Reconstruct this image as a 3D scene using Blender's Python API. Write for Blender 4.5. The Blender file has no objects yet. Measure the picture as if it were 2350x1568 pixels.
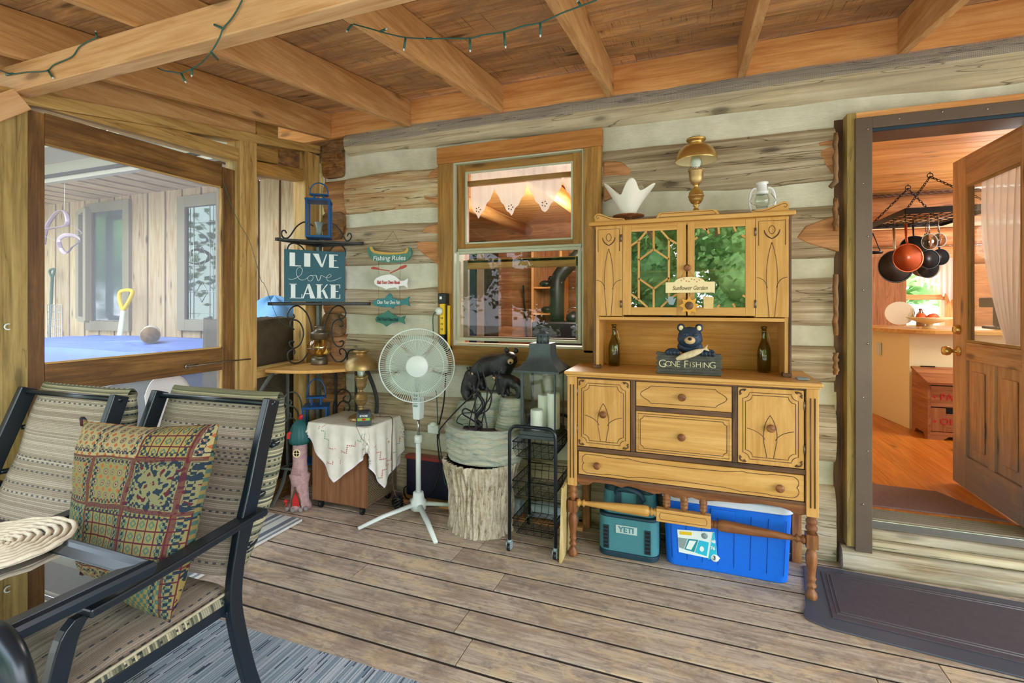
import bpy, math, random
from mathutils import Vector, Matrix, noise
random.seed(7)
PI = math.pi
C = bpy.context.scene.collection
sc = bpy.context.scene
# ------------------------------------------------------------------ geometry of the place (camera station used for measuring)
FP, CXP, YHP, CAMH = 1114., 1175., 698., 1.36
TH = math.atan(417 / 1114); SN, CS = math.sin(TH), math.cos(TH)
def _ray(px, py):
    u = (px - CXP) / FP; v = (YHP - py) / FP
    return (-SN + CS * u, CS + SN * u, v)
def onY(px, py, y):
    r = _ray(px, py); t = y / r[1]; return Vector((t * r[0], y, CAMH + t * r[2]))
def onX(px, py, x):
    r = _ray(px, py); t = x / r[0]; return Vector((x, t * r[1], CAMH + t * r[2]))
def onZ(px, py, z):
    r = _ray(px, py); t = (z - CAMH) / r[2]; return Vector((t * r[0], t * r[1], z))
# ------------------------------------------------------------------ material helpers
def L(c):
    return tuple((x / 12.92 if x <= .04045 else ((x + .055) / 1.055) ** 2.4) for x in c[:3]) + (1,)
def H(h):
    return tuple(int(h[i:i + 2], 16) / 255 for i in (0, 2, 4))
class NT:
    def __init__(s, name):
        s.m = bpy.data.materials.new(name); s.m.use_nodes = True
        s.t = s.m.node_tree; s.n = s.t.nodes; s.l = s.t.links; s.n.clear()
        s.out = s.n.new('ShaderNodeOutputMaterial')
    def add(s, typ, **kw):
        n = s.n.new('ShaderNode' + typ)
        for k, v in kw.items():
            if k.startswith('_'): setattr(n, k[1:], v)
            else:
                k2 = int(k[1:]) if k[0] == 'i' and k[1:].isdigit() else k.replace('__', ' ')
                if hasattr(v, 'is_output') or isinstance(v, bpy.types.NodeSocket): s.l.new(v, n.inputs[k2])
                else: n.inputs[k2].default_value = v
        return n
    def math(s, op, a, b=0., c=0.):
        return s.add('Math', _operation=op, i0=a, i1=b, i2=c).outputs[0]
    def ramp(s, fac, stops, interp='LINEAR'):
        n = s.add('ValToRGB', i0=fac); r = n.color_ramp; r.interpolation = interp
        while len(r.elements) < len(stops): r.elements.new(.5)
        for e, (p, c) in zip(r.elements, stops):
            e.position = p; e.color = c if len(c) == 4 else L(c)
        return n.outputs[0]
    def mix(s, f, a, b, bt='MIX'):
        n = s.n.new('ShaderNodeMix'); n.data_type = 'RGBA'; n.blend_type = bt
        for i, v in ((0, f), (6, a), (7, b)):
            if isinstance(v, bpy.types.NodeSocket): s.l.new(v, n.inputs[i])
            else: n.inputs[i].default_value = v if i == 0 or len(v) == 4 else L(v)
        return n.outputs[2]
    def tc(s):
        return s.add('Attribute', _attribute_name='tc').outputs['Vector']
    def rnd(s):
        return s.add('Attribute', _attribute_name='rnd').outputs['Fac']
    def vec(s, v, sc_=(1, 1, 1), loc=(0, 0, 0)):
        return s.add('Mapping', i0=v, Scale=sc_, Location=loc).outputs[0]
    def noise(s, v, scale=5., detail=4., rough=.6, dist=0.):
        return s.add('TexNoise', Vector=v, Scale=scale, Detail=detail, Roughness=rough, Distortion=dist).outputs[0]
    def bsdf(s, col, rough=.6, metal=0., bump=None, bs=.3, bd=.002, spec=.4, **kw):
        p = s.add('BsdfPrincipled'); 
        for k, v in (('Base Color', col), ('Roughness', rough), ('Metallic', metal), ('Specular IOR Level', spec)) + tuple((a.replace('__', ' '), b) for a, b in kw.items()):
            if isinstance(v, bpy.types.NodeSocket): s.l.new(v, p.inputs[k])
            else: p.inputs[k].default_value = (v if len(v) == 4 else L(v)) if hasattr(v, '__len__') else v
        if bump is not None:
            b = s.add('Bump', Strength=bs, Distance=bd, Height=bump); s.l.new(b.outputs[0], p.inputs['Normal'])
        s.l.new(p.outputs[0], s.out.inputs[0]); return p
def plain(name, col, rough=.5, metal=0., nz=.0, ns=20., bump=0., **kw):
    k = NT(name)
    c = L(col)
    if nz or bump:
        v = k.tc(); n = k.noise(v, ns, 5, .65)
        a = tuple(max(0, x * (1 - nz)) for x in c[:3]) + (1,); b = tuple(min(1, x * (1 + nz)) for x in c[:3]) + (1,)
        col_ = k.ramp(n, [(.3, a), (.7, b)])
        k.bsdf(col_, rough, metal, bump=n if bump else None, bs=bump, bd=.004, **kw)
    else: k.bsdf(c, rough, metal, **kw)
    return k.m
def wood(name, dark, mid, light, stretch=1., rough=.6, knots=.5, blotch=None, bl=.5, cracks=0., var=.25, bump=.3, fine=1., saw=0., spec=.3, bsc=1., coat=0.):
    """grain runs along tc.x"""
    k = NT(name); v = k.tc(); r = k.rnd()
    # broad cathedral grain
    n1 = k.noise(k.vec(v, (1.1 * stretch, 13, 13)), 1.6, 4, .55, 1.2)
    n2 = k.noise(k.vec(v, (3. * stretch, 95 * fine, 95 * fine)), 1., 4, .7, .3)
    g = k.math('ADD', k.math('MULTIPLY', n1, .62), k.math('MULTIPLY', n2, .38))
    col = k.ramp(g, [(.36, dark), (.5, mid), (.64, light)])
    if blotch:
        nb = k.noise(k.vec(v, (2.6 * bsc, 7 * bsc, 7 * bsc), (3, 1, 5)), 1., 6, .72, .6)
        f = k.ramp(nb, [(.5 - .12, (0, 0, 0, 1)), (.5 + .13, (1, 1, 1, 1))])
        col = k.mix(k.math('MULTIPLY', f, bl), col, blotch)
    if knots:
        vo = k.add('TexVoronoi', Vector=k.vec(v, (2.2, 7.5, 7.5)), Scale=1.1, Randomness=1.)
        kd = k.ramp(vo.outputs['Distance'], [(.0, (1, 1, 1, 1)), (.10, (.75, .75, .75, 1)), (.13, (.35, .35, .35, 1)), (.21, (0, 0, 0, 1))])
        gate = k.math('GREATER_THAN', k.add('SeparateColor', i0=vo.outputs['Color']).outputs[0], .30)
        col = k.mix(k.math('MULTIPLY', k.math('MULTIPLY', kd, gate), knots), col, tuple(x * .42 for x in dark))
    if saw:
        ns = k.noise(k.vec(v, (130, 2.5, 2.5)), 1., 3, .7); ng = k.noise(k.vec(v, (3, 5, 5), (7, 7, 7)), 1., 4, .7)
        f = k.math('MULTIPLY', k.ramp(ns, [(.55, (0, 0, 0, 1)), (.66, (1, 1, 1, 1))]), k.ramp(ng, [(.48, (0, 0, 0, 1)), (.6, (1, 1, 1, 1))]))
        col = k.mix(k.math('MULTIPLY', f, saw), col, tuple(x * .4 for x in dark))
    hgt = g
    if cracks:
        nc = k.noise(k.vec(v, (.9, 16, 16), (5, 9, 2)), 1., 3, .5, .5)
        cr = k.ramp(k.math('ABSOLUTE', k.math('SUBTRACT', nc, .5)), [(0., (1, 1, 1, 1)), (.008, (0, 0, 0, 1))])
        col = k.mix(k.math('MULTIPLY', cr, cracks), col, tuple(x * .45 for x in dark))
        hgt = k.math('SUBTRACT', g, k.math('MULTIPLY', cr, cracks))
    vv = k.math('ADD', 1 - var * .5, k.math('MULTIPLY', r, var))
    hs = k.add('HueSaturation', Color=col, Value=vv)
    k.bsdf(hs.outputs[0], rough, 0, bump=hgt, bs=bump, bd=.003, spec=spec, **({'Coat__Weight': coat} if coat else {}))
    return k.m
def glassy(name, tint=(1, 1, 1), refl=1., body=None, bodyf=0., rough=.0, ior=1.45):
    k = NT(name)
    tr = k.add('BsdfTransparent', Color=L(tint)); gl = k.add('BsdfGlossy', Roughness=rough)
    fc = k.add('LayerWeight', Blend=.5).outputs['Facing']; fr = k.math('ADD', .04, k.math('MULTIPLY', k.math('POWER', fc, 5.), .96)); f = k.math('MINIMUM', k.math('MULTIPLY', fr, refl), .95)
    mx = k.add('MixShader', i0=f, i1=tr.outputs[0], i2=gl.outputs[0]); o = mx.outputs[0]
    if body:
        d = k.add('BsdfDiffuse', Color=L(body)); t2 = k.add('BsdfTranslucent', Color=L(body))
        dd = k.add('MixShader', i0=.5, i1=d.outputs[0], i2=t2.outputs[0])
        o = k.add('MixShader', i0=bodyf, i1=o, i2=dd.outputs[0]).outputs[0]
    k.l.new(o, k.out.inputs[0]); return k.m
def sheer(name, col, tr=.5, stripes=0, trans=.5):
    k = NT(name)
    d = k.add('BsdfDiffuse', Color=L(col)); t2 = k.add('BsdfTranslucent', Color=L(col))
    dd = k.add('MixShader', i0=trans, i1=d.outputs[0], i2=t2.outputs[0])
    t = k.add('BsdfTransparent')
    o = k.add('MixShader', i0=tr, i1=dd.outputs[0], i2=t.outputs[0]).outputs[0]
    k.l.new(o, k.out.inputs[0]); return k.m
def emis(name, col, st):
    k = NT(name); e = k.add('Emission', Color=L(col), Strength=st); k.l.new(e.outputs[0], k.out.inputs[0]); return k.m
M = {}
# ------------------------------------------------------------------ mesh builder
class MB:
    def __init__(s, world=False):
        s.v = []; s.f = []; s.t = []; s.r = []; s.sm = []; s.uv = {}
    def _add(s, vs, fs, tcs=None, rnd=None, smooth=False):
        o = len(s.v); rnd = random.random() if rnd is None else rnd
        off = Vector((random.uniform(0, 50), random.uniform(0, 50), random.uniform(0, 50)))
        s.v += [Vector(x) for x in vs]
        if tcs is None: tcs = vs
        s.t += [Vector(x) + off for x in tcs]
        s.r += [rnd] * len(vs)
        for f in fs: s.f.append([i + o for i in f]); s.sm.append(smooth)
        return s
    def raw(s, vs, fs, smooth=False, tcs=None, nooff=False):
        if nooff:
            o = len(s.v); s.v += [Vector(x) for x in vs]; s.t += [Vector(x) for x in (tcs or vs)]; s.r += [.5] * len(vs)
            for f in fs: s.f.append([i + o for i in f]); s.sm.append(smooth)
            return s
        return s._add(vs, fs, tcs, None, smooth)
    def hexa(s, p, grain=None, rnd=None, ch=0.):
        """8 corners: bottom 4 (ccw) then top 4"""
        p = [Vector(x) for x in p]
        e = [(p[1] - p[0]), (p[3] - p[0]), (p[4] - p[0])]
        ln = [x.length for x in e]; ax = grain if grain is not None else ln.index(max(ln))
        o = [i for i in range(3) if i != ax]
        u = [(x.normalized() if x.length > 1e-9 else Vector((1, 0, 0))) for x in e]
        tcs = [((q - p[0]).dot(u[ax]), (q - p[0]).dot(u[o[0]]), (q - p[0]).dot(u[o[1]])) for q in p]
        return s._add(p, [(0, 3, 2, 1), (4, 5, 6, 7), (0, 1, 5, 4), (1, 2, 6, 5), (2, 3, 7, 6), (3, 0, 4, 7)], tcs, rnd)
    def box(s, a, b, grain=None, rnd=None):
        x0, y0, z0 = [min(a[i], b[i]) for i in range(3)]; x1, y1, z1 = [max(a[i], b[i]) for i in range(3)]
        return s.hexa([(x0, y0, z0), (x1, y0, z0), (x1, y1, z0), (x0, y1, z0), (x0, y0, z1), (x1, y0, z1), (x1, y1, z1), (x0, y1, z1)], grain, rnd)
    def beam(s, p0, p1, w, h, up=(0, 0, 1), rnd=None):
        """bar from p0 to p1 centred, width w (side), height h (along up)"""
        p0 = Vector(p0); p1 = Vector(p1); d = (p1 - p0).normalized(); up = Vector(up)
        sd = d.cross(up)
        if sd.length < 1e-6: sd = d.cross(Vector((1, 0, 0)))
        sd.normalize(); u = sd.cross(d).normalized()
        q = []
        for c in (p0, p1):
            q.append([c - sd * w / 2 - u * h / 2, c + sd * w / 2 - u * h / 2, c + sd * w / 2 + u * h / 2, c - sd * w / 2 + u * h / 2])
        p = [q[0][0], q[1][0], q[1][1], q[0][1], q[0][3], q[1][3], q[1][2], q[0][2]]
        return s.hexa(p, 0, rnd)
    def tube(s, pts, r, seg=8, closed=False, cap=True, flat=None):
        """r: number or list. flat=(w,h) for flat bars not needed"""
        pts = [Vector(p) for p in pts]; n = len(pts)
        rr = r if isinstance(r, (list, tuple)) else [r] * n
        vs, tcs, fs = [], [], []; prev = None; acc = 0
        for i, p in enumerate(pts):
            if closed: d = pts[(i + 1) % n] - pts[i - 1]
            else: d = pts[min(i + 1, n - 1)] - pts[max(i - 1, 0)]
            if d.length < 1e-9: d = Vector((0, 0, 1))
            d.normalize()
            if prev is None:
                a = Vector((0, 0, 1)) if abs(d.z) < .9 else Vector((1, 0, 0)); nn = d.cross(a).normalized()
            else:
                nn = prev - d * prev.dot(d)
                if nn.length < 1e-6: nn = d.cross(Vector((0, 0, 1)) if abs(d.z) < .9 else Vector((1, 0, 0)))
                nn.normalize()
            prev = nn; b = d.cross(nn)
            if i: acc += (pts[i] - pts[i - 1]).length
            for j in range(seg):
                an = 2 * PI * j / seg
                c1, s1 = math.cos(an), math.sin(an)
                if flat: q = p + nn * c1 * rr[i] * flat[0] + b * s1 * rr[i] * flat[1]
                else: q = p + (nn * c1 + b * s1) * rr[i]
                vs.append(q); tcs.append((acc, c1 * rr[i], s1 * rr[i]))
        for i in range(n - 1 + (1 if closed else 0)):
            for j in range(seg):
                a = i * seg + j; b_ = i * seg + (j + 1) % seg; i2 = (i + 1) % n
                fs.append((a, b_, i2 * seg + (j + 1) % seg, i2 * seg + j))
        if cap and not closed:
            fs.append(tuple(range(seg))[::-1]); fs.append(tuple((n - 1) * seg + j for j in range(seg)))
        return s._add(vs, fs, tcs, None, True)
    def cyl(s, p0, p1, r0, r1=None, seg=16): return s.tube([p0, p1], [r0, r0 if r1 is None else r1], seg)
    def lathe(s, prof, c=(0, 0, 0), axis='z', seg=24, smooth=True, squash=(1, 1), rf=None, caps=True):
        """prof: list of (r, h)"""
        c = Vector(c); vs, tcs, fs = [], [], []
        for (r, h) in prof:
            for j in range(seg):
                an = 2 * PI * j / seg; k = rf(an, h) if rf else 1
                x, y = r * k * math.cos(an) * squash[0], r * k * math.sin(an) * squash[1]
                if axis == 'z': p = Vector((x, y, h))
                elif axis == 'x': p = Vector((h, x, y))
                else: p = Vector((x, h, y))
                vs.append(c + p); tcs.append((h, x, y))
        for i in range(len(prof) - 1):
            for j in range(seg):
                a = i * seg + j; b = i * seg + (j + 1) % seg
                f = (a, b, b + seg, a + seg)
                fs.append(f if axis != 'y' else f[::-1])
        if prof[0] == prof[-1]: caps = False
        if caps and prof[0][0] > 1e-5: fs.append(tuple(range(seg))[::-1] if axis != 'y' else tuple(range(seg)))
        if caps and prof[-1][0] > 1e-5:
            o = (len(prof) - 1) * seg; t = tuple(o + j for j in range(seg)); fs.append(t if axis != 'y' else t[::-1])
        return s._add(vs, fs, tcs, None, smooth)
    def ball(s, c, r, seg=16, rings=10, sc_=(1, 1, 1), nz=0., nf=4.):
        c = Vector(c); vs, fs = [], []
        rr = (r, r, r) if not hasattr(r, '__len__') else r
        for i in range(rings + 1):
            ph = PI * i / rings
            for j in range(seg):
                an = 2 * PI * j / seg; d = Vector((math.sin(ph) * math.cos(an), math.sin(ph) * math.sin(an), math.cos(ph)))
                k = 1 + (nz * noise.noise((d * nf) + c * 3) if nz else 0)
                vs.append(c + Vector((d.x * rr[0], d.y * rr[1], d.z * rr[2])) * k)
        for i in range(rings):
            for j in range(seg):
                a = i * seg + j; b = i * seg + (j + 1) % seg
                fs.append((a, a + seg, b + seg, b))
        return s._add(vs, fs, None, None, True)
    def prism(s, poly, thick, org=(0, 0, 0), ux=(1, 0, 0), uy=(0, 0, 1), smooth=False, bev=0., rnd=None):
        """poly 2d in plane (ux,uy) at org, extruded by thick along ux x uy"""
        org = Vector(org); ux = Vector(ux); uy = Vector(uy); n = ux.cross(uy).normalized()
        a2 = sum(poly[i][0] * poly[(i + 1) % len(poly)][1] - poly[(i + 1) % len(poly)][0] * poly[i][1] for i in range(len(poly)))
        if a2 < 0: poly = poly[::-1]
        m = len(poly); vs = [org + ux * p[0] + uy * p[1] for p in poly] + [org + ux * p[0] + uy * p[1] + n * thick for p in poly]
        tcs = [(p[0], p[1], 0) for p in poly] + [(p[0], p[1], thick) for p in poly]
        fs = [tuple(range(m))[::-1], tuple(range(m, 2 * m))] + [(i, (i + 1) % m, m + (i + 1) % m, m + i) for i in range(m)]
        return s._add(vs, fs, tcs, rnd, smooth)
    def grid(s, fn, nu, nv, smooth=True, closeu=False, tcf=None, rnd=None, nooff=False, flip=False):
        vs, tcs, fs = [], [], []
        for j in range(nv + 1):
            for i in range(nu + (0 if closeu else 1)):
                u, v = i / nu, j / nv; vs.append(fn(u, v)); tcs.append(tcf(u, v) if tcf else fn(u, v))
        w = nu if closeu else nu + 1
        for j in range(nv):
            for i in range(nu):
                f = (j * w + i, j * w + (i + 1) % w, (j + 1) * w + (i + 1) % w, (j + 1) * w + i)
                fs.append(f[::-1] if flip else f)
        if nooff: return s.raw(vs, fs, smooth, tcs, True)
        return s._add(vs, fs, tcs, rnd, smooth)
    def build(s, name, mat, parent=None, bevel=0., seg=2, sub=0, solid=0., smooth=None, world=True, weld=False, mods=None, off=1):
        """verts are in world space unless world=False (local to the parent)"""
        me = bpy.data.meshes.new(name)
        vs = s.v
        ob = bpy.data.objects.new(name, me)
        if parent is not None and world:
            inv = wm(parent).inverted(); vs = [inv @ v for v in vs]
        me.from_pydata([tuple(v) for v in vs], [], s.f)
        me.polygons.foreach_set('use_smooth', s.sm if smooth is None else [smooth] * len(s.sm))
        a = me.attributes.new('tc', 'FLOAT_VECTOR', 'POINT'); a.data.foreach_set('vector', [c for v in s.t for c in v])
        a = me.attributes.new('rnd', 'FLOAT', 'POINT'); a.data.foreach_set('value', s.r)
        me.materials.append(M[mat] if isinstance(mat, str) else mat)
        C.objects.link(ob)
        if parent is not None: ob.parent = parent
        if weld: ob.modifiers.new('w', 'WELD').merge_threshold = .0005
        if bevel:
            b = ob.modifiers.new('b', 'BEVEL'); b.width = bevel; b.segments = seg; b.limit_method = 'ANGLE'; b.angle_limit = .7
            me.polygons.foreach_set('use_smooth', [False] * len(s.sm) if smooth is None else [smooth] * len(s.sm))
        if sub:
            m = ob.modifiers.new('s', 'SUBSURF'); m.levels = m.render_levels = sub
        if solid:
            m = ob.modifiers.new('t', 'SOLIDIFY'); m.thickness = solid; m.offset = off
        me.update(); return ob
def wm(o):
    m = o.matrix_basis.copy() if o.parent is None else wm(o.parent) @ o.matrix_basis
    return m
def box(name, a, b, mat, parent=None, bevel=.003, **k): return MB().box(a, b).build(name, mat, parent, bevel=bevel, **k)
def tag(o, label=None, cat=None, group=None, kind=None):
    if label: o['label'] = label
    if cat: o['category'] = cat
    if group: o['group'] = group
    if kind: o['kind'] = kind
    return o
def thing(name, label, cat, loc=(0, 0, 0), rz=0., group=None):
    o = bpy.data.objects.new(name, None); C.objects.link(o); o.location = loc; o.rotation_euler = (0, 0, rz); o.empty_display_size = .05
    return tag(o, label, cat, group)
def struct(o): o['kind'] = 'structure'; return o
def kids(o): return [c for c in bpy.data.objects if c.parent == o]
def copy_tree(o, parent=None):
    c = o.copy(); C.objects.link(c); c.parent = parent
    for ch in kids(o): copy_tree(ch, c)
    return c
FONT = [None]
def text(name, body, size, mat, parent, org, ux, uy, ext=.0015, shear=0., align='CENTER', bold=0., width=None, spacing=1., xs=1.):
    cu = bpy.data.curves.new(name, 'FONT'); cu.body = body; cu.size = size; cu.extrude = ext; cu.shear = shear
    cu.align_x = align; cu.align_y = 'CENTER'; cu.offset = bold; cu.resolution_u = 3; cu.space_character = spacing
    to = bpy.data.objects.new(name, cu); C.objects.link(to)
    dg = bpy.context.evaluated_depsgraph_get(); dg.update()
    me = bpy.data.meshes.new_from_object(to.evaluated_get(dg)); bpy.data.objects.remove(to); bpy.data.curves.remove(cu)
    me.name = name
    xs_ = [v.co.x for v in me.vertices]
    kx = xs
    if width and xs_: kx = width / (max(xs_) - min(xs_))
    ux = Vector(ux).normalized(); uy = Vector(uy).normalized(); n = ux.cross(uy); org = Vector(org)
    inv = wm(parent).inverted() if parent else Matrix()
    for v in me.vertices: v.co = inv @ (org + ux * v.co.x * kx + uy * v.co.y + n * v.co.z)
    me.materials.clear(); me.materials.append(M[mat])
    ob = bpy.data.objects.new(name, me); C.objects.link(ob); ob.parent = parent
    return ob
def arc(c, r, a0, a1, n=16, ux=(1, 0, 0), uy=(0, 0, 1), ry=None, r1=None):
    c = Vector(c); ux = Vector(ux); uy = Vector(uy); o = []
    for i in range(n + 1):
        t = i / n; a = math.radians(a0 + (a1 - a0) * t); rr = r if r1 is None else r + (r1 - r) * t; r2 = (ry if ry is not None else rr)
        o.append(c + ux * rr * math.cos(a) + uy * r2 * math.sin(a))
    return o
def smooth_pts(pts, n=6, closed=False):
    P = [Vector(p) for p in pts]; o = []; m = len(P)
    for i in range(m if closed else m - 1):
        if closed: a, b, c, d = P[i - 1], P[i], P[(i + 1) % m], P[(i + 2) % m]
        else: a, b, c, d = P[max(i - 1, 0)], P[i], P[i + 1], P[min(i + 2, m - 1)]
        for k in range(n):
            t = k / n
            o.append(.5 * ((2 * b) + (c - a) * t + (2 * a - 5 * b + 4 * c - d) * t * t + (3 * b - a - 3 * c + d) * t ** 3))
    if not closed: o.append(P[-1])
    return o
def nz(x, y=0., z=0.): return noise.noise(Vector((x, y, z)))
# ------------------------------------------------------------------ materials
M['log'] = wood('weathered_log', H('84755e'), H('b9aa8e'), H('d8ccb4'), stretch=.45, knots=.8, blotch=H('a08a70'), bl=.6, cracks=.75, var=.14, bump=.9, rough=.85, spec=.15, bsc=.8)
M['log_top'] = wood('top_log', H('ab9c80'), H('cdbd9a'), H('e0d3b6'), stretch=.4, knots=.8, blotch=H('a89c8c'), bl=.45, cracks=.7, var=.1, bump=.8, rough=.85, spec=.15)
M['log_rot'] = wood('flaky_log', H('a8764a'), H('cbb891'), H('ded3b6'), stretch=.7, knots=.5, blotch=H('b5865a'), bl=.6, cracks=.9, var=.15, bump=1., rough=.85, spec=.15)
M['log_cut'] = wood('fresh_log', H('96643c'), H('ba8354'), H('d09c6c'), knots=.3, blotch=H('8f7050'), bl=.35, cracks=.4, rough=.8, bump=.7)
M['log_end'] = wood('log_end', H('4d3116'), H('7e5328'), H('a87440'), stretch=6, knots=.2, blotch=H('8e7a60'), bl=.5, cracks=.6, rough=.85, bump=.9)
M['log_in'] = wood('indoor_log', H('925c34'), H('bc8050'), H('d09a6c'), knots=.7, blotch=H('9c6c4c'), bl=.5, cracks=.5, rough=.6, bump=.4)
def chink():
    k = NT('chinking'); v = k.tc(); n = k.noise(v, 5, 5, .6); n2 = k.noise(k.vec(v, (4, 4, 14)), 4, 4, .6)
    c = k.ramp(n, [(.35, H('c9c8b2')), (.65, H('e2dfcc'))]); k.bsdf(c, .85, 0, bump=n2, bs=.5, bd=.01, spec=.2); return k.m
M['chink'] = chink()
M['joist'] = wood('joist_pine', H('b9844c'), H('d2a068'), H('e0b47e'), knots=.8, blotch=H('ac7b48'), bl=.4, var=.12, bump=.15, rough=.65, cracks=.2)
M['ledger'] = wood('ledger_pine', H('cc8648'), H('e4a666'), H('f0b97c'), knots=.7, blotch=H('c98349'), bl=.4, var=.06, bump=.15, rough=.65)
M['beam'] = wood('beam_pine', H('bc8a56'), H('d6a877'), H('e2ba8c'), knots=.7, blotch=H('c89c6e'), bl=.4, var=.05, bump=.15, rough=.65)
M['post'] = wood('post_pine', H('8a6532'), H('ba9456'), H('d0ad70'), knots=.8, blotch=H('a07a42'), bl=.4, cracks=.5, var=.12, bump=.3)
M['post_green'] = wood('weathered_post', H('7a6638'), H('a98f55'), H('bfa66c'), knots=.7, blotch=H('8c7a48'), bl=.5, cracks=.4, var=.12, bump=.3)
M['roof'] = wood('roof_board', H('b07c48'), H('d8a46c'), H('e8ba84'), knots=.9, blotch=H('9c7c62'), bl=.8, saw=.75, var=.4, bump=.3, rough=.8, bsc=1.1)
def deckmat():
    k = NT('deck_board'); v = k.tc(); r = k.rnd()
    g = k.noise(k.vec(v, (3, 60, 60)), 1., 5, .7, .4); c = k.ramp(g, [(.32, H('948272')), (.5, H('b4a290')), (.66, H('cebca8'))])
    tan = k.noise(k.vec(v, (3.2, 7, 7), (2, 4, 1)), 1.3, 8, .78, .8); c = k.mix(k.math('MULTIPLY', k.ramp(tan, [(.50, (0, 0, 0, 1)), (.60, (1, 1, 1, 1))]), .75), c, H('cfb590'))
    br = k.noise(k.vec(v, (2.2, 5, 5), (9, 3, 7)), 1.2, 7, .75, .6); c = k.mix(k.math('MULTIPLY', k.ramp(br, [(.48, (0, 0, 0, 1)), (.60, (1, 1, 1, 1))]), .55), c, H('8a7060'))
    gr = k.noise(k.vec(v, (5, 9, 9), (1, 8, 3)), 1.8, 7, .8, .3); c = k.mix(k.math('MULTIPLY', k.ramp(gr, [(.53, (0, 0, 0, 1)), (.62, (1, 1, 1, 1))]), .6), c, H('77706a'))
    sc_ = k.noise(k.vec(v, (4, 120, 120), (4, 4, 4)), 1., 2, .5, .2); c = k.mix(k.math('MULTIPLY', k.ramp(k.math('ABSOLUTE', k.math('SUBTRACT', sc_, .5)), [(0., (1, 1, 1, 1)), (.012, (0, 0, 0, 1))]), .45), c, H('54453a'))
    hs = k.add('HueSaturation', Color=c, Value=k.math('ADD', .94, k.math('MULTIPLY', r, .14))); k.bsdf(hs.outputs[0], .75, bump=k.math('ADD', g, tan), bs=.5, bd=.003, spec=.25); return k.m
M['deck'] = deckmat()
M['dark_stain'] = wood('dark_stained_wood', H('54371a'), H('7c5629'), H('9a703c'), knots=.5, blotch=H('4a3218'), bl=.6, cracks=.3, var=.1, bump=.2, rough=.4, spec=.45)
M['trim'] = wood('window_trim', H('7a5420'), H('a87a3a'), H('c0924e'), knots=.7, blotch=H('8a6a3c'), bl=.6, cracks=.2, var=.2, bump=.2, rough=.6)
M['trim_top'] = wood('window_head_trim', H('9a602a'), H('bf7d40'), H('cf9355'), knots=.7, blotch=H('a0703c'), bl=.4, var=.1, bump=.2, rough=.6)
M['honey'] = wood('honey_maple', H('bc8742'), H('d09c56'), H('ddae6a'), stretch=.8, knots=.0, blotch=H('c08c3e'), bl=.5, var=.08, bump=.06, rough=.42, spec=.4, fine=.8)
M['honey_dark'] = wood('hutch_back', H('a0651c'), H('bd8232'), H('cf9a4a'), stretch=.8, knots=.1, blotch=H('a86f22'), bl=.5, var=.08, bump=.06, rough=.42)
M['umber'] = wood('worn_umber', H('3c2a20'), H('5a4030'), H('7a5a44'), knots=0, blotch=H('8a6040'), bl=.35, var=.1, bump=.2, rough=.5)
M['turned'] = wood('turned_leg', H('6b3f22'), H('8c5834'), H('b07a48'), stretch=1, knots=0, blotch=H('4c2c1c'), bl=.5, var=.1, bump=.2, rough=.45)
M['pine_in'] = wood('indoor_pine', H('bf8446'), H('d49c5c'), H('e2b276'), knots=.7, blotch=H('c68a4c'), bl=.3, var=.2, bump=.1, rough=.4)
M['floor_in'] = wood('indoor_floor', H('b0601c'), H('cc7a2c'), H('dc903e'), knots=.9, blotch=H('bc6c24'), bl=.4, var=.14, bump=.05, rough=.3, spec=.5)
M['door_pine'] = wood('door_pine', H('9a6638'), H('bd8856'), H('d0a070'), knots=.8, blotch=H('9c7a5c'), bl=.5, cracks=.2, var=.12, bump=.2, rough=.5)
M['batten_wall'] = wood('pale_board', H('a07a54'), H('b99c7a'), H('c9b294'), knots=.8, blotch=H('b8a48c'), bl=.5, var=.15, bump=.2, rough=.8)
M['walnut'] = wood('walnut_veneer', H('5f3c22'), H('83583a'), H('966a48'), stretch=.8, knots=0, blotch=H('7a5030'), bl=.3, var=.03, bump=.03, rough=.4, fine=1.3)
M['cherry'] = wood('cherry_wood', H('7c4424'), H('a0663e'), H('b47c50'), knots=.2, blotch=H('8c4824'), bl=.3, var=.1, bump=.05, rough=.4)
M['shelfwood'] = wood('shelf_wood', H('c78f44'), H('dba65c'), H('e6b872'), knots=0, blotch=H('d09a50'), bl=.3, var=.03, bump=.03, rough=.35)
M['offcut'] = wood('pale_offcut', H('a8925c'), H('c4ac74'), H('d6c08a'), knots=.3, var=.1, bump=.2)
M['step'] = wood('step_log', H('8a7456'), H('b5a488'), H('cfc2ac'), knots=.5, blotch=H('a09a8c'), bl=.6, cracks=.5, var=.1, bump=.5, rough=.8)
M['bark'] = None
def bark():
    k = NT('bark'); v = k.tc()
    n = k.noise(k.vec(v, (1.6, 8, 8)), 8, 5, .65, .8); n2 = k.noise(v, 60, 4, .7)
    g = k.math('ADD', k.math('MULTIPLY', n, .7), k.math('MULTIPLY', n2, .3))
    c = k.ramp(g, [(.36, H('84745e')), (.48, H('c4b69e')), (.64, H('e0d6c4'))]); k.bsdf(c, .9, 0, bump=g, bs=.9, bd=.02, spec=.1); return k.m
M['bark'] = bark()
M['iron'] = plain('wrought_iron', H('3a3c3a'), .5, .3, .3, 40)
M['iron_green'] = plain('grey_green_iron', H('5c625a'), .5, .3, .25, 40)
M['dark_metal'] = plain('chair_frame', H('131e27'), .3, .2, spec=.6)
M['black'] = plain('black_plastic', H('141517'), .4)
M['black_wire'] = plain('black_wire', H('1a1c20'), .4, .5)
M['white'] = plain('white_plastic', H('d8e2dc'), .35)
M['white_paint'] = plain('white_enamel', H('e6e8e6'), .3)
M['brass'] = plain('brass', H('d2ae68'), .3, .85, .2, 8)
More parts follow.
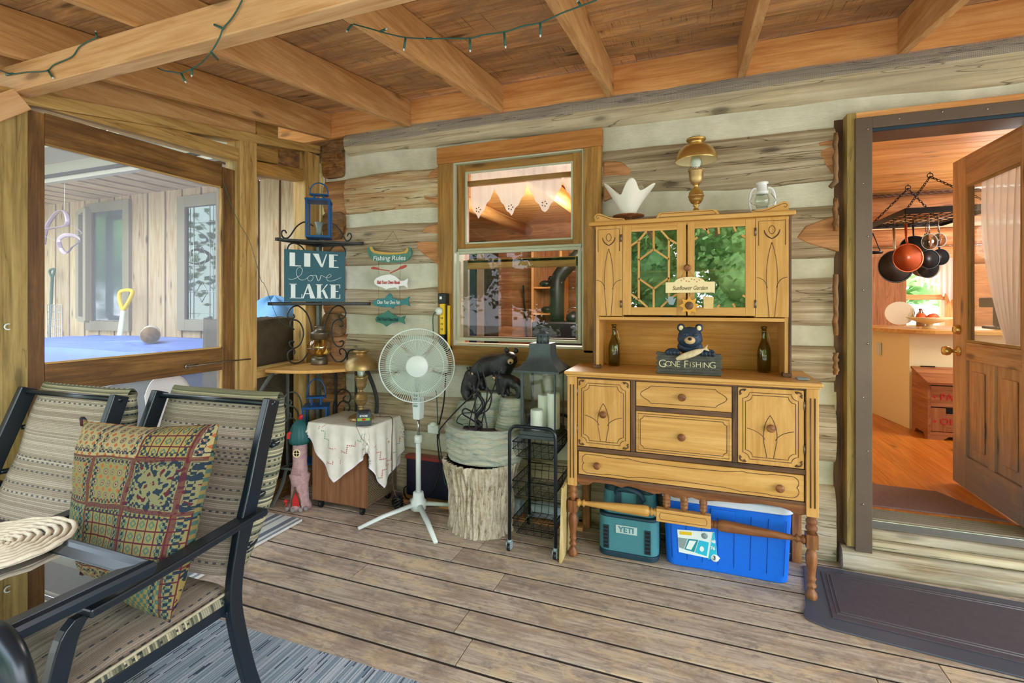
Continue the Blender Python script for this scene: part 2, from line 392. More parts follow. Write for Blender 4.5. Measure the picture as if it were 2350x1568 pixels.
M['brass_dark'] = plain('old_brass', H('b89a68'), .42, .8, .2, 10)
M['bronze'] = plain('aged_bronze', H('7c7262'), .45, .8, .3, 12)
M['copper'] = plain('copper', H('b8542c'), .28, .6)
M['steel'] = plain('steel', H('b4b4b0'), .25, 1.)
M['blue_metal'] = plain('blue_enamel', H('10508c'), .35, .1, .15, 10)
M['teal'] = plain('teal_board', H('175462'), .55, 0, .08, 12)
M['paint_white'] = plain('white_paint_letters', H('dce6e6'), .6)
M['glass'] = glassy('clear_glass', (.97, .98, .97), 1.)
M['glass_hutch'] = glassy('hutch_glass', (.85, .88, .88), 3.6)
M['glass_win'] = glassy('window_glass', (.93, .94, .93), 1.)
M['glass_low'] = glassy('lower_sash_glass', (.97, .97, .97), .4)
M['glass_amber'] = glassy('amber_glass', (1., .95, .80), 2.)
M['glass_green'] = glassy('green_glass', (.84, .84, .5), 1.6)
M['glass_table'] = glassy('table_glass', (.5, .54, .57), 4.)
M['screen'] = sheer('insect_screen', (.8, .8, .85), .76, trans=.3)
M['screen_win'] = sheer('window_screen', (.55, .52, .5), .62)
M['curtain'] = sheer('sheer_curtain', (.92, .86, .84), .22)
M['grey_trim'] = plain('grey_metal_trim', H('6c5c50'), .45, .3, .12, 3)
M['cream'] = plain('cream_wall', H('ecd9a8'), .7)
M['stone'] = None
def stone():
    k = NT('cast_stone'); v = k.tc()
    n = k.noise(k.vec(v, (2, 2, 8)), 3, 6, .65, 1.5); n2 = k.noise(v, 7, 4, .6)
    c = k.ramp(n, [(.3, H('868878')), (.45, H('aeb6aa')), (.58, H('c6c0a8')), (.7, H('a0b2b2'))])
    c = k.mix(k.ramp(n2, [(.5, (0, 0, 0, 1)), (.62, (.5, .5, .5, 1))]), c, H('6e8a78'))
    k.bsdf(c, .7, 0, bump=n, bs=.9, bd=.02, spec=.3); return k.m
M['stone'] = stone()
M['bear'] = plain('bear_black', H('17191c'), .38, 0, .4, 60, .8, spec=.6)
M['bear_blue'] = plain('bear_paint', H('25364a'), .6, 0, .5, 30, .6)
M['tan'] = plain('tan_paint', H('c9a878'), .6)
M['grey_lantern'] = plain('grey_lantern', H('4c5557'), .5, .4, .25, 14)
M['wax'] = plain('candle_wax', H('eef0e6'), .5, Subsurface__Weight=.3)
M['yeti'] = plain('cooler_fabric', H('43808c'), .6, 0, .06, 60, .1)
M['yeti_dark'] = plain('cooler_dark', H('1c3848'), .55, 0, .1, 40)
M['cooler'] = plain('blue_cooler', H('0a6ae0'), .45, 0, .05, 60, .15)
M['white_lid'] = plain('cooler_lid', H('d8dcec'), .45)
M['label_white'] = plain('label_white', H('e4ecec'), .5)
M['label_cyan'] = plain('label_cyan', H('28b8d8'), .5)
M['label_teal'] = plain('label_teal', H('1c8c9c'), .5)
M['label_grey'] = plain('label_grey', H('8a9ca0'), .5)
M['yellow'] = plain('yellow_plastic', H('e8c020'), .45)
M['red'] = plain('red_paint', H('c02828'), .5)
M['green_wire'] = plain('green_wire', H('2c5a50'), .5)
M['cord_brown'] = plain('brown_cord', H('5a3c30'), .5)
M['led'] = plain('led_cap', H('d8e0e8'), .2)
M['mat_rubber'] = plain('rubber_mat', H('4e464e'), .6, 0, .12, 30, .25)
M['tarp'] = plain('blue_tarp', H('5a74bc'), .5, 0, .2, 3, .3)
M['tarp_lt'] = plain('light_blue_cover', H('6c9cc8'), .6, 0, .12, 3)
M['grey_tarp'] = plain('grey_cover', H('84888a'), .7, 0, .15, 4)
M['dark_panel'] = plain('mottled_cover', H('453c2a'), .7, 0, .4, 6, .1)
M['bounce_ground'] = plain('bounce_ground', H('b0aa98'), .9, 0, .2, 4)  # unseen grass, its colour paled to bounce light up to the ceiling
M['leaf'] = plain('leaves', H('92b868'), .8, 0, .5, 3)
M['leaf2'] = plain('dark_leaves', H('6f9656'), .8, 0, .5, 3)
M['trunk'] = plain('trunk', H('5a4632'), .9, 0, .3, 10)
M['taupe'] = plain('taupe_paint', H('8c806e'), .6)
M['mint'] = plain('mint_paint', H('bcc0a8'), .6)
M['foam'] = plain('yellow_foam', H('d8cc6c'), .8, 0, .2, 30, .5)

M['door_low'] = wood('weathered_door', H('9a6638'), H('bd8856'), H('d0a070'), knots=.8, blotch=H('9c7a5c'), bl=.5, cracks=.2, var=.12, bump=.2, rough=.5)
nt = M['door_low'].node_tree; hs_ = [n for n in nt.nodes if n.type == 'HUE_SAT'][0]; pb_ = [n for n in nt.nodes if n.type == 'BSDF_PRINCIPLED'][0]
tco = nt.nodes.new('ShaderNodeTexCoord'); sz = nt.nodes.new('ShaderNodeSeparateXYZ'); nt.links.new(tco.outputs['Object'], sz.inputs[0])
nn1 = nt.nodes.new('ShaderNodeTexNoise'); nn1.inputs['Scale'].default_value = 9; nt.links.new(tco.outputs['Object'], nn1.inputs['Vector'])
ad = nt.nodes.new('ShaderNodeMath'); ad.operation = 'MULTIPLY_ADD'; nt.links.new(nn1.outputs[0], ad.inputs[0]); ad.inputs[1].default_value = .45; nt.links.new(sz.outputs[2], ad.inputs[2])
rr_ = nt.nodes.new('ShaderNodeValToRGB'); nt.links.new(ad.outputs[0], rr_.inputs[0]); rr_.color_ramp.elements[0].position = .35; rr_.color_ramp.elements[0].color = (.8, .8, .8, 1); rr_.color_ramp.elements[1].position = .68; rr_.color_ramp.elements[1].color = (0, 0, 0, 1)
mx_ = nt.nodes.new('ShaderNodeMix'); mx_.data_type = 'RGBA'; nt.links.new(rr_.outputs[0], mx_.inputs[0]); nt.links.new(hs_.outputs[0], mx_.inputs[6]); mx_.inputs[7].default_value = L(H('6c6a70')); nt.links.new(mx_.outputs[2], pb_.inputs['Base Color'])
# ================================================================== camera, world, light
cam = bpy.data.cameras.new('camera'); co = bpy.data.objects.new('camera', cam); C.objects.link(co)
cam.sensor_width = 36; cam.lens = FP / 2350 * 36; cam.shift_y = -(784 - YHP) / 2350; cam.clip_start = .02
co.location = (0, 0, CAMH); co.rotation_euler = (PI / 2, 0, TH); sc.camera = co
w = bpy.data.worlds.new('sky'); sc.world = w; w.use_nodes = True
wn = w.node_tree.nodes; wl = w.node_tree.links; wn.clear()
bg = wn.new('ShaderNodeBackground'); wo = wn.new('ShaderNodeOutputWorld'); wl.new(bg.outputs[0], wo.inputs[0])
tcn = wn.new('ShaderNodeTexCoord'); sx = wn.new('ShaderNodeSeparateXYZ'); wl.new(tcn.outputs['Generated'], sx.inputs[0])
rp = wn.new('ShaderNodeValToRGB'); wl.new(sx.outputs[2], rp.inputs[0])
rp.color_ramp.elements[0].position = .0; rp.color_ramp.elements[0].color = L((.97, .98, 1.))
rp.color_ramp.elements[1].position = .6; rp.color_ramp.elements[1].color = L((.86, .93, 1.))
wl.new(rp.outputs[0], bg.inputs[0]); bg.inputs[1].default_value = 4.2
vs = sc.view_settings; sc.display_settings.display_device = 'sRGB'; vs.view_transform = 'Standard'; vs.look = 'None'; vs.gamma = 1; vs.exposure = .97; vs.use_curve_mapping = False
def lamp(name, typ, loc, energy, col=(1, 1, 1), size=.1, rot=(0, 0, 0), sy=None):
    l = bpy.data.lights.new(name, typ); l.energy = energy; l.color = col
    if typ == 'AREA':
        l.size = size
        if sy: l.shape = 'RECTANGLE'; l.size_y = sy
    elif typ == 'SUN': l.angle = size
    else: l.shadow_soft_size = size
    o = bpy.data.objects.new(name, l); C.objects.link(o); o.location = loc; o.rotation_euler = rot; return o
lamp('sun', 'SUN', (0, -10, 10), 2.2, (1, .96, .9), .3, (math.radians(48), 0, math.radians(-150)))
lamp('kitchen_front_fill', 'POINT', (2.7, 4.6, 2.0), 40, (1, .96, .9), .3)  # unseen fill light added to brighten the kitchen and the door curtain
lamp('kitchen_rear_fill', 'POINT', (3.3, 7.2, 2.1), 40, (1, .97, .94), .25)  # second added fill, no fixture there, for the far end of the kitchen
lamp('living_room_fill', 'POINT', (-1.2, 4.4, 2.0), 60, (1, .95, .88), .3)  # added fill light so the living room shows through the window
# ================================================================== ground and trees outside
gm = MB(); gm.grid(lambda u, v: (-30 + 60 * u, -30 + 60 * v, -.4), 20, 20, smooth=False); struct(gm.build('ground', 'bounce_ground'))
def tree(x, y, h, r, lab, m='leaf', n=26, seed=0):
    rs = random.Random(seed); t = thing('tree', lab, 'tree', (x, y, -.4))
    MB().tube([(x, y, -.4), (x + .05, y, h * .4), (x, y + .1, h * .8)], [.16, .12, .05], 8).build('trunk', 'trunk', t)
    f = MB()
    for i in range(n):
        a = rs.random() * 6.28; z = h * (.12 + .85 * rs.random()); q = r * (1.1 - z / h) * .9 + .2
        c = Vector((x + math.cos(a) * q * rs.random() ** .5, y + math.sin(a) * q * rs.random() ** .5, z))
        f.ball(c, r * .30, 10, 7, nz=.3, nf=2.)
        for k in range(240):
            d = Vector((rs.gauss(0, 1), rs.gauss(0, 1), rs.gauss(0, .7))) * r * .28; p = c + d
            a_ = Vector((rs.gauss(0, 1), rs.gauss(0, 1), rs.gauss(0, .6))).normalized() * r * .045; b_ = a_.orthogonal().normalized() * r * .035
            f._add([p - a_, p + b_, p + a_, p - b_], [(0, 1, 2, 3)], None, rs.random())
    f.build('foliage', m, t)
for i, (x, y, h, r, lab, m) in enumerate([
    (-8.5, -10, 7, 2.3, 'tall green tree mirrored at the left edge of the hutch glass', 'leaf'), (-3.0, -11, 8, 2.5, 'broad dark evergreen mirrored in the hutch door glass', 'leaf2'),
    (2.2, -11, 7, 2.4, 'pale green tree mirrored beside the brass lamp in the hutch glass', 'leaf'), (7.6, -11, 8, 2.5, 'dark tree at the right of the yard, mirrored in the hutch glass', 'leaf2'),
    (-13, 1.5, 6, 2.5, 'green tree seen above the neighbouring roof through the insect screen', 'leaf'), (-12.5, -5, 7, 2.6, 'dark tree mirrored in the leaded glass window outside', 'leaf2'),
    (-.4, -17, 10, 3.6, 'tallest tree, standing farthest back in the yard behind the others', 'leaf'), (-6, -17.5, 10, 3.2, 'tall tree in the back row at the left of the yard', 'leaf2'), (5.2, -17.5, 10, 3.2, 'tall tree in the back row at the right of the yard', 'leaf')]):
    tree(x, y, h, r, lab, m, seed=i)
# ================================================================== floor
DZ = .135
def jb(y): return 2.61 + DZ * (y - 2.96)
b = MB(); y = 2.286 + .164 * 4 + .06; rr = random.Random(3); k = 0
ys = [2.286 + .1635 * i for i in range(5, -24, -1)]
for i, y in enumerate(ys):
    x = -2.86; cuts = []
    xx = -2.86 + rr.uniform(.3, 2.2)
    while xx < 3.6: cuts.append(xx); xx += rr.uniform(1.6, 3.2)
    cuts.append(3.7)
    for c in cuts:
        b.box((x + .0015, y - .1635 + .0075, -.03), (c - .0015, y - .0075, 0), rnd=rr.random()); x = c
fl = struct(b.build('floor', 'deck', bevel=.002)); M['gap_shade_dirt'] = plain('gap_shade_dirt', H('2e221a'), .9)
box('gap_shade_dirt', (-2.86, -1.5, -.028), (3.7, 3.08, -.005), 'gap_shade_dirt', fl, 0)  # dark sheet under the gaps: seam dirt plus gap shade put into its colour
box('dark_underfloor', (-2.86, -1.5, -.2), (3.7, 3.2, -.04), 'black', fl, 0)  # black slab added below the deck to darken what shows through the gaps
# ================================================================== ceiling: roof boards, ledger, joists
b = MB(); rr = random.Random(5); y = 3.06; 
while y > -.6:
    w_ = rr.choice([.17, .2, .22, .24]); x = -3.45
    while x < 3.9:
        x2 = min(x + rr.uniform(1.8, 3.6), 3.9)
        z0 = jb(y - w_) + .19; z1 = jb(y) + .19; e = rr.uniform(0, .003)
        b.hexa([(x, y - w_ + .002, z0 + e), (x2 - .003, y - w_ + .002, z0 + e), (x2 - .003, y - .002, z1 + e), (x, y - .002, z1 + e),
                (x, y - w_ + .002, z0 + .03), (x2, y - w_ + .002, z0 + .03), (x2, y, z1 + .03), (x, y, z1 + .03)], 0, rr.random()); x = x2
    y -= w_
ceil = struct(b.build('ceiling', 'roof', bevel=0))
b = MB(); b.hexa([(-3.5, -.6, jb(-.6) + .225), (3.95, -.6, jb(-.6) + .225), (3.95, 3.1, jb(3.1) + .225), (-3.5, 3.1, jb(3.1) + .225), (-3.5, -.6, jb(-.6) + .25), (3.95, -.6, jb(-.6) + .25), (3.95, 3.1, jb(3.1) + .25), (-3.5, 3.1, jb(3.1) + .25)])
b.build('roof_deck', 'grey_tarp', ceil)
box('ledger_board', (-3.09, 2.96, 2.612), (3.9, 3.0, 2.80), 'ledger', ceil, .002)
box('ledger_packing', (-3.05, 3.0, 2.50), (-2.66, 3.12, 2.66), 'log_end', ceil, .004)
for x in (-2.609, -1.91, -1.209, -.493, .226, .958, 1.66, 2.38, 3.1):
    y0, y1 = -.6, 2.958; b = MB()
    b.hexa([(x, y0, jb(y0)), (x + .04, y0, jb(y0)), (x + .04, y1, jb(y1)), (x, y1, jb(y1)), (x, y0, jb(y0) + .188), (x + .04, y0, jb(y0) + .188), (x + .04, y1, jb(y1) + .188), (x, y1, jb(y1) + .188)])
    b.build('joist', 'joist', ceil, bevel=.002)
box('crossbeam', (-2.95, 1.172, 2.25), (3.9, 1.236, 2.366), 'beam', ceil, .004)
# ================================================================== left wall: posts, plates, rails
box('post', (-2.84, .93, -.03), (-2.70, 1.235, 2.25), 'post_green', None, .004); wl_ = struct(bpy.data.objects['post']); wl_.name = 'wall_left'; wl_.data.name = 'wall_left'
def lw(name, a, b_, m, bev=.003): return box(name, a, b_, m, wl_, bev)
lw('post', (-2.82, 2.285, -.03), (-2.70, 2.412, 2.42), 'post'); lw('post', (-2.80, 2.262, -.03), (-2.72, 2.284, 2.27), 'post_green')
lw('post', (-2.82, 2.842, -.03), (-2.70, 2.985, 2.50), 'post')
lw('post', (-2.84, -1.3, -.03), (-2.70, -1.16, 2.1), 'post')
def sl(name, y0, z0, y1, z1, h, x0, x1, m):
    MB().hexa([(x0, y0, z0), (x1, y0, z0), (x1, y1, z1), (x0, y1, z1), (x0, y0, z0 + h), (x1, y0, z0 + h), (x1, y1, z1 + h), (x0, y1, z1 + h)], 1).build(name, m, wl_, bevel=.003)
sl('top_plate', .9, 2.166, 2.99, 2.521, .06, -2.82, -2.695, 'post')
sl('rim_joist', -1.2, 2.04, 2.59, 2.525, .21, -2.80, -2.76, 'joist')
sl('rim_joist', 1.24, 2.285, 2.42, 2.486, .17, -2.759, -2.72, 'joist')
sl('door_header', 1.30, 2.235, 2.33, 2.27, .085, -2.80, -2.715, 'post')
lw('header_block', (-2.80, 2.42, 2.46), (-2.71, 2.595, 2.6), 'trim')
sl('header_board', 2.413, 2.217, 2.84, 2.275, .09, -2.80, -2.72, 'trim')
sl('header_block', 2.413, 2.315, 2.60, 2.338, .095, -2.79, -2.715, 'trim')
sl('log_end', 2.60, 2.30, 2.84, 2.34, .16, -2.86, -2.76, 'log_end')
sl('mid_rail', 2.412, .865, 2.842, .885, .06, -2.80, -2.71, 'post')
sl('mid_rail', -1.16, .87, .93, .87, .06, -2.80, -2.71, 'post')
lw('sill_plate', (-2.82, -1.2, .0), (-2.71, .93, .09), 'post'); lw('sill_plate', (-2.82, 2.412, .0), (-2.71, 2.842, .09), 'dark_stain')
MB().hexa([(-2.80, 1.10, 2.0), (-2.72, 1.10, 2.0), (-2.72, 1.15, 2.0), (-2.80, 1.15, 2.0), (-2.8, 1.10, 2.2), (-2.72, 1.10, 2.2), (-2.72, 1.15, 2.2), (-2.8, 1.15, 2.2)])
MB().beam((-2.68, .86, 1.93), (-2.68, 1.20, 2.23), .04, .09).build('knee_brace', 'beam', wl_, bevel=.003)
for i in range(2):
    q = onX(27 - i * 0, 764, -2.69)
MB().tube(arc((-2.69, 1.165, 1.265), .012, 60, 300, 10, (0, 1, 0), (0, 0, 1)), .003, 6).build('hook', 'white', wl_)
def scr(y0, z0, y1, z1): MB().grid(lambda u, v: (-2.77, y0 + (y1 - y0) * u, z0 + (z1 - z0) * v), 2, 2).build('insect_screen', 'screen', wl_)
scr(-1.16, .93, .93, 2.0); 
# yellow foam bead along the corner post
fm = MB(); fm.tube([(-2.693 + .004 * nz(i * .9), 2.995, .1 + i * .04) for i in range(60)], [.006 + .005 * abs(nz(i * 1.7, 3)) for i in range(60)], 6); fm.build('foam_bead', 'foam', wl_)
# ---- screen door
sd = thing('door_2', None, None, (-2.74, 1.235, 0)); struct(sd)
def sdr(name, y0, z0, y1, z1, x0=-2.765, x1=-2.715): return box(name, (x0, y0, z0), (x1, y1, z1), 'dark_stain', sd, .003)
sdr('stile', 1.238, .03, 1.300, 2.21); sdr('stile', 2.173, .03, 2.260, 2.205)
MB().hexa([(-2.765, 1.301, 2.08), (-2.716, 1.301, 2.08), (-2.716, 2.172, 2.08), (-2.765, 2.172, 2.08), (-2.765, 1.301, 2.215), (-2.716, 1.301, 2.215), (-2.716, 2.172, 2.225), (-2.765, 2.172, 2.225)], 1).build('top_rail', 'dark_stain', sd, bevel=.003)
sdr('middle_rail', 1.301, .955, 2.172, 1.09); sdr('bottom_rail', 1.301, .03, 2.172, .22)
MB().grid(lambda u, v: (-2.745, 1.301 + .871 * u, .22 + 1.86 * v), 4, 4).build('insect_screen', 'screen', sd)
for (y0, z0, y1, z1) in ((1.301, 2.072, 2.172, 2.08), (1.301, 1.09, 2.172, 1.098), (2.163, .96, 2.172, 2.08), (2.163, .22, 2.172, .955)):
    box('screen_bead', (-2.73, y0, z0), (-2.716, y1, z1), 'post', sd, 0)
h0 = onX(430, 842, -2.705); h1 = onX(575, 824, -2.69)
MB().tube([h0, (h0 + h1) / 2 + Vector((.004, 0, .004)), h1], .0045, 8).build('hook_bar', 'bronze', sd)
MB().tube(arc(h0, .012, 0, 320, 12, (0, 1, 0), (0, 0, 1)), .003, 6).tube([h0 + Vector((-.012, 0, 0)), h0 + Vector((-.012, .07, .006))], .006, 6).build('hook_eye', 'steel', sd)
# ================================================================== back wall of logs
WX0, WX1, WZ0, WZ1 = -1.56, -.60, 1.07, 2.36      # rough window opening
DX0, DX1, DZ1 = .725, 1.62, 2.325                  # rough door opening
ch = MB(); 
def chinkpatch(x0, x1, z0, z1):
    nx = max(2, int((x1 - x0) / .03)); nz_ = max(2, int((z1 - z0) / .03))
    def f(u, v):
        x = x0 + (x1 - x0) * u; z = z0 + (z1 - z0) * v
        return (x, 3.005 + .016 * nz(x * 2.3, z * 5) + .006 * nz(x * 9, z * 16, 4), z)
    ch.grid(f, nx, nz_, nooff=True)
for x0, x1, z0, z1 in ((-2.66, WX0, 0, 2.8), (WX0, WX1, 0, WZ0), (WX0, WX1, WZ1, 2.8), (WX1, DX0 - .02, 0, 2.8), (DX0 - .02, DX1, DZ1, 2.8), (DX1, 3.8, 0, 2.8)): chinkpatch(x0, x1, z0, z1)
wb = struct(ch.build('wall_back', 'chink'))
box('wall_core', (-2.66, 3.03, 0), (WX0, 3.19, 2.8), 'black', wb, 0); box('wall_core', (WX1, 3.03, 0), (DX0, 3.19, 2.8), 'black', wb, 0)
box('wall_core', (WX0, 3.03, 0), (WX1, 3.19, WZ0), 'black', wb, 0); box('wall_core', (WX0, 3.03, WZ1), (WX1, 3.19, 2.8), 'black', wb, 0)
box('wall_core', (DX0, 3.03, DZ1), (DX1, 3.19, 2.8), 'black', wb, 0); box('wall_core', (DX1, 3.03, 0), (3.8, 3.19, 2.8), 'black', wb, 0)
LL = [(2.468, 2.66), (2.036, 2.315), (1.635, 1.939), (1.279, 1.479), (.853, 1.147), (.446, .712), (.0, .33)]
RR = [(2.427, 2.66), (2.005, 2.29), (1.604, 1.891), (1.239, 1.506), (.938, 1.147), (.52, .822), (.0, .404)]
def log(i, x0, x1, m, flat=.05, yo=0., endcut=0):
    a, c = LL[i], RR[i]
    def lim(x):
        t = (x + 2.0) / 2.56; lo = a[0] + (c[0] - a[0]) * t; hi = a[1] + (c[1] - a[1]) * t
        if i > 0: hi += .022 * nz(x * 1.7, i * 7.3); 
        lo += .022 * nz(x * 1.9, i * 3.1 + 50)
        if i == 6: lo = 0.0
        return lo, hi
    n = max(4, int((x1 - x0) / .02)); prof = [(-.0, -.03), (.03, .012), (.10, .032), (.25, .047), (.4, .052), (.6, .052), (.75, .045), (.9, .030), (.97, .010), (1., -.03)]
    q = []
    for k_ in range(len(prof) - 1):
        for s_ in range(3):
            t = s_ / 3; q.append((prof[k_][0] * (1 - t) + prof[k_ + 1][0] * t, prof[k_][1] * (1 - t) + prof[k_ + 1][1] * t))
    q.append(prof[-1])
    def f(u, v):
        x = x0 + (x1 - x0) * u; lo, hi = lim(x); p = q[round(v * (len(q) - 1))]
        z = lo + (hi - lo) * p[0]; y = 3.005 - p[1] * flat / .05 - yo
        g = .011 * nz(x * 2.2, z * 9, i) + .006 * nz(x * 6, z * 40, i + 9)
        if m == 'log_rot': g *= 2.2
        if endcut and p[1] > 0: y += g
        elif p[1] > 0: y += g
        return (x, y, z)
    mb = MB(); mb.grid(f, n, len(q) - 1, tcf=lambda u, v: (f(u, v)[0], f(u, v)[2], .0))
    # end caps
    for u, fl_ in ((0, False), (1, True)):
        pts = [f(u, k_ / (len(q) - 1)) for k_ in range(len(q))]
        mb._add(pts, [tuple(range(len(pts)))[::(-1 if fl_ else 1)]])
    mb.build('log', m, wb)
log(0, -2.44, 3.8, 'log_top', .055)
box('log', (-2.66, 2.965, 2.52), (-2.445, 3.03, 2.60), 'log_end', wb, .006)
for i in range(1, 7):
    log(i, -2.44, WX0 - .02 if i < 5 else 3.8 if False else (WX0 - .02 if i < 5 else DX0 - .03), 'log_rot' if i == 1 else 'log', yo=.004 if i != 1 else .01)
    if i < 5: log(i, WX1 + .01, DX0 - .03, 'log')
    log(i, DX1 + .02, 3.8, 'log')
    log(i, -2.66, -2.445, 'log_cut', .03)
# ends of the side-wall logs between them
for k, (z0, z1) in enumerate(((2.33, 2.52), (1.86, 2.05), (1.42, 1.63), (1.12, 1.28), (.68, .86), (.32, .46))):
    pts = []
    for j in range(20):
        a = j / 20 * 2 * PI; rx = .10 * (1 + .13 * nz(math.cos(a) * 1.4, math.sin(a) * 1.4, k * 3)); rz = (z1 - z0) / 2 * (1.1 + .1 * nz(math.cos(a), math.sin(a), k * 5))
        ca, sa = math.cos(a), math.sin(a)
        pts.append((-2.57 + rx * math.copysign(abs(ca) ** .4, ca), (z0 + z1) / 2 + rz * math.copysign(abs(sa) ** .4, sa)))
    MB().prism(pts, .09, (0, 3.065, 0), (1, 0, 0), (0, 0, 1)).build('log_end', 'log_end', wb, bevel=.003)
# fresh brown notches beside the window and door
def notch(pts, y=2.948, t=.03): MB().prism(pts, t, (0, y + t, 0), (1, 0, 0), (0, 0, 1)).build('log_notch', 'log_cut', wb, bevel=.008)
def wp(*p): return [(onY(px, py, 2.94).x, onY(px, py, 2.94).z) for px, py in p]
notch(wp((1008, 378), (985, 395), (962, 432), (972, 455), (1008, 472))); notch(wp((1008, 512), (975, 520), (952, 552), (956, 572), (1008, 612)))
notch(wp((1384, 368), (1425, 370), (1452, 388), (1446, 402), (1384, 404))); notch(wp((1384, 425), (1408, 430), (1412, 448), (1384, 462)))
notch(wp((1920, 318), (1880, 325), (1876, 352), (1915, 398))); notch(wp((1928, 490), (1850, 518), (1828, 545), (1860, 560), (1928, 578)))
# rough bark strips and dark gap next to the door frame
box('gap_filler', (DX0 - .03, 3.0, 0), (DX0 + .03, 3.03, 2.33), 'umber', wb, 0)
for (py0, py1, seed) in ((305, 430, 1), (455, 530, 2), (630, 770, 3), (810, 860, 4)):
    pts = [onY(1918 - (12 if (k == 9 and seed == 1) else 0) + 4 * nz(k * .8, seed), py0 + (py1 - py0) * k / 9, 2.925) for k in range(10)]
    MB().tube(pts, [.012 + .006 * nz(k, seed * 4.4) for k in range(10)], 7).build('bark_strip', 'log_end', wb)
# hardware cloth under the ledger
k_ = NT('hardware_cloth'); v_ = k_.tc(); sp = k_.add('SeparateXYZ', i0=v_)
def gl(o_): return k_.math('LESS_THAN', k_.math('FRACT', k_.math('MULTIPLY', o_, 125.)), .22)
f_ = k_.math('MAXIMUM', gl(sp.outputs[0]), gl(sp.outputs[2]))
d_ = k_.add('BsdfDiffuse', Color=L(H('8a8890'))); t_ = k_.add('BsdfTransparent'); mm = k_.add('MixShader', i0=f_, i1=t_.outputs[0], i2=d_.outputs[0]); k_.l.new(mm.outputs[0], k_.out.inputs[0]); M['hcloth'] = k_.m
MB().grid(lambda u, v: (-2.44 + 6.2 * u, 2.944 - .004 * v + .002 * nz(u * 60, v), 2.612 - .075 * v - .012 * nz(u * 9)), 80, 2, nooff=True).build('wire_mesh_strip', 'hcloth', wb)
# ================================================================== window_1
wi = thing('window_1', None, None, (-1.08, 2.95, 1.07)); struct(wi)
def tw(n, a, c, m='trim', bv=.003, p=None): return box(n, a, c, m, p or wi, bv)
tw('head_casing', (-1.645, 2.925, 2.315), (-.518, 2.975, 2.425), 'trim_top')
tw('side_casing', (-1.64, 2.93, 1.035), (-1.527, 2.975, 2.315)); tw('side_casing', (-.632, 2.93, 1.06), (-.522, 2.975, 2.315), 'trim')
tw('sill_board', (-1.60, 2.93, .95), (-.57, 2.975, 1.08), 'trim'); 
# outer frame in two depths
def frame(x0, x1, z0, z1, w_, y0, y1, m, n, p=None, wz=None, bv=.002):
    wz = wz or w_; q = MB(); q.box((x0, y0, z0), (x0 + w_, y1, z1), 2); q.box((x1 - w_, y0, z0), (x1, y1, z1), 2); q.box((x0 + w_, y0, z0), (x1 - w_, y1, z0 + wz), 0); q.box((x0 + w_, y0, z1 - wz), (x1 - w_, y1, z1), 0)
    return q.build(n, m, p or wi, bevel=bv)
frame(-1.527, -.632, 1.08, 2.315, .010, 2.94, 3.10, 'mint', 'jamb')
frame(-1.517, -.642, 1.715, 2.305, .065, 2.975, 3.01, 'trim', 'upper_sash', wz=.05)
frame(-1.452, -.707, 1.765, 2.255, .012, 2.972, 2.985, 'mint', 'sash_bead')
MB().box((-1.44, 2.99, 1.775), (-.72, 2.995, 2.245)).build('pane', 'glass_win', wi)
tw('meeting_rail', (-1.505, 2.965, 1.715), (-.65, 3.0, 1.735), 'mint'); 
frame(-1.505, -.652, 1.115, 1.715, .018, 2.95, 2.975, 'mint', 'storm_frame')
MB().box((-1.487, 2.965, 1.13), (-.67, 2.967, 1.70)).build('pane', 'glass_low', wi)
tw('lower_sash_rail', (-1.46, 3.02, 1.60), (-.68, 3.05, 1.665), 'trim'); tw('lower_sash_rail', (-1.46, 3.02, 2.17), (-.70, 3.05, 2.205), 'pine_in')
frame(-1.49, -.665, 1.12, 1.66, .035, 3.02, 3.05, 'taupe', 'inner_sash', wz=.02)
for sxx in (-1, 1): tw('reveal', ((-1.585 if sxx < 0 else -.62), 3.02, 1.07), ((-1.53 if sxx < 0 else -.575), 3.2, 2.36), 'log_in')
tw('reveal', (-1.53, 3.02, 1.03), (-.62, 3.2, 1.08), 'log_in'); tw('reveal', (-1.53, 3.05, 2.32), (-.62, 3.2, 2.38), 'log_in')
# ================================================================== door frame, threshold, step
d1 = thing('door_1', None, None, (1.2, 2.96, 0)); struct(d1)
def dd(n, a, c, m, bv=.002): return box(n, a, c, m, d1, bv)
dd('wood_casing', (.735, 2.93, .12), (.775, 3.06, 2.335), 'post_green'); dd('wood_casing', (.775, 2.93, 2.302), (1.75, 3.06, 2.335), 'ledger')
dd('metal_casing', (.768, 2.915, .105), (.84, 2.945, 2.302), 'grey_trim'); dd('metal_casing', (.84, 2.915, 2.245), (1.75, 2.945, 2.302), 'grey_trim')
dd('jamb', (.79, 2.946, .2), (.838, 3.2, 2.25), 'grey_trim'); dd('jamb', (.838, 2.946, 2.25), (1.56, 3.2, 2.30), 'grey_trim')
dd('weather_strip', (.835, 2.93, 2.232), (1.56, 2.95, 2.246), 'yeti_dark')
dd('jamb', (1.56, 2.93, .2), (1.62, 3.2, 2.3), 'door_pine')
q = MB()
for i in range(20):
    an = i * PI / 3 * 2.3
sc_r = MB()
for (x, z) in [(.80 + (i % 2) * .02, .35 + i * .27) for i in range(8)]: sc_r.ball((x, 2.914, z), .004, 8, 5)
for i in range(5): sc_r.ball((.95 + i * .17, 2.914, 2.275 + .01 * (i % 2)), .004, 8, 5)
sc_r.build('screw_heads', 'steel', d1)
th_ = MB(); th_.box((.84, 3.0, .2), (1.56, 3.17, .245), 0); th_.build('threshold', 'steel', d1, bevel=.004)
tr_ = MB()
for i in range(6): tr_.box((.84, 3.01 + i * .026, .245), (1.56, 3.02 + i * .026, .252))
tr_.build('threshold_ribs', 'taupe', d1)
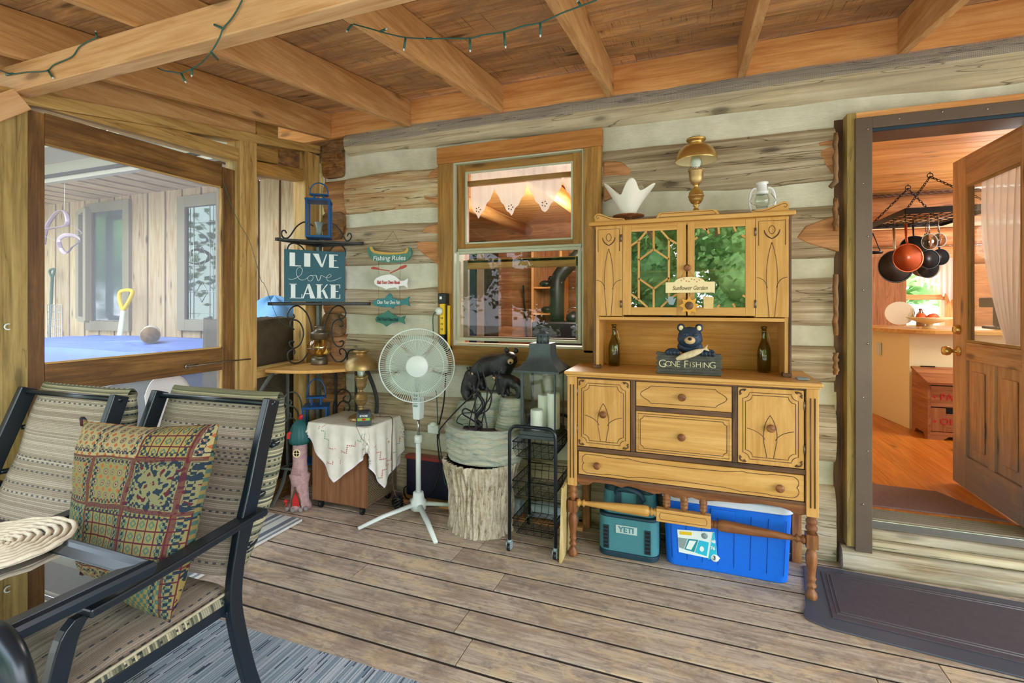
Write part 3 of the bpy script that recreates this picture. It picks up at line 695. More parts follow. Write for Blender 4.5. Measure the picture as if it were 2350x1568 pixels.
dd('wood_sill', (.80, 2.975, .155), (1.9, 3.03, .2), 'step', .008); dd('wood_sill', (.84, 2.945, .115), (1.9, 3.03, .153), 'log_top', .01)
def stepf(u, v):
    x = .715 + 1.4 * u; return (x, 2.86 + .12 * v + .006 * nz(x * 5), .108 + .004 * nz(x * 3, v * 2))
sm = MB(); 
def stp(u, v):
    x = .715 + 1.5 * u; pr = [(3.0, .0), (2.925, .0), (2.918, .03), (2.925, .07), (2.935, .098), (2.96, .108), (3.02, .11), (3.02, .0)]
    p = pr[round(v * 7)]; return (x, p[0] + .008 * nz(x * 6, p[1] * 9), p[1] + (.006 * nz(x * 4, p[0] * 9) if p[1] > .02 else 0))
sm.grid(stp, 60, 7, tcf=lambda u, v: (1.5 * u, .3 * v, 0)); sm._add([stp(0, i / 7) for i in range(8)], [tuple(range(8))])
tag(sm.build('log_step', 'step'), 'low weathered hewn log step below the open door', 'step')
# ================================================================== indoors (setting)
IZ = .25
b = MB(); rr = random.Random(9); x = -5.0
while x < 6:
    b.box((x + .001, 3.17 if x > -2.7 else 4.15, IZ - .03), (x + .139, 9.0, IZ), 1, rnd=rr.random()); x += .14
fi = struct(b.build('floor', 'floor_in', bevel=0)); fi.name = 'floor_indoors'
b = MB(); y = 3.19
while y < 9:
    XL = -5.2 if y > 4.1 else -2.7; x = XL + .2 + rr.random()
    b.box((XL, y + .002, 2.47), (x, y + .128, 2.49), 0, rnd=rr.random())
    while x < 6:
        x2 = x + rr.uniform(1.2, 2.6); b.box((x + .001, y + .002, 2.47), (x2, y + .128, 2.49), 0, rnd=rr.random()); x = x2
    y += .13
ci = struct(b.build('ceiling_indoors', 'pine_in', bevel=.002))
box('upper_ceiling', (-2.7, 3.19, 2.492), (7, 9.1, 2.6), 'black', ci, 0); box('upper_ceiling', (-5.2, 4.1, 2.492), (-2.7, 9.1, 2.6), 'black', ci, 0)
MB().tube([(-.5, 5.95, 2.34), (2.5, 5.93, 2.33), (6, 5.95, 2.34)], [.13, .125, .13], 16).build('ceiling_beam', 'log_in', ci)
rope = MB()
for ph in (0, PI): rope.tube([(.7 + i * .02, 5.82 + .008 * math.cos(i * 1.1 + ph), 2.435 + .008 * math.sin(i * 1.1 + ph)) for i in range(200)], .009, 5)
tag(rope.build('rope', 'cord_brown'), 'twisted rope strung along the ceiling log above the pot rack', 'rope')
for x in (-4.2, -3.2, -2.2, -1.2, -.2): MB().tube([(x, 3.2 if x > -2.6 else 4.15, 2.40), (x, 6.5, 2.40)], .075, 10).build('ceiling_beam', 'pine_in', ci)
def logwall(name, x0, x1, y, z0, z1, h=.26, mat='log_in'):
    nseg = int((z1 - z0) / h) + 1; root = None
    for i in range(nseg):
        def f(u, v):
            a = (v - .5) * PI * .92; xx = x0 + (x1 - x0) * u
            return (xx, y + .06 - math.cos(a) * .085 + .01 * nz(xx * 3, v * 3, i), z0 + h * (i + v))
        m = MB().grid(f, 60, 8, tcf=lambda u, v: (x0 + (x1 - x0) * u, v * h, i * .3))
        o = m.build('log' if root else name, mat, root)
        if root is None: root = struct(o)
    return root
logwall('wall_living_room', -5.1, .7, 6.5, IZ, 2.47)
logwall('wall_kitchen', .7, 6.2, 8.3, IZ, 1.0)
kw = bpy.data.objects['wall_kitchen']
for i, z in enumerate((1.9, 2.16)):
    MB().tube([(.7, 8.35, z + .13), (6.2, 8.35, z + .13)], .13, 14).build('log', 'log_in', kw)
MB().box((.7, 8.35, 1.0), (2.55, 8.45, 1.9)).build('log', 'log_in', kw, bevel=0); MB().box((3.25, 8.33, 1.0), (6.2, 8.45, 1.9)).build('log', 'log_in', kw, bevel=0)
pw = struct(box('wall_partition', (.7, 3.19, IZ), (.8, 8.3, 2.47), 'cream', None, 0)); struct(box('wall_right', (6.0, 3.19, IZ), (6.1, 8.4, 2.47), 'log_in', None, 0))
struct(box('wall_far_left', (-5.2, 4.1, IZ), (-5.1, 6.6, 2.47), 'log_in', None, 0))
s_ = struct(box('wall_side', (-2.72, 3.06, 0), (-2.60, 4.1, 2.72), 'log_end', None, .01))
box('cream_panel', (.85, 8.2, 1.95), (2.28, 8.26, 2.3), 'yellow' if 0 else 'cream', kw, 0)
# kitchen window
wk = thing('window_2', None, None, (2.9, 8.3, 1.0)); struct(wk)
def fr2(x0, x1, z0, z1, w_, y0, y1, m, n, p): 
    q = MB(); q.box((x0, y0, z0), (x0 + w_, y1, z1)); q.box((x1 - w_, y0, z0), (x1, y1, z1)); q.box((x0 + w_, y0, z0), (x1 - w_, y1, z0 + w_)); q.box((x0 + w_, y0, z1 - w_), (x1 - w_, y1, z1)); return q.build(n, m, p, bevel=.003)
fr2(2.53, 3.27, .98, 1.92, .09, 8.2, 8.36, 'pine_in', 'window_frame', wk); box('sash_rail', (2.6, 8.24, 1.42), (3.2, 8.3, 1.49), 'pine_in', wk)
MB().box((2.62, 8.3, 1.07), (3.18, 8.305, 1.83)).build('pane', 'glass', wk)
def ktarp(u, v):
    x = 1.9 + 2.2 * u; z = .2 + 1.25 * v - .3 * abs(u - .5) * v; return (x, 10.2 + .12 * math.sin(u * 23 + v * 2) * (1.2 - v) + .4 * v, z)
tag(MB().grid(ktarp, 60, 8).build('tarp', plain('pale_tarp', H('b8c8ec'), .6), solid=.004), 'pale blue tarp draped outside the kitchen window', 'tarp')
tree(3.6, 13.5, 4, 2.2, 'bright green tree outside the kitchen window', seed=12, n=20)
def kcur(u, v):
    x = 2.85 + .48 * u; zt = 1.98; zb = 1.62 - .35 * u ** 2 + .04 * math.sin(u * 40); return (x, 8.14 + .018 * math.sin(u * 50), zt + (zb - zt) * v)
tag(MB().grid(kcur, 90, 10).build('curtain', 'curtain'), 'white lace curtain over the kitchen window', 'curtain')
# tall cabinet and fridge edge
t = thing('tall_cabinet', 'tall reddish wooden cabinet behind the kitchen counter', 'cabinet', (2.2, 7.4, IZ))
MB().box((1.96, 7.2, IZ), (2.42, 7.6, 1.98)).build('body', 'door_pine', t, bevel=.005); box('door', (1.98, 7.18, .3), (2.40, 7.2, 1.94), 'log_in', t, .004); box('dark_side', (1.87, 7.22, IZ), (1.955, 7.6, 1.99), 'black', t)
bk = MB(); bk.lathe([(.05, 0), (.10, .01), (.11, .035), (.105, .04), (.09, .015), (0, .012)], (2.12, 7.35, 1.985), seg=20)
for a in (0, 2.1, 4.2): bk.tube([(2.12 + .09 * math.cos(a), 7.35 + .09 * math.sin(a), 2.0), (2.12, 7.35, 2.26)], .006, 5)
bk.build('hanging_basket', 'black_wire'); tag(bpy.data.objects['hanging_basket'], 'small black wire basket on top of the tall kitchen cabinet', 'basket')
# counter
ct = thing('kitchen_counter', 'cream kitchen peninsula with a butcher block worktop', 'counter', (2.4, 5.6, IZ))
MB().prism([(1.79, 5.27), (3.6, 5.27), (3.6, 6.2), (1.66, 6.2)], .85, (0, 0, IZ), (1, 0, 0), (0, 1, 0)).build('base', 'cream', ct, bevel=.004)
top = smooth_pts([(1.57, 6.25, 0), (1.60, 5.7, 0), (1.68, 5.36, 0), (1.86, 5.17, 0), (2.2, 5.15, 0), (3.65, 5.15, 0)], 5)
MB().prism([(p.x, p.y) for p in top] + [(3.65, 6.25)], .035, (0, 0, 1.10), (1, 0, 0), (0, 1, 0)).build('worktop', 'honey', ct, bevel=.004)
box('outlet', (1.70, 5.72, .86), (1.722, 5.80, .98), 'white', ct)
# fruit bowl
fb = thing('fruit_bowl', 'footed pale fruit bowl on the kitchen counter', 'bowl', (2.02, 5.5, 1.135))
MB().lathe([(.055, 0), (.05, .012), (.025, .03), (.03, .045), (.09, .06), (.17, .10), (.165, .105), (.08, .068), (0, .06)], (2.02, 5.5, 1.135), seg=28).build('bowl', 'cream', fb)
for i, (dx, dy, r) in enumerate(((-.06, 0, .042), (.04, .02, .04), (0, -.05, .038))):
    tag(MB().ball((2.02 + dx, 5.5 + dy, 1.215 + r * .5), r, 14, 10).build('orange', plain('orange_fruit_%d' % i, H('d8602c'), .5)), ('orange fruit at the left of the pale bowl', 'orange fruit at the right rear of the pale bowl', 'orange fruit at the front of the pale bowl')[i], 'fruit', 'fruit in the pale bowl')
mr = thing('arched_mirror', 'small arched mirror standing on the counter before the cabinet', 'mirror', (1.97, 6.1, 1.135))
MB().prism([(math.cos(a) * .13, .13 + math.sin(a) * (.12)) for a in [i * PI * 2 / 24 for i in range(24)]], .01, (1.99, 6.1, 1.135)).build('plate', plain('mirror', H('e0d4b8'), .15), mr)  # plain cream colour: the bright window reflection is painted into the mirror
for i, (x, y, m, lab) in enumerate(((2.06, 5.98, 'glass', 'clear bottle beside the arched mirror'), (2.14, 6.02, 'steel', 'steel topped jar left of the kitchen window'))):
    tag(MB().lathe([(.035, 0), (.035, .12), (.015, .15), (.015, .18), (0, .18)], (x, y, 1.135), seg=14).build('jar', m), lab, 'jar', 'jars on the counter')
cm = thing('coffee_maker', 'black coffee maker at the right end of the kitchen counter', 'coffee maker', (2.62, 5.6, 1.135))
q = MB(); q.box((2.50, 5.5, 1.135), (2.72, 5.75, 1.16)); q.box((2.58, 5.55, 1.16), (2.72, 5.75, 1.36)); q.box((2.48, 5.48, 1.33), (2.72, 5.75, 1.42)); q.build('body', 'black', cm, bevel=.01)
MB().tube(arc((2.6, 5.5, 1.42), .08, 0, 180, 10), .008, 6).build('handle', 'steel', cm)
# bin for potatoes and onions
bn = thing('vegetable_bin', 'reddish wooden vegetable bin with red stencilled words and slanted lid', 'bin', (2.05, 5.1, IZ))
X0, X1, Y0, Y1 = 1.80, 2.40, 4.93, 5.24
MB().prism([(Y0, .05), (Y0, .45), (Y1, .54), (Y1, .0), (Y1 - .05, 0), (Y1 - .08, .04), (Y0 + .08, .04), (Y0 + .05, 0), (Y0, 0)], .02, (X0, 0, IZ), (0, 1, 0), (0, 0, 1)).build('side_panel', 'cherry', bn)
MB().prism([(Y0, .05), (Y0, .45), (Y1, .54), (Y1, .0), (Y0, 0)], .02, (X1 - .02, 0, IZ), (0, 1, 0), (0, 0, 1)).build('side_panel', 'cherry', bn)
q = MB(); q.box((X0 + .02, Y0, IZ + .27), (X1 - .02, Y0 + .015, IZ + .44)); q.build('front_board', 'cherry', bn, bevel=.002)
q = MB(); q.box((X0 + .02, Y0, IZ + .07), (X0 + .12, Y0 + .015, IZ + .26)); q.box((X0 + .12, Y0, IZ + .07), (X1 - .02, Y0 + .015, IZ + .215)); q.build('drawer_front', 'cherry', bn, bevel=.002)
MB().prism([(X0 + .02, .0), (X0 + .02, .065), (X1 - .02, .065), (X1 - .02, 0), (X1 - .1, 0), (X1 - .14, .03), (X0 + .14, .03), (X0 + .1, 0)], .015, (0, Y0 + .015, IZ)).build('plinth', 'cherry', bn)
box('inner_box', (X0 + .03, Y0 + .03, IZ + .06), (X1 - .03, Y1, IZ + .42), 'black', bn, 0)
MB().hexa([(X0 - .01, Y0 - .02, IZ + .45), (X1 + .01, Y0 - .02, IZ + .45), (X1 + .01, Y1, IZ + .545), (X0 - .01, Y1, IZ + .545), (X0 - .01, Y0 - .02, IZ + .47), (X1 + .01, Y0 - .02, IZ + .47), (X1 + .01, Y1, IZ + .565), (X0 - .01, Y1, IZ + .565)]).build('lid', 'cherry', bn, bevel=.003)
MB().ball((2.1, 5.05, IZ + .515), (.03, .02, .016), 12, 8).build('lid_knob', 'red', bn)
for xx in (1.86, 2.15): box('hinge', (xx, 5.225, IZ + .558), (xx + .1, 5.245, IZ + .57), 'black', bn, 0)
for zz in (.35, .15): MB().prism([(0, -.014), (.014, 0), (0, .014), (-.014, 0)], .001, (X0 + .045, Y0 + .0005, IZ + zz)).build('diamond_mark', 'red', bn)
text('lettering', 'PATATES', .075, 'red', bn, (X0 + .08, Y0 - .001, IZ + .35), (1, 0, 0), (0, 0, 1), align='LEFT'); text('lettering', 'OIGNONS', .075, 'red', bn, (X0 + .08, Y0 - .001, IZ + .15), (1, 0, 0), (0, 0, 1), align='LEFT')
# rug indoors
MB().prism([(.86, 3.19), (1.50, 3.19), (1.34, 3.55), (.7, 3.58)], .008, (0, 0, IZ), (1, 0, 0), (0, 1, 0)).build('rug', plain('purple_rug', H('7e6260'), .9, 0, .15, 90)); tag(bpy.data.objects['rug'], 'dusty purple rug on the orange floor inside the door', 'rug')
# pot rack
pr = thing('pot_rack', 'black iron pot rack hanging by chains from the kitchen ceiling', 'rack', (1.9, 5.3, 2.12))
q = MB(); P4 = [Vector((1.62, 4.84, 2.12)), Vector((2.2, 4.84, 2.12)), Vector((2.2, 5.72, 2.12)), Vector((1.62, 5.72, 2.12))]
for i in range(4): q.beam(P4[i], P4[(i + 1) % 4], .012, .045)
q.build('frame', 'black', pr, bevel=.002)
q = MB()
for i in range(1, 8): q.tube([(1.62 + .0725 * i, 4.84, 2.11), (1.62 + .0725 * i, 5.72, 2.11)], .004, 5)
for i in range(1, 9): q.tube([(1.62, 4.84 + .098 * i, 2.11), (2.2, 4.84 + .098 * i, 2.11)], .004, 5)
q.build('grid', 'black', pr)
def chain(a, c, m='black_wire', n=None):
    a = Vector(a); c = Vector(c); d = c - a; n = n or int(d.length / .028); mb = MB(); dn = d.normalized(); o1 = dn.orthogonal().normalized(); o2 = dn.cross(o1)
    for i in range(n):
        p = a + d * (i + .5) / n; oo = o1 if i % 2 else o2
        mb.tube([p + dn * .019 * math.cos(k * PI / 4) + oo * .009 * math.sin(k * PI / 4) for k in range(8)], .0032, 4, closed=True)
    return mb
for hk, cs_ in (((1.86, 5.05, 2.45), (0, 1)), ((1.86, 5.5, 2.45), (2, 3))):
    MB().tube(arc((hk[0], hk[1], 2.44), .02, 0, 360, 12), .004, 5).cyl(hk, (hk[0], hk[1], 2.475), .004).build('ceiling_hook', 'black', pr)
    for j in cs_: chain((hk[0], hk[1], 2.43), P4[j]).build('chain', 'black_wire', pr)
# pans on the rack
def pan(lab, px, py, y, r, depth, mo, mi, tilt=0, hl=.16, name='frying_pan', hm='black', hookz=2.10, cat='pan'):
    c = onY(px, py, y); t = thing(name, lab, cat, c, tilt, 'pans hanging from the pot rack')
    loc = MB(); loc.lathe([(0, depth), (r * .78, depth), (r * .97, .004), (r, 0), (r * .93, .006), (r * .75, depth - .006), (0, depth - .006)], (0, 0, 0), 'y', 30); loc.build('pan_body', mo, t, world=False)
    MB().lathe([(0, depth - .010), (r * .74, depth - .010), (r * .90, .006)], (0, 0, 0), 'y', 30).build('pan_lining', mi, t, world=False)
    MB().tube([(0, .01, r * .95), (0, .02, r + .03), (0, .03, r + hl)], [.008, .009, .011], 8, flat=(1.4, .7)).build('handle', hm, t, world=False)
    zt = hookz - c.z
    MB().tube([(0, .03, r + hl - .01), (.012, .03, r + hl + .01), (0, .03, r + hl + .02), (0, .03, max(zt - .01, r + hl + .03)), (0, .03, zt + .03)], .003, 5).build('hook', 'black_wire', t, world=False)
    return t
pan('orange copper frying pan hanging at the front of the pot rack', 2084, 592, 5.0, .122, .04, 'copper', plain('copper_inside', H('a84a22'), .35), .25, .17, hm='copper')
pan('large black frying pan hanging behind the orange copper pan', 2056, 612, 5.2, .145, .045, 'black', plain('pan_inside', H('34302c'), .5), .2, .2, hm='steel')
pan('black saucepan hanging to the right of the orange pan', 2134, 595, 5.25, .085, .09, 'black', 'black', .3, .14, name='saucepan', cat='saucepan')
pan('small black saucepan hanging at the far right of the rack', 2158, 590, 5.45, .075, .08, 'black', 'black', .2, .14, name='saucepan', cat='saucepan')
pan('dull grey saucepan hanging lowest, behind the black saucepans', 2130, 612, 5.6, .11, .10, 'bronze', 'black', .3, .2, name='saucepan', cat='saucepan')
pan('wide dark pan hanging behind, between copper pan and saucepans', 2098, 570, 5.65, .12, .05, 'black', 'black', 0, .14)
for i, (px, py, r, lab) in enumerate(((2134, 555, .066, 'clear glass lid hanging in front of the saucepans'), (2156, 551, .058, 'clear glass lid hanging at the right, behind the first lid'))):
    c = onY(px, py, 5.0 + .12 * i); t = thing('glass_cover', lab, 'lid', c, .3, 'glass lids on the pot rack')
    MB().lathe([(0, -.02), (r * .6, -.014), (r * .96, 0), (r, .004)], (0, 0, 0), 'y', 24).build('dome', glassy('lid_glass%d' % i, (.85, .82, .78), 3.), t, world=False)
    MB().tube([(r * math.cos(a * PI / 14), .003, r * math.sin(a * PI / 14)) for a in range(28)], .003, 6, closed=True).build('rim', 'label_grey', t, world=False)
    MB().tube([(0, 0, r), (0, .01, r + .07), (0, .01, 2.11 - c.z)], .004, 5).build('handle', 'steel', t, world=False)
# the open door
dl = thing('door_leaf', None, None, (1.525, 2.99, .27)); struct(dl); dl.name = 'door_3'
XA, XB = 1.503, 1.545
def dp(n, y0, z0, y1, z1, m='door_low', xa=XA, xb=XB, bv=.003, g=None): return MB().box((xa, y0, z0), (xb, y1, z1), g).build(n, m, dl, bevel=bv)
dp('lock_stile', 3.62, .27, 3.775, 2.235); dp('hinge_stile', 2.99, .27, 3.10, 2.235); dp('top_rail', 3.10, 2.06, 3.62, 2.235, g=1); dp('lock_rail', 3.10, 1.03, 3.62, 1.135, g=1)
dp('bottom_rail', 3.10, .27, 3.62, .46, g=1); dp('mullion', 3.335, .46, 3.395, 1.03)
for y0, y1 in ((3.10, 3.335), (3.395, 3.62)):
    dp('panel', y0 + .001, .461, y1 - .001, 1.029, xa=XA + .014, xb=XB - .012, bv=0); dp('panel_field', y0 + .05, .52, y1 - .05, .97, xa=XA + .006, xb=XA + .013, bv=.005)
q = MB()
for y0, y1, z0, z1 in ((3.10, 3.115, 1.136, 2.06), (3.605, 3.62, 1.136, 2.06), (3.115, 3.605, 1.136, 1.15), (3.115, 3.605, 2.046, 2.06)): q.box((XA + .002, y0, z0), (XA + .018, y1, z1))
q.build('glazing_bead', 'trim', dl, bevel=.002)
MB().box((XA + .02, 3.11, 1.14), (XA + .024, 3.61, 2.055)).build('pane', 'glass', dl)
def dcur(u, v):
    v2 = v; w_ = 1 - .55 * v ** 2.2; yc = 3.10 + .12 * v; y = yc + (.455 + .02 * math.sin(v * 3)) * u * w_ - .1 * v * u
    return (XB + .012 + .012 * math.sin(u * 42 + v) + .004 * math.sin(u * 90), y, 2.08 - .93 * v)
tag(MB().grid(dcur, 120, 16).build('curtain', 'curtain'), 'sheer pleated curtain gathered over the glass of the open door', 'curtain')
kb = MB(); kb.lathe([(.03, 0), (.03, -.006), (.012, -.012), (.011, -.035), (.024, -.045), (.029, -.06), (.024, -.078), (0, -.083)], (XA, 3.70, 1.075), 'x', 22); kb.build('door_knob', 'brass', dl)
kb = MB(); kb.lathe([(.028, 0), (.030, -.004), (.024, -.02), (.02, -.026), (0, -.026)], (XA, 3.70, 1.205), 'x', 22); kb.build('deadbolt', 'brass', dl)
kb = MB(); kb.lathe([(.03, 0), (.03, .006), (.012, .012), (.011, .035), (.024, .045), (.029, .06), (.024, .078), (0, .083)], (XB, 3.70, 1.075), 'x', 22); kb.build('door_knob', 'brass', dl)
for a in dl.children: pass
# living room seen through the window
vv_ = thing('valance', 'white scalloped lace valance inside the window', 'valance', (-1.08, 3.16, 2.2))
def val(u, v):
    x = -1.475 + .80 * u; ph = (u * 3.3 + .25) % 1.0; zb = 2.165 - .20 * (1 - abs(2 * ph - 1)) ** .8 + .006 * math.cos(u * 120); zt = 2.32
    return (x, 3.11 + .008 * math.sin(u * 70) * (1 - .5 * v), zt + (zb - zt) * v)
MB().grid(val, 160, 8).build('cloth', sheer('lace', (.98, .95, .94), .12), vv_)
q = MB()
for i in range(4):
    u = (i + .25) / 3.3 if i else .08; p = val(min(u, .98), .9)
    for k in range(5): q.ball((p[0] + .016 * math.cos(k * 1.26), p[1] - .012, p[2] + .02 + .016 * math.sin(k * 1.26)), .005, 6, 4)
q.build('embroidery', 'taupe', vv_)
t = thing('dark_cupboard', 'tall dark glazed cupboard at the left of the living room', 'cupboard', (-2.85, 6.1, IZ))
box('body', (-3.10, 5.9, IZ), (-2.58, 6.35, 2.2), 'black', t); box('door', (-3.05, 5.88, .4), (-2.72, 5.9, 2.1), 'yeti_dark', t); box('grey_edge', (-2.70, 5.87, IZ), (-2.60, 5.9, 2.15), 'taupe', t)
box('post_trim', (-3.35, 5.7, IZ), (-3.12, 5.9, 2.47), 'log_in', pw, .01)
sh = thing('shelf_unit', 'orange wooden shelf unit beside the stove pipe', 'shelf', (-1.8, 6.2, IZ))
box('side', (-1.98, 6.0, IZ), (-1.95, 6.35, 2.2), 'pine_in', sh); box('side', (-1.60, 6.0, IZ), (-1.57, 6.35, 2.2), 'pine_in', sh)
for z in (.9, 1.22, 1.56, 1.9): box('shelf', (-1.95, 6.0, z), (-1.60, 6.35, z + .02), 'pine_in', sh)
box('back', (-1.95, 6.33, IZ), (-1.60, 6.35, 2.2), 'cherry', sh)
def duck(p, lab):
    t = thing('duck_decoy', lab, 'decoy', p, 0, 'duck decoys on the shelf'); MB().ball((p[0], p[1], p[2] + .045), (.08, .045, .045), 12, 8).build('body', 'black', t)
    MB().tube([(p[0] + .05, p[1], p[2] + .06), (p[0] + .06, p[1], p[2] + .11)], .018, 7).ball((p[0] + .07, p[1], p[2] + .12), .026, 9, 6).build('head', 'black', t); MB().cyl((p[0] + .09, p[1], p[2] + .118), (p[0] + .125, p[1], p[2] + .112), .010, .004, 6).build('bill', 'taupe', t)
duck((-1.82, 6.1, 1.58), 'black duck decoy on the upper shelf by the stove pipe'); duck((-1.80, 6.1, 1.24), 'black duck decoy on the lower shelf by the stove pipe')
st = thing('wood_stove', 'black wood stove with a bent stove pipe in the living room', 'stove', (-1.2, 5.7, IZ))
MB().box((-1.75, 5.3, .45), (-1.1, 5.8, 1.16)).build('firebox', 'black', st, bevel=.02)
for x in (-1.7, -1.15):
    for y in (5.35, 5.75): box('leg', (x - .02, y - .02, IZ), (x + .02, y + .02, .45), 'black', st)
MB().tube(smooth_pts([(-1.52, 5.6, 1.16), (-1.52, 5.6, 1.55), (-1.50, 5.6, 1.68), (-1.40, 5.6, 1.80), (-1.25, 5.62, 1.95), (-1.1, 5.65, 2.2)], 4), .085, 16).build('stove_pipe', 'black', st)
tag(MB().tube([(-2.17, 6.38, .9), (-2.20, 6.36, 1.4), (-2.21, 6.35, 1.62)], .012, 6).build('fire_poker', 'black'), 'thin black fire poker leaning against the indoor log wall', 'poker')
kt = thing('kettle', 'dark kettle standing on the wood stove', 'kettle', (-1.3, 5.5, 1.16)); MB().lathe([(.08, 0), (.09, .03), (.08, .08), (.03, .11), (0, .12)], (-1.3, 5.5, 1.16), seg=16).build('body', 'black', kt); MB().tube(arc((-1.3, 5.5, 1.25), .07, 10, 170, 10), .006, 6).build('handle', 'steel', kt)
# ================================================================== outside on the left
bw = MB(); rr = random.Random(4); x = -2.66; EY = 4.0
while x > -13:
    wd = rr.uniform(.27, .33); bw.box((x - wd + .016, EY, -.4), (x - .016, EY + .03, 2.72), 2, rnd=rr.random()); x -= wd
ew = struct(bw.build('wall_extension', 'batten_wall', bevel=.003))
box('wall_backing', (-13, EY + .031, -.4), (-2.66, EY + .10, 2.72), plain('gap_brown', H('54382a'), .8), ew, 0)
sf = MB(); x = -2.75
while x > -13:
    wd = .30; sf.box((x - wd + .035, 3.30, 2.72), (x - .035, 4.02, 2.745), 1, rnd=rr.random()); x -= wd
sf.build('soffit_board', 'batten_wall', ew, bevel=0)
box('soffit_backing', (-13, 3.2, 2.746), (-2.75, 4.1, 2.78), plain('soffit_gap', H('3c3438'), .8), ew, 0)
box('fascia', (-13, 3.22, 2.70), (-2.9, 3.29, 2.90), plain('fascia_paint', H('a8a296'), .6), ew); box('fascia', (-13, 2.9, 2.92), (-2.9, 3.28, 2.97), plain('eave', H('989080'), .6), ew); box('fascia', (-13, 2.85, 2.97), (-2.9, 2.9, 3.10), 'taupe', ew)
def lowin(n, x0, x1, z0, z1, w_):
    t = thing(n, None, None, ((x0 + x1) / 2, EY, z0)); struct(t)
    q = MB(); q.box((x0, EY - .04, z0), (x0 + w_, EY, z1)); q.box((x1 - w_, EY - .04, z0), (x1, EY, z1)); q.box((x0 + w_, EY - .04, z0), (x1 - w_, EY, z0 + w_)); q.box((x0 + w_, EY - .04, z1 - w_), (x1 - w_, EY, z1)); q.build('window_frame', 'taupe', t, bevel=.004); return t
l2 = lowin('window_3', -5.69, -4.93, 1.05, 2.62, .13)
MB().box((-5.56, EY - .012, 1.18), (-5.06, EY - .002, 2.49)).build('pane', plain('dark_mirror_glass', H('46524e'), .03, .85), l2)
q = MB(); 
for x in (-5.50, -5.44, -5.18, -5.12): q.tube([(x, EY - .014, 1.19), (x, EY - .014, 2.48)], .003, 4)
for z in (1.25, 1.5, 1.8, 2.05, 2.3): q.tube([(-5.55, EY - .014, z), (-5.07, EY - .014, z)], .003, 4)
for z in (1.5, 1.9): q.tube([(-5.31 + .09 * c_, EY - .014, z + .12 * s__) for c_, s__ in ((1, 0), (0, 1), (-1, 0), (0, -1))], .004, 4, closed=True)
q.build('lead_came', 'steel', l2)
l3 = lowin('window_4', -7.40, -6.55, 1.02, 2.66, .12)
MB().box((-7.28, EY - .012, 1.15), (-6.67, EY - .002, 2.54)).build('pane', plain('grey_glass', H('6a737c'), .1, .5), l3)
q = MB(); q.beam((-7.25, 3.82, 1.18), (-7.25, 3.82, 2.52), .06, .06); q.beam((-6.92, 3.72, 1.16), (-6.92, 3.72, 2.52), .06, .05); q.beam((-7.25, 3.82, 1.18), (-6.92, 3.72, 1.16), .05, .06); q.beam((-7.25, 3.82, 2.50), (-6.92, 3.72, 2.52), .05, .06); q.build('open_sash', 'taupe', l3)
# tarp covered pile
def tarpbox(n, x0, x1, y0, y1, z1, m, lab, cat='tarp', seed=0, rnd=.06):
    def f(u, v):
        a = u * 2 * PI
        if v < .5: k = 1.0; z = -.4 + (z1 + .4) * (v / .5); kk = 1 + .05 * (1 - v * 2)
        else: kk = 1 - (v - .5) / .5; z = z1 + .02 * nz(u * 7, v * 5, seed)
        ca, sa = math.cos(a), math.sin(a); p = .28
        x = math.copysign(abs(ca) ** p, ca); y = math.copysign(abs(sa) ** p, sa)
        w1 = .02 * nz(u * 40, v * 3, seed) + .02 * math.sin(u * 90 + seed) * (1 - min(1, v * 2)) * .5
        return ((x0 + x1) / 2 + x * (x1 - x0) / 2 * kk * (1 + w1), (y0 + y1) / 2 + y * (y1 - y0) / 2 * kk * (1 + w1), z + .015 * nz(x * 4 * kk, y * 4 * kk, seed + 3))
    return tag(MB().grid(f, 120, 40, closeu=True).build(n, m), lab, cat)
tarpbox('tarp_cover', -6.4, -3.7, 2.45, 3.6, 1.0, 'tarp', 'bright blue tarp covering a long pile beyond the screen door')
tarpbox('grey_cover', -4.1, -3.25, 1.75, 2.30, .88, 'grey_tarp', 'grey fabric cover beyond the screen door, right of the blue tarp', 'cover', 3)
tarpbox('folded_cover', -3.28, -2.90, 2.44, 3.02, 1.25, 'dark_panel', 'mottled dark brown block standing outside the corner of the porch', 'cover', 5)
q = MB(); q.grid(lambda u, v: (-3.55 + .36 * math.cos(u * 2 * PI) * math.sin(v * PI / 2), 3.35 + .3 * math.sin(u * 2 * PI) * math.sin(v * PI / 2), .9 + .52 * math.cos(v * PI / 2) + .02 * math.sin(u * 30)), 40, 10, closeu=True)
q.cyl((-3.55, 3.35, -.4), (-3.55, 3.35, .92), .3, .34, 20)
tag(q.build('domed_cover', 'tarp_lt'), 'light blue domed cover behind the mottled brown block', 'cover')
sv = thing('shovel', 'shovel with a yellow D-shaped grip leaning on the pale board wall', 'shovel', (-6.0, 3.8, -.4))
g0 = onY(283, 715, 3.82); g1 = onY(274, 778, 3.7)
MB().tube([g1 + (g1 - g0) * 2.2, g1, g0], .028, 10).build('shaft', 'white', sv)
ga = onY(283, 713, 3.82); gb = onY(275, 672, 3.84); gc = onY(304, 670, 3.84); gd = onY(290, 666, 3.84)
MB().tube(smooth_pts([ga, (ga + gb) / 2 + Vector((-.03, 0, 0)), gb, gd, gc, (ga + gc) / 2 + Vector((.02, 0, 0)), ga], 4), .022, 8).build('grip', 'yellow', sv)
e = onY(357, 768, 3.1); lg = thing('firewood_log', 'short round of firewood lying on the blue tarp', 'log', (e.x, 3.1, 1.0))
MB().cyl((e.x - .22, 3.2, 1.08), (e.x + .08, 3.0, 1.075), .075, .08, 14).build('bark', 'bark', lg); MB().cyl((e.x + .08, 3.0, 1.075), (e.x + .087, 2.995, 1.075), .074, .074, 14).build('cut_face', 'log_end', lg)
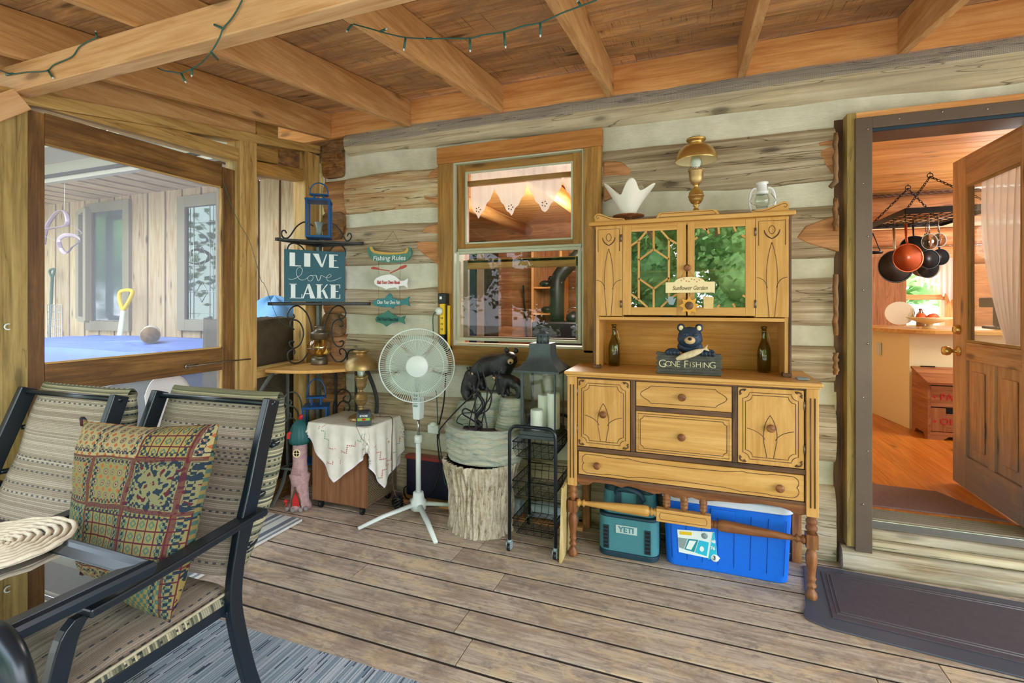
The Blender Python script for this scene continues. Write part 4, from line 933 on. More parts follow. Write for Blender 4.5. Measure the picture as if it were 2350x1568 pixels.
ws = thing('wind_spinner', 'twisted ribbon wind spinner hanging outside beyond the screen door', 'wind spinner', onY(150, 530, 3.25))
def rb(pts, w_=.022): return MB().tube(smooth_pts([onY(px, py, 3.25 + dy) for px, py, dy in pts], 6), w_, 6, flat=(1., .12))
rb([(100, 560, 0), (108, 520, .05), (128, 490, .05), (146, 484, 0), (155, 500, -.05), (150, 518, -.05), (118, 524, 0), (102, 528, 0)]).build('ribbon', plain('spinner_paint', H('b9a4b4'), .4, .4), ws)
rb([(135, 555, 0), (140, 572, .04), (153, 582, 0), (165, 568, -.04), (184, 553, 0), (172, 542, .03), (150, 540, 0), (136, 548, 0), (135, 556, 0)]).build('ribbon', M['spinner_paint'] if 'spinner_paint' in M else bpy.data.materials['spinner_paint'], ws)
rb([(118, 524, 0), (150, 536, 0), (188, 536, 0), (155, 508, 0)], .006).build('ribbon', bpy.data.materials['spinner_paint'], ws); rb([(102, 542, 0), (135, 555, 0)], .006).build('ribbon', bpy.data.materials['spinner_paint'], ws)
MB().tube([onY(148, 484, 3.25), (onY(148, 484, 3.25).x, 3.25, 2.7)], .002, 4).build('string', 'white', ws)
gf = thing('garden_fork', 'green handled tool leaning on the pale boards at the far left', 'tool', (-8, 3.9, -.4)); a_ = onY(120, 622, 3.9); c_ = onY(114, 760, 3.85)
MB().tube([c_ - Vector((0, 0, 1.2)), c_, a_ - Vector((0, 0, .1))], .018, 8).build('shaft', 'green_wire', gf); MB().tube(smooth_pts([a_ - Vector((0, 0, .1)), a_ + Vector((-.06, 0, 0)), a_ + Vector((.05, 0, .02)), a_ - Vector((0, 0, .1))], 4), .015, 6).build('grip', 'green_wire', gf)
wg = MB(); p0 = onY(108, 700, 3.7); p1 = onY(142, 780, 3.7)
for i in range(8): wg.tube([(p0.x + (p1.x - p0.x) * i / 7, 3.7, -.4), (p0.x + (p1.x - p0.x) * i / 7, 3.7, p0.z)], .004, 4)
for i in range(16): wg.tube([(p0.x, 3.7, p0.z - .09 * i), (p1.x, 3.7, p0.z - .09 * i)], .004, 4)
tag(wg.build('wire_grid', 'steel'), 'wire grid panel standing against the pale boards at far left', 'wire panel')
# plastic garden chair back with holes
pc = thing('plastic_chair', 'cream plastic chair back with oval holes outside the screen door', 'chair', (-3.1, 2.0, -.4))
k = NT('pierced_plastic'); v = k.tc(); vo = k.add('TexVoronoi', Vector=v, Scale=14., Randomness=.5); f = k.math('LESS_THAN', vo.outputs['Distance'], .27)
d = k.add('BsdfPrincipled'); d.inputs[0].default_value = L(H('dedad0')); tt = k.add('BsdfTransparent'); mx = k.add('MixShader', i0=f, i1=d.outputs[0], i2=tt.outputs[0]); k.l.new(mx.outputs[0], k.out.inputs[0])
MB().grid(lambda u, v: (-2.98 - .1 * v - .02 * math.sin(u * PI), 1.95 + .28 * u + (.03 - .03 * v) * 0, .25 + .66 * v - .10 * (2 * u - 1) ** 4 * v), 14, 14, tcf=lambda u, v: (u * .4, v * 1., 0)).build('backrest', k.m, pc, solid=.006)
box('seat', (-3.3, 1.93, .0), (-2.95, 2.25, .03), 'label_white', pc, .01)
for x in (-3.27, -2.98):
    for y in (1.95, 2.22): box('leg', (x - .02, y - .02, -.4), (x + .02, y + .02, 0), 'label_white', pc)
MB().grid(lambda u, v: (-8.4 + 1.2 * u, 3.2 + .4 * v, .85 + .25 * v * (1 - u) + .02 * math.sin(u * 20)), 20, 8).build('sloping_cover', 'grey_tarp', solid=.02); tag(bpy.data.objects['sloping_cover'], 'grey sloping cover at the far left behind the blue tarp', 'cover')
# ================================================================== sideboard
FY = 2.56
sb = thing('sideboard', 'honey maple sideboard with dark incised lines and turned legs against the log wall', 'sideboard', (-.05, 2.76, 0))
def inlay(parent, curves, y, w_=.0016, mat='umber', name='inlay'):
    q = MB()
    for c in curves:
        cl = isinstance(c, tuple) and c[0] == 'c'; pts = c[1] if cl else c
        q.tube([(p[0], y, p[1]) for p in pts], w_, 5, closed=cl)
    return q.build(name, mat, parent)
def oct_(x0, x1, z0, z1, r, n=5, conc=True):
    o = []
    for cx, cz, a0 in ((x0, z0, 90), (x1, z0, 180), (x1, z1, 270), (x0, z1, 0)):
        for i in range(n + 1):
            a = math.radians(a0 - 90 * i / n) if a0 in (90,) else math.radians(a0 - 90 * i / n)
            o.append((cx + r * math.cos(a), cz + r * math.sin(a)))
    return o
def bez(*p, n=10):
    o = []
    for i in range(n + 1):
        t = i / n; q = [Vector((a[0], a[1])) for a in p]
        while len(q) > 1: q = [q[k] * (1 - t) + q[k + 1] * t for k in range(len(q) - 1)]
        o.append((q[0].x, q[0].y))
    return o
def frame_concave(x0, x1, z0, z1, r):
    o = []
    for cx, cz, a0, a1 in ((x0, z0, 90, 0), (x1, z0, 180, 90), (x1, z1, 270, 180), (x0, z1, 360, 270)):
        for i in range(6):
            a = math.radians(a0 + (a1 - a0) * i / 5); o.append((cx + r * math.cos(a), cz + r * math.sin(a)))
    return ('c', o)
def tulip(cx, z0, zt, w_, sw, side=True):
    """pointed petal between two side leaves"""
    h = zt - z0
    c = [bez((cx - w_ * .35, z0), (cx - w_ * .45, z0 + h * .25), (cx - w_, z0 + h * .45), (cx - w_ * .7, z0 + h * .8), (cx, zt)), bez((cx + w_ * .35, z0), (cx + w_ * .45, z0 + h * .25), (cx + w_, z0 + h * .45), (cx + w_ * .7, z0 + h * .8), (cx, zt))]
    if side:
        for s in (-1, 1): c.append(bez((cx + s * w_ * .52, z0 + h * .1 if 0 else z0 + h * .42), (cx + s * w_ * .9, z0 + h * .6), (cx + s * sw, z0 + h * .66)))
    return c
def add(n, a, c, m='honey', bv=.0025, p=None, g=None): return MB().box(a, c, g).build(n, m, p or sb, bevel=bv)
add('case', (-.59, 2.575, .41), (.49, 2.955, .972), 'umber', 0)
def topf(zc): pass
tp = MB(); tp.box((-.648, 2.52, .985), (.545, 2.965, 1.003), 0); tp.box((-.64, 2.53, .974), (.537, 2.96, .985), 0); tp.build('worktop', 'honey', sb, bevel=.005)
for x0 in (-.636, .482):
    f = add('corner_post', (x0, FY - .012, .388), (x0 + .05, FY + .04, .974))
    inlay(f, [[(x0 + .017, .43), (x0 + .017, .93)], [(x0 + .034, .43), (x0 + .034, .93)]], FY - .0125, .0035)
    add('corner_post', (x0 + .002, 2.91, .0), (x0 + .048, 2.955, .974), 'turned')
add('case_side', (-.632, FY + .04, .41), (-.60, 2.95, .974)); add('case_side', (.495, FY + .04, .41), (.53, 2.95, .974))
LEG = [(.012, .0), (.022, .004), (.025, .018), (.022, .034), (.013, .046), (.012, .056), (.020, .062), (.021, .07), (.014, .078), (.016, .09), (.020, .098), (.016, .106), (.017, .13), (.0235, .17), (.025, .2), (.020, .222), (.014, .232), (.020, .236), (.020, .242)]
LEG2 = [(.015, .305), (.014, .314), (.024, .322), (.025, .334), (.018, .345), (.022, .352), (.024, .364), (.018, .374), (.021, .38), (.022, .388)]
for x in (-.611, .507):
    q = MB(); q.lathe(LEG, (x, FY + .014, 0), seg=20); q.lathe(LEG2, (x, FY + .014, 0), seg=20); q.box((x - .024, FY - .01, .242), (x + .024, FY + .038, .305)); q.build('leg', 'turned', sb)
# drawers and doors
def knob(p, x, z, m='turned'):
    return MB().lathe([(.011, 0), (.009, -.008), (.012, -.012), (.018, -.016), (.019, -.022), (.014, -.028), (0, -.030)], (x, FY - .002, z), 'y', 18).build('knob', m, p)
def cornerorn(x0, x1, z0, z1, d=.0):
    q = []
    for sx_, x in ((1, x0), (-1, x1)):
        for sz_, z in ((1, z0), (-1, z1)):
            for k in range(3):
                o = .012 + k * .010
                q.append([(x + sx_ * (.008 + .003 * k), z + sz_ * (o + .014)), (x + sx_ * (o * .8 + .002), z + sz_ * (o * .8 + .004)), (x + sx_ * (o + .016), z + sz_ * (.008 + .003 * k))][0 if k else 0:3] if k < 1 else [(x + sx_ * (.007), z + sz_ * (.028 + .007 * k)), (x + sx_ * .015, z + sz_ * (.022 + .004 * k))] if k == 1 else [(x + sx_ * (.028 + .007), z + sz_ * .007), (x + sx_ * (.026), z + sz_ * .016)])
    return q
for (x0, x1, z0, z1, kx, kz) in ((-.582, -.308, .602, .962, -.444, .782), (.198, .474, .602, .962, .337, .780)):
    f = add('door', (x0, FY - .004, z0), (x1, FY + .016, z1)); y = FY - .0045
    inlay(f, [frame_concave(x0 + .022, x1 - .022, z0 + .022, z1 - .022, .028), frame_concave(x0 + .033, x1 - .033, z0 + .034, z1 - .034, .03)], y)
    cx = (x0 + x1) / 2 + .0
    inlay(f, tulip(cx, z0 + .036, z0 + .235, .042, .098), y)
    inlay(f, cornerorn(x0, x1, z0, z1), y, .0042, name='corner_ornament'); knob(f, kx, kz)
    hx = x0 - .002 if x0 < 0 else x1 + .002
    for hz in (z0 + .09, z1 - .07): MB().cyl((hx, FY - .006, hz - .02), (hx, FY - .006, hz + .02), .004, seg=8).build('hinge', 'bronze', f)
f = add('drawer', (-.277, FY - .004, .838), (.171, FY + .016, .962)); y = FY - .0045
def lobe(x0, x1, z0, z1, b=.05):
    zc = (z0 + z1) / 2; o = []
    o += bez((x0 + b, z0), (x0 + b * .8, z0 + .018), (x0 + .02, z0 + .018), (x0, zc - .01), (x0, zc)) + bez((x0, zc), (x0, zc + .01), (x0 + .02, z1 - .018), (x0 + b * .8, z1 - .018), (x0 + b, z1))
    o += bez((x1 - b, z1), (x1 - b * .8, z1 - .018), (x1 - .02, z1 - .018), (x1, zc + .01), (x1, zc)) + bez((x1, zc), (x1, zc - .01), (x1 - .02, z0 + .018), (x1 - b * .8, z0 + .018), (x1 - b, z0))
    return ('c', o)
inlay(f, [lobe(-.255, .150, .857, .944)], y); knob(f, -.055, .898)
f = add('drawer', (-.277, FY - .004, .602), (.171, FY + .016, .811)); inlay(f, [('c', [(-.266, .613), (.160, .613), (.160, .80), (-.266, .80)]), frame_concave(-.256, .150, .624, .789, .016)], y); knob(f, -.057, .70)
f = add('drawer', (-.577, FY - .004, .452), (.474, FY + .016, .572))
def wavy(x0, x1, z0, z1):
    o = []; L1 = [(0, .0), (.09, 0), (.11, .006), (.2, .006), (.22, .0), (.26, .008), (.30, .014), (.5, .018), (.70, .014), (.74, .008), (.78, 0), (.8, .006), (.89, .006), (.91, 0), (1, 0)]
    for t, d in L1: o.append((x0 + .03 + (x1 - x0 - .06) * t, z0 + d * .8))
    o += bez((x1 - .03, z0), (x1 + .005, z0 + .01), (x1 + .0, (z0 + z1) / 2 - .01), (x1 - .012, (z0 + z1) / 2)) + bez((x1 - .012, (z0 + z1) / 2), (x1 + .005, (z0 + z1) / 2 + .02), (x1 - .005, z1 - .004), (x1 - .03, z1))
    for t, d in L1[::-1]: o.append((x0 + .03 + (x1 - x0 - .06) * t, z1 - d * .8))
    o += bez((x0 + .03, z1), (x0 + .005, z1 - .004), (x0 - .005, (z0 + z1) / 2 + .02), (x0 + .012, (z0 + z1) / 2)) + bez((x0 + .012, (z0 + z1) / 2), (x0 - .0, (z0 + z1) / 2 - .01), (x0 - .005, z0 + .01), (x0 + .03, z0))
    return ('c', o)
inlay(f, [wavy(-.56, .457, .463, .562)], y); knob(f, -.476, .51); knob(f, .374, .505)
add('rail', (-.585, FY - .002, .964), (.482, FY + .02, .974), 'umber', .001); add('rail', (-.585, FY - .002, .576), (.482, FY + .02, .598), 'umber', .001)
add('rail', (-.277, FY - .002, .813), (.171, FY + .02, .836), 'umber', .001); add('divider', (-.304, FY - .002, .6), (-.280, FY + .02, .964), 'umber', .001, g=2); add('divider', (.174, FY - .002, .6), (.195, FY + .02, .964), 'umber', .001, g=2)
ap = [(-.585, .449), (-.585, .405)] + [(-.56, .393), (-.52, .398), (-.50, .415), (-.42, .42), (-.35, .405), (-.32, .418), (-.26, .408), (-.19, .395), (-.14, .404), (-.09, .39), (-.05, .39), (-.01, .402), (.04, .39), (.10, .40), (.22, .405), (.30, .415), (.38, .412), (.42, .40), (.44, .385), (.46, .385), (.482, .392)] + [(.482, .449)]
MB().prism(ap, .016, (0, FY + .016, 0)).build('apron', 'turned', sb, bevel=.002)
add('apron_bead', (-.585, FY - .004, .434), (.482, FY + .012, .449), 'umber')
# stretcher with broken rail and spindles
def sp(p0, p1, prof, n, m, par):
    q = MB(); p0 = Vector(p0); p1 = Vector(p1); pts = [p0.lerp(p1, t) for t, r in prof]; q.tube(pts, [r for t, r in prof], 16); return q.build(n, m, par)
ys = FY + .012
PR = [(0, .018), (.03, .022), (.05, .012), (.07, .013), (.09, .021), (.11, .011), (.16, .013), (.5, .022), (.85, .028), (.90, .026), (.92, .014), (.94, .024), (.96, .014), (.98, .021), (1, .018)]
sp((-.588, ys, .292), (-.176, ys, .300), PR, 'stretcher', 'honey', sb); sp((.484, ys, .272), (.074, ys, .282), PR, 'stretcher', 'turned', sb)
f = MB().box((-.178, ys - .022, .262), (.078, ys + .022, .325)).build('stretcher_block', 'honey', sb, bevel=.004); inlay(f, [('c', bez((-.155, .276), (-.168, .29), (-.155, .31), n=4) + bez((.055, .31), (.068, .29), (.055, .276), n=4))], ys - .0225, .0012)
for x in (-.128, -.045, .044):
    MB().lathe([(.010, .325), (.012, .335), (.018, .34), (.019, .35), (.015, .353), (.019, .358), (.019, .368), (.015, .371), (.019, .376), (.019, .386), (.014, .39), (.017, .396), (.013, .404), (0, .408)], (x, ys, 0), seg=14).build('spindle', 'turned', sb)
add('back_leg', (-.50, 2.91, 0), (-.45, 2.94, .41), 'turned')
# ================================================================== hutch
HY = 2.70
hu = thing('hutch', 'honey maple hutch with two glazed doors standing on the sideboard', 'hutch', (-.04, 2.83, 1.003))
def ha(n, a, c, m='honey', bv=.002, p=None, g=None): return MB().box(a, c, g).build(n, m, p or hu, bevel=bv)
ha('cornice', (-.545, HY - .03, 1.793), (.462, 2.955, 1.815), 'honey', .005); ha('case_top', (-.515, HY, 1.775), (.438, 2.95, 1.793))
ha('case_side', (-.512, HY + .002, 1.004), (-.494, 2.945, 1.79), 'honey', .002); ha('case_side', (.418, HY + .002, 1.004), (.436, 2.945, 1.79))
ha('dark_edge', (-.523, HY - .004, 1.02), (-.513, HY + .02, 1.793), 'umber', .001); ha('dark_edge', (.437, HY - .004, 1.02), (.447, HY + .02, 1.793), 'umber', .001)
for x in (-.525, .407): ha('foot', (x, HY - .018, 1.004), (x + .04, HY + .03, 1.022), 'umber')
ha('back_panel', (-.494, 2.925, 1.004), (.418, 2.94, 1.79), 'honey_dark', 0)
ha('bottom_board', (-.494, HY, 1.272), (.418, 2.92, 1.290)); ha('inner_shelf', (-.494, HY + .04, 1.53), (.418, 2.92, 1.542), 'honey_dark')
ha('partition', (-.372, HY + .02, 1.29), (-.362, 2.92, 1.775), 'honey_dark'); ha('partition', (.284, HY + .02, 1.29), (.294, 2.92, 1.775), 'honey_dark')
for x0, x1, s in ((-.511, -.366, -1), (.289, .435, 1)):
    f = ha('side_panel', (x0, HY - .006, 1.294), (x1, HY + .012, 1.79)); y = HY - .0065; cx = (x0 + x1) / 2
    c = [[(x0 + .014, 1.65), (x0 + .014, 1.772), (x1 - .014, 1.772), (x1 - .014, 1.65)]] + tulip(cx, 1.296, 1.665, .036, .065, False)
    for s2 in (-1, 1): c.append(bez((cx + s2 * .020, 1.44), (cx + s2 * .03, 1.49), (cx + s2 * .068, 1.492)))
    c += [('c', bez((cx, 1.706), (cx + .020, 1.712), (cx + .018, 1.742), (cx, 1.748), n=6) + bez((cx, 1.748), (cx - .018, 1.742), (cx - .020, 1.712), (cx, 1.706), n=6)[1:-1])]
    for k in (0, 1): c.append(bez((cx - .034, 1.728 - .004 * k), (cx - .03 - .004 * k, 1.70 - .004 * k), (cx, 1.684 - .002 * k)) + bez((cx, 1.684 - .002 * k), (cx + .03 + .004 * k, 1.70 - .004 * k), (cx + .034, 1.728 - .004 * k))[1:])
    inlay(f, c, y)
for x0, x1, gx0, gx1, full in ((-.364, -.038, -.318, -.083, True), (-.030, .287, .004, .243, False)):
    d = MB(); gz0, gz1 = 1.343, 1.752; y0, y1 = HY - .008, HY + .010
    if not full: gx1 = .243
    d.box((x0, y0, 1.30), (gx0, y1, 1.786), 2); d.box((gx1, y0, 1.30), (x1, y1, 1.786), 2); d.box((gx0, y0, 1.30), (gx1, y1, gz0), 0); d.box((gx0, y0, gz1), (gx1, y1, 1.786), 0)
    f = d.build('door', 'honey', hu, bevel=.002)
    MB().box((gx0, HY + .004, gz0), (gx1, HY + .006, gz1)).build('pane', 'glass_hutch', f)
    q = MB(); W, Hh = gx1 - gx0, gz1 - gz0
    def G(u, v): return (gx0 + W * u, HY - .001, gz0 + Hh * v)
    if full: segs = [((.5, 1), (.5, .76)), ((.5, .76), (.17, .62)), ((.5, .76), (.83, .62)), ((.17, .62), (.17, .38)), ((.83, .62), (.83, .38)), ((.17, .38), (.5, .24)), ((.83, .38), (.5, .24)), ((.5, .24), (.5, 0)), ((.17, .62), (.17, .88)), ((.83, .62), (.83, .88)), ((.17, .88), (0, .82)), ((.17, .88), (.34, 1)), ((.83, .88), (1, .82)), ((.83, .88), (.66, 1)), ((.17, .38), (.17, .1)), ((.17, .1), (0, .17)), ((.17, .1), (.36, 0)), ((.83, .38), (.83, .1)), ((.83, .1), (1, .17)), ((.83, .1), (.66, 0))]
    else: segs = [((.17, 1), (.26, .975)), ((.24, 1), (.29, .93)), ((.48, 1), (.49, .92)), ((.78, 1), (.82, .94)), ((0, .86), (.06, .89)), ((1, .86), (.93, .89)), ((.45, 0), (.5, .03)), ((.8, 0), (.76, .05)), ((1, .13), (.95, .15))]
    for a, c in segs: q.beam(G(*a), G(*c), .010, .010, (0, 1, 0))
    q.build('muntin_lattice', 'honey', f)
for x in (-.372, .288):
    for z in (1.36, 1.72): MB().cyl((x, HY - .010, z - .02), (x, HY - .010, z + .02), .005, seg=8).build('hinge', 'bronze', hu)
MB().lathe([(.009, 0), (.008, -.008), (.016, -.014), (.018, -.022), (.01, -.028), (0, -.028)], (-.032, HY - .008, 1.548), 'y', 18).build('knob', 'turned', hu)
# crest
cr = bez((-.19, 1.815), (-.178, 1.835), (-.17, 1.845), n=4) + bez((.10, 1.845), (.115, 1.84), (.125, 1.815), n=4)
f = MB().prism(cr, .014, (0, HY - .001, 0)).build('crest', 'honey', hu, bevel=.002); inlay(f, [('c', [(-.172, 1.82), (-.160, 1.838), (.092, 1.838), (.108, 1.82)])], HY - .0155, .0014)
for s in (-1, 1):
    ox = -.04 + s * .46
    pts = [(ox - s * .15, 1.815), (ox - s * .14, 1.827), (ox - s * .09, 1.832), (ox - s * .05, 1.845), (ox - s * .01, 1.862), (ox + s * .012, 1.855), (ox + s * .018, 1.84), (ox + s * .012, 1.825), (ox + s * .02, 1.815)]
    f = MB().prism([(p.x, p.z) for p in smooth_pts([(a, 0, c) for a, c in pts], 3)], .014, (0, HY - .001, 0)).build('crest_scroll', 'honey', hu, bevel=.002)
    inlay(f, [bez((ox - s * .15, 1.828), (ox - s * .09, 1.80), (ox - s * .04, 1.85), (ox, 1.852), n=10) + [(ox + s * .008, 1.842), (ox, 1.832), (ox - s * .008, 1.838)]], HY - .0155, .0014)
# things inside the hutch
def put_plate(x, y, z, r, m, lab, lean=.2):
    q = MB(); q.lathe([(0, .012), (r * .62, .012), (r, 0), (r * .98, -.004), (r * .6, .005), (0, .005)], (0, 0, 0), 'y', 28); o = q.build('plate', m); o.location = (x, y, z + r); o.rotation_euler = (-lean, 0, 0); return tag(o, lab, 'plate')
M['plate_blue'] = plain('blue_glaze', H('2c5c78'), .2, 0, .4, 20); M['plate_dark'] = plain('dark_pewter', H('2c3034'), .3, .5)
put_plate(.10, 2.87, 1.545, .10, 'plate_dark', 'dark round platter added for the dark reflection in the right glass door'); put_plate(.07, 2.80, 1.292, .085, 'plate_blue', 'blue plate low behind the right glass door')  # dark platter added as a stand-in for a dark reflection in this pane
for i, (x, z, m, lab) in enumerate(((-.28, 1.545, 'plate_dark', 'dark bowl at the left of the upper hutch shelf'), (-.18, 1.545, 'plate_dark', 'dark bowl right of centre behind the latticed door'), (-.14, 1.292, 'plate_blue', 'blue bowl on the lower hutch shelf'), (.19, 1.292, 'glass_green', 'green glass tumbler on the lower hutch shelf'))):
    tag(MB().lathe([(.03, 0), (.032, .006), (.045, .06), (.05, .10), (.046, .10), (.04, .06), (.02, .012), (0, .01)], (x, 2.83, z), seg=22).build('bowl', m), lab, 'bowl')
# bottles
def bottle(x, lab):
    t = thing('glass_bottle', lab, 'bottle', (x, 2.84, 1.0035), 0, 'green glass bottles in the hutch niche')
    MB().lathe([(.0, .004), (.030, .0), (.034, .006), (.034, .10), (.030, .128), (.016, .165), (.012, .19), (.012, .225), (.016, .228), (.016, .24), (.011, .24), (.010, .19), (.014, .164), (.028, .126), (.031, .10), (.031, .01), (0, .01)], (0, 0, 0), seg=24).build('bottle_body', 'glass_green', t, world=False)
    MB().tube(arc((0, 0, .215), .019, 0, 300, 14, (1, 0, 0), (0, 1, 0)), .0012, 4).tube(smooth_pts([(.016, 0, .21), (.026, .0, .17), (.033, .01, .13), (.0, .034, .12)], 4), .0012, 4).build('wire_bail', 'steel', t, world=False)
bottle(-.432, 'green glass bottle at the left end of the hutch niche'); bottle(.345, 'green glass bottle at the right end of the hutch niche')
# gone fishing bear sign
gf_ = thing('bear_sign', 'painted bear figure holding a fish over a GONE FISHING board', 'figurine', (-.02, 2.61, 1.0035))
pts = []
x0, x1, z0, z1 = -.178, .128, 1.004, 1.112
n = 9
for i in range(n): pts.append((x0 + (x1 - x0) * i / (n - 1), z0 + .002 * (i % 2)))
for i in range(9): pts.append((x1 + (.006 if i % 2 else -.004) + .006 * nz(i, 3), z0 + (z1 - z0) * (i + .5) / 9))
for i in range(n): pts.append((x1 - (x1 - x0) * i / (n - 1), z1 - .003 * (i % 2) + .004 * math.sin(i)))
for i in range(9): pts.append((x0 + (.006 if i % 2 else -.006), z1 - (z1 - z0) * (i + .5) / 9))
bd = MB().prism(pts, .022, (0, 2.615, 0)).build('board', plain('grey_board', H('4a4a44'), .7, 0, .3, 30, .6), gf_, bevel=.002)
q = MB()
for i in range(7): q.tube([(x0 + .01, 2.593, z0 + .012 + i * .0145), (x1 - .01, 2.593, z0 + .013 + i * .0145)], .0007, 4)
q.build('groove', 'black', bd)
M['cream_paint'] = plain('cream_lettering', H('d8d0a8'), .6)
for ch_, px, sz in (('G', -.150, .056), ('O', -.121, .040), ('N', -.096, .042), ('E', -.073, .042), ('F', -.036, .052), ('I', -.016, .036), ('S', .000, .036), ('H', .022, .040), ('I', .043, .036), ('N', .060, .040), ('G', .087, .046)):
    text('letter', ch_, sz, 'cream_paint', bd, (px, 2.5915, 1.055 + .003 * nz(px * 40)), (1, .0, .0), (0, 0, 1), ext=.001, bold=-.0006)
hd = MB(); c = Vector((-.018, 2.635, 1.190))
def bh(u, v):
    a = u * 2 * PI; ph = v * PI; d = Vector((math.sin(ph) * math.cos(a), math.sin(ph) * math.sin(a), math.cos(ph)))
    r = Vector((.058 * d.x, .046 * d.y, .054 * d.z)); r *= 1 + .06 * nz(d.x * 6, d.y * 6, d.z * 6)
    if d.z < 0: r.x *= 1.08
    return c + r
hd.grid(bh, 32, 18, closeu=True, flip=True)
for s in (-1, 1): hd.ball(c + Vector((s * .043, .004, .048)), (.020, .010, .022), 14, 8, nz=.1); hd.ball(c + Vector((s * .024, -.036, .016)), (.018, .012, .010), 10, 7)
hd.ball(c + Vector((0, .02, -.05)), (.062, .03, .04), 16, 10)
hd.build('bear_body', 'bear_blue', gf_)
q = MB(); q.ball(c + Vector((0, -.046, -.012)), (.026, .022, .020), 14, 9); q.build('muzzle', 'tan', gf_)
q = MB(); 
for s in (-1, 1): q.ball(c + Vector((s * .043, -.006, .048)), (.011, .005, .013), 10, 6)
q.build('inner_ear', 'cream', gf_)
q = MB(); q.ball(c + Vector((0, -.067, -.004)), (.010, .006, .008), 10, 6); q.build('nose', 'black', gf_)
for s in (-1, 1): MB().ball(c + Vector((s * .020, -.044, .014)), .005, 8, 6).build('eye', 'black', gf_)
for s, cx in ((-1, -.100), (1, .064)):
    q = MB(); cc = Vector((cx, 2.602, 1.118)); q.ball(cc, (.034, .022, .018), 16, 9, nz=.12)
    for k in range(4): q.ball(cc + Vector((-.026 + .017 * k, -.016, -.004 - .002 * (k % 2))), (.011, .012, .014), 10, 7)
    pw_ = q.build('paw', 'bear_blue', gf_); q = MB()
    for k in range(4): q.tube([cc + Vector((-.026 + .017 * k, -.027, -.008)), cc + Vector((-.026 + .017 * k, -.031, -.020))], [.003, .001], 6)
    q.build('claws', 'black', pw_)
q = MB(); fp = smooth_pts([(-.082, 2.575, 1.082), (-.05, 2.570, 1.096), (-.01, 2.572, 1.112), (.03, 2.578, 1.128), (.048, 2.58, 1.138)], 4); m_ = len(fp)
q.tube(fp, [max(.003, .017 * math.sin(PI * min(1, (i + 1.4) / m_ * 1.02)) ** .7) for i in range(m_)], 12, flat=(.6, 1.))
q.prism([(.044, 1.134), (.066, 1.162), (.062, 1.142), (.074, 1.128)], .004, (0, 2.585, 0)); q.build('fish', plain('fish_paint', H('cbb893'), .45, 0, .25, 40), gf_)
# hanging plaque on the hutch knob
pl = thing('hanging_plaque', 'cream arched plaque with three wooden ornaments hanging on the hutch doors', 'plaque', (-.02, 2.67, 1.45))
yq = 2.672
pts = [(-.138, 1.418), (.100, 1.418), (.100, 1.474)] + bez((.055, 1.474), (.04, 1.505), (-.02, 1.505), (-.08, 1.505), (-.095, 1.474), n=12) + [(-.138, 1.474)]
pb = MB().prism(pts, .008, (0, yq, 0)).build('plate', 'cream', pl, bevel=.0015)
text('writing', 'Sunflower Garden', .030, 'umber', pb, (-.019, yq - .0085, 1.442), (1, 0, 0), (0, 0, 1), ext=.0005, shear=.3, width=.17)
q = MB()
for i in range(9):
    a = i * .9; q.ball((-.06 + i * .0125, yq - .009, 1.482 + .008 * math.sin(a * 2)), (.0035, .002, .0035), 7, 5)
q.build('painted_flowers', plain('orange_dots', H('c88a3c'), .6), pb)
MB().tube([(-.06, yq - .004, 1.50), (-.032, yq - .004, 1.548), (.0, yq - .004, 1.50)], .001, 4).build('hanging_wire', 'bronze', pl)
for x, z in ((-.108, 1.405), (-.022, 1.400), (.068, 1.400)): MB().tube([(x, yq - .004, 1.419), (x + .004, yq - .004, z + .006), (x, yq - .004, z)], .0012, 4).build('hanging_wire', 'bronze', pl)
st_ = []
for i in range(16): a = PI / 2 + i * PI / 8; r = .050 if i % 2 == 0 else .031; st_.append((-.022 + r * math.cos(a), 1.352 + r * math.sin(a)))
s1 = MB().prism(st_, .007, (0, yq, 0)).build('sunflower', plain('sunflower_paint', H('dca03c'), .6, 0, .1, 30), pl, bevel=.001)
MB().lathe([(.021, 0), (.018, -.005), (0, -.006)], (-.022, yq - .007, 1.352), 'y', 20).build('sunflower_centre', 'umber', s1)
MB().prism([(.048, 1.336), (.092, 1.336), (.095, 1.395), (.046, 1.398)], .007, (0, yq, 0)).build('seed_packet', plain('packet_paint', H('d8b878'), .6, 0, .1, 30), pl, bevel=.001)
MB().prism([(-.122, 1.358), (-.100, 1.355), (-.092, 1.372), (-.086, 1.39), (-.092, 1.392), (-.098, 1.384), (-.098, 1.398), (-.124, 1.40), (-.126, 1.385), (-.136, 1.392), (-.138, 1.396), (-.140, 1.39), (-.128, 1.376)], .007, (0, yq, 0)).build('watering_can', 'label_grey', pl, bevel=.001)
# small card on the sideboard right
tag(MB().box((.455, 2.60, 1.004), (.505, 2.66, 1.012)).build('small_tin', 'label_grey', bevel=.003), 'small flat grey tin beside the right foot of the hutch', 'tin')
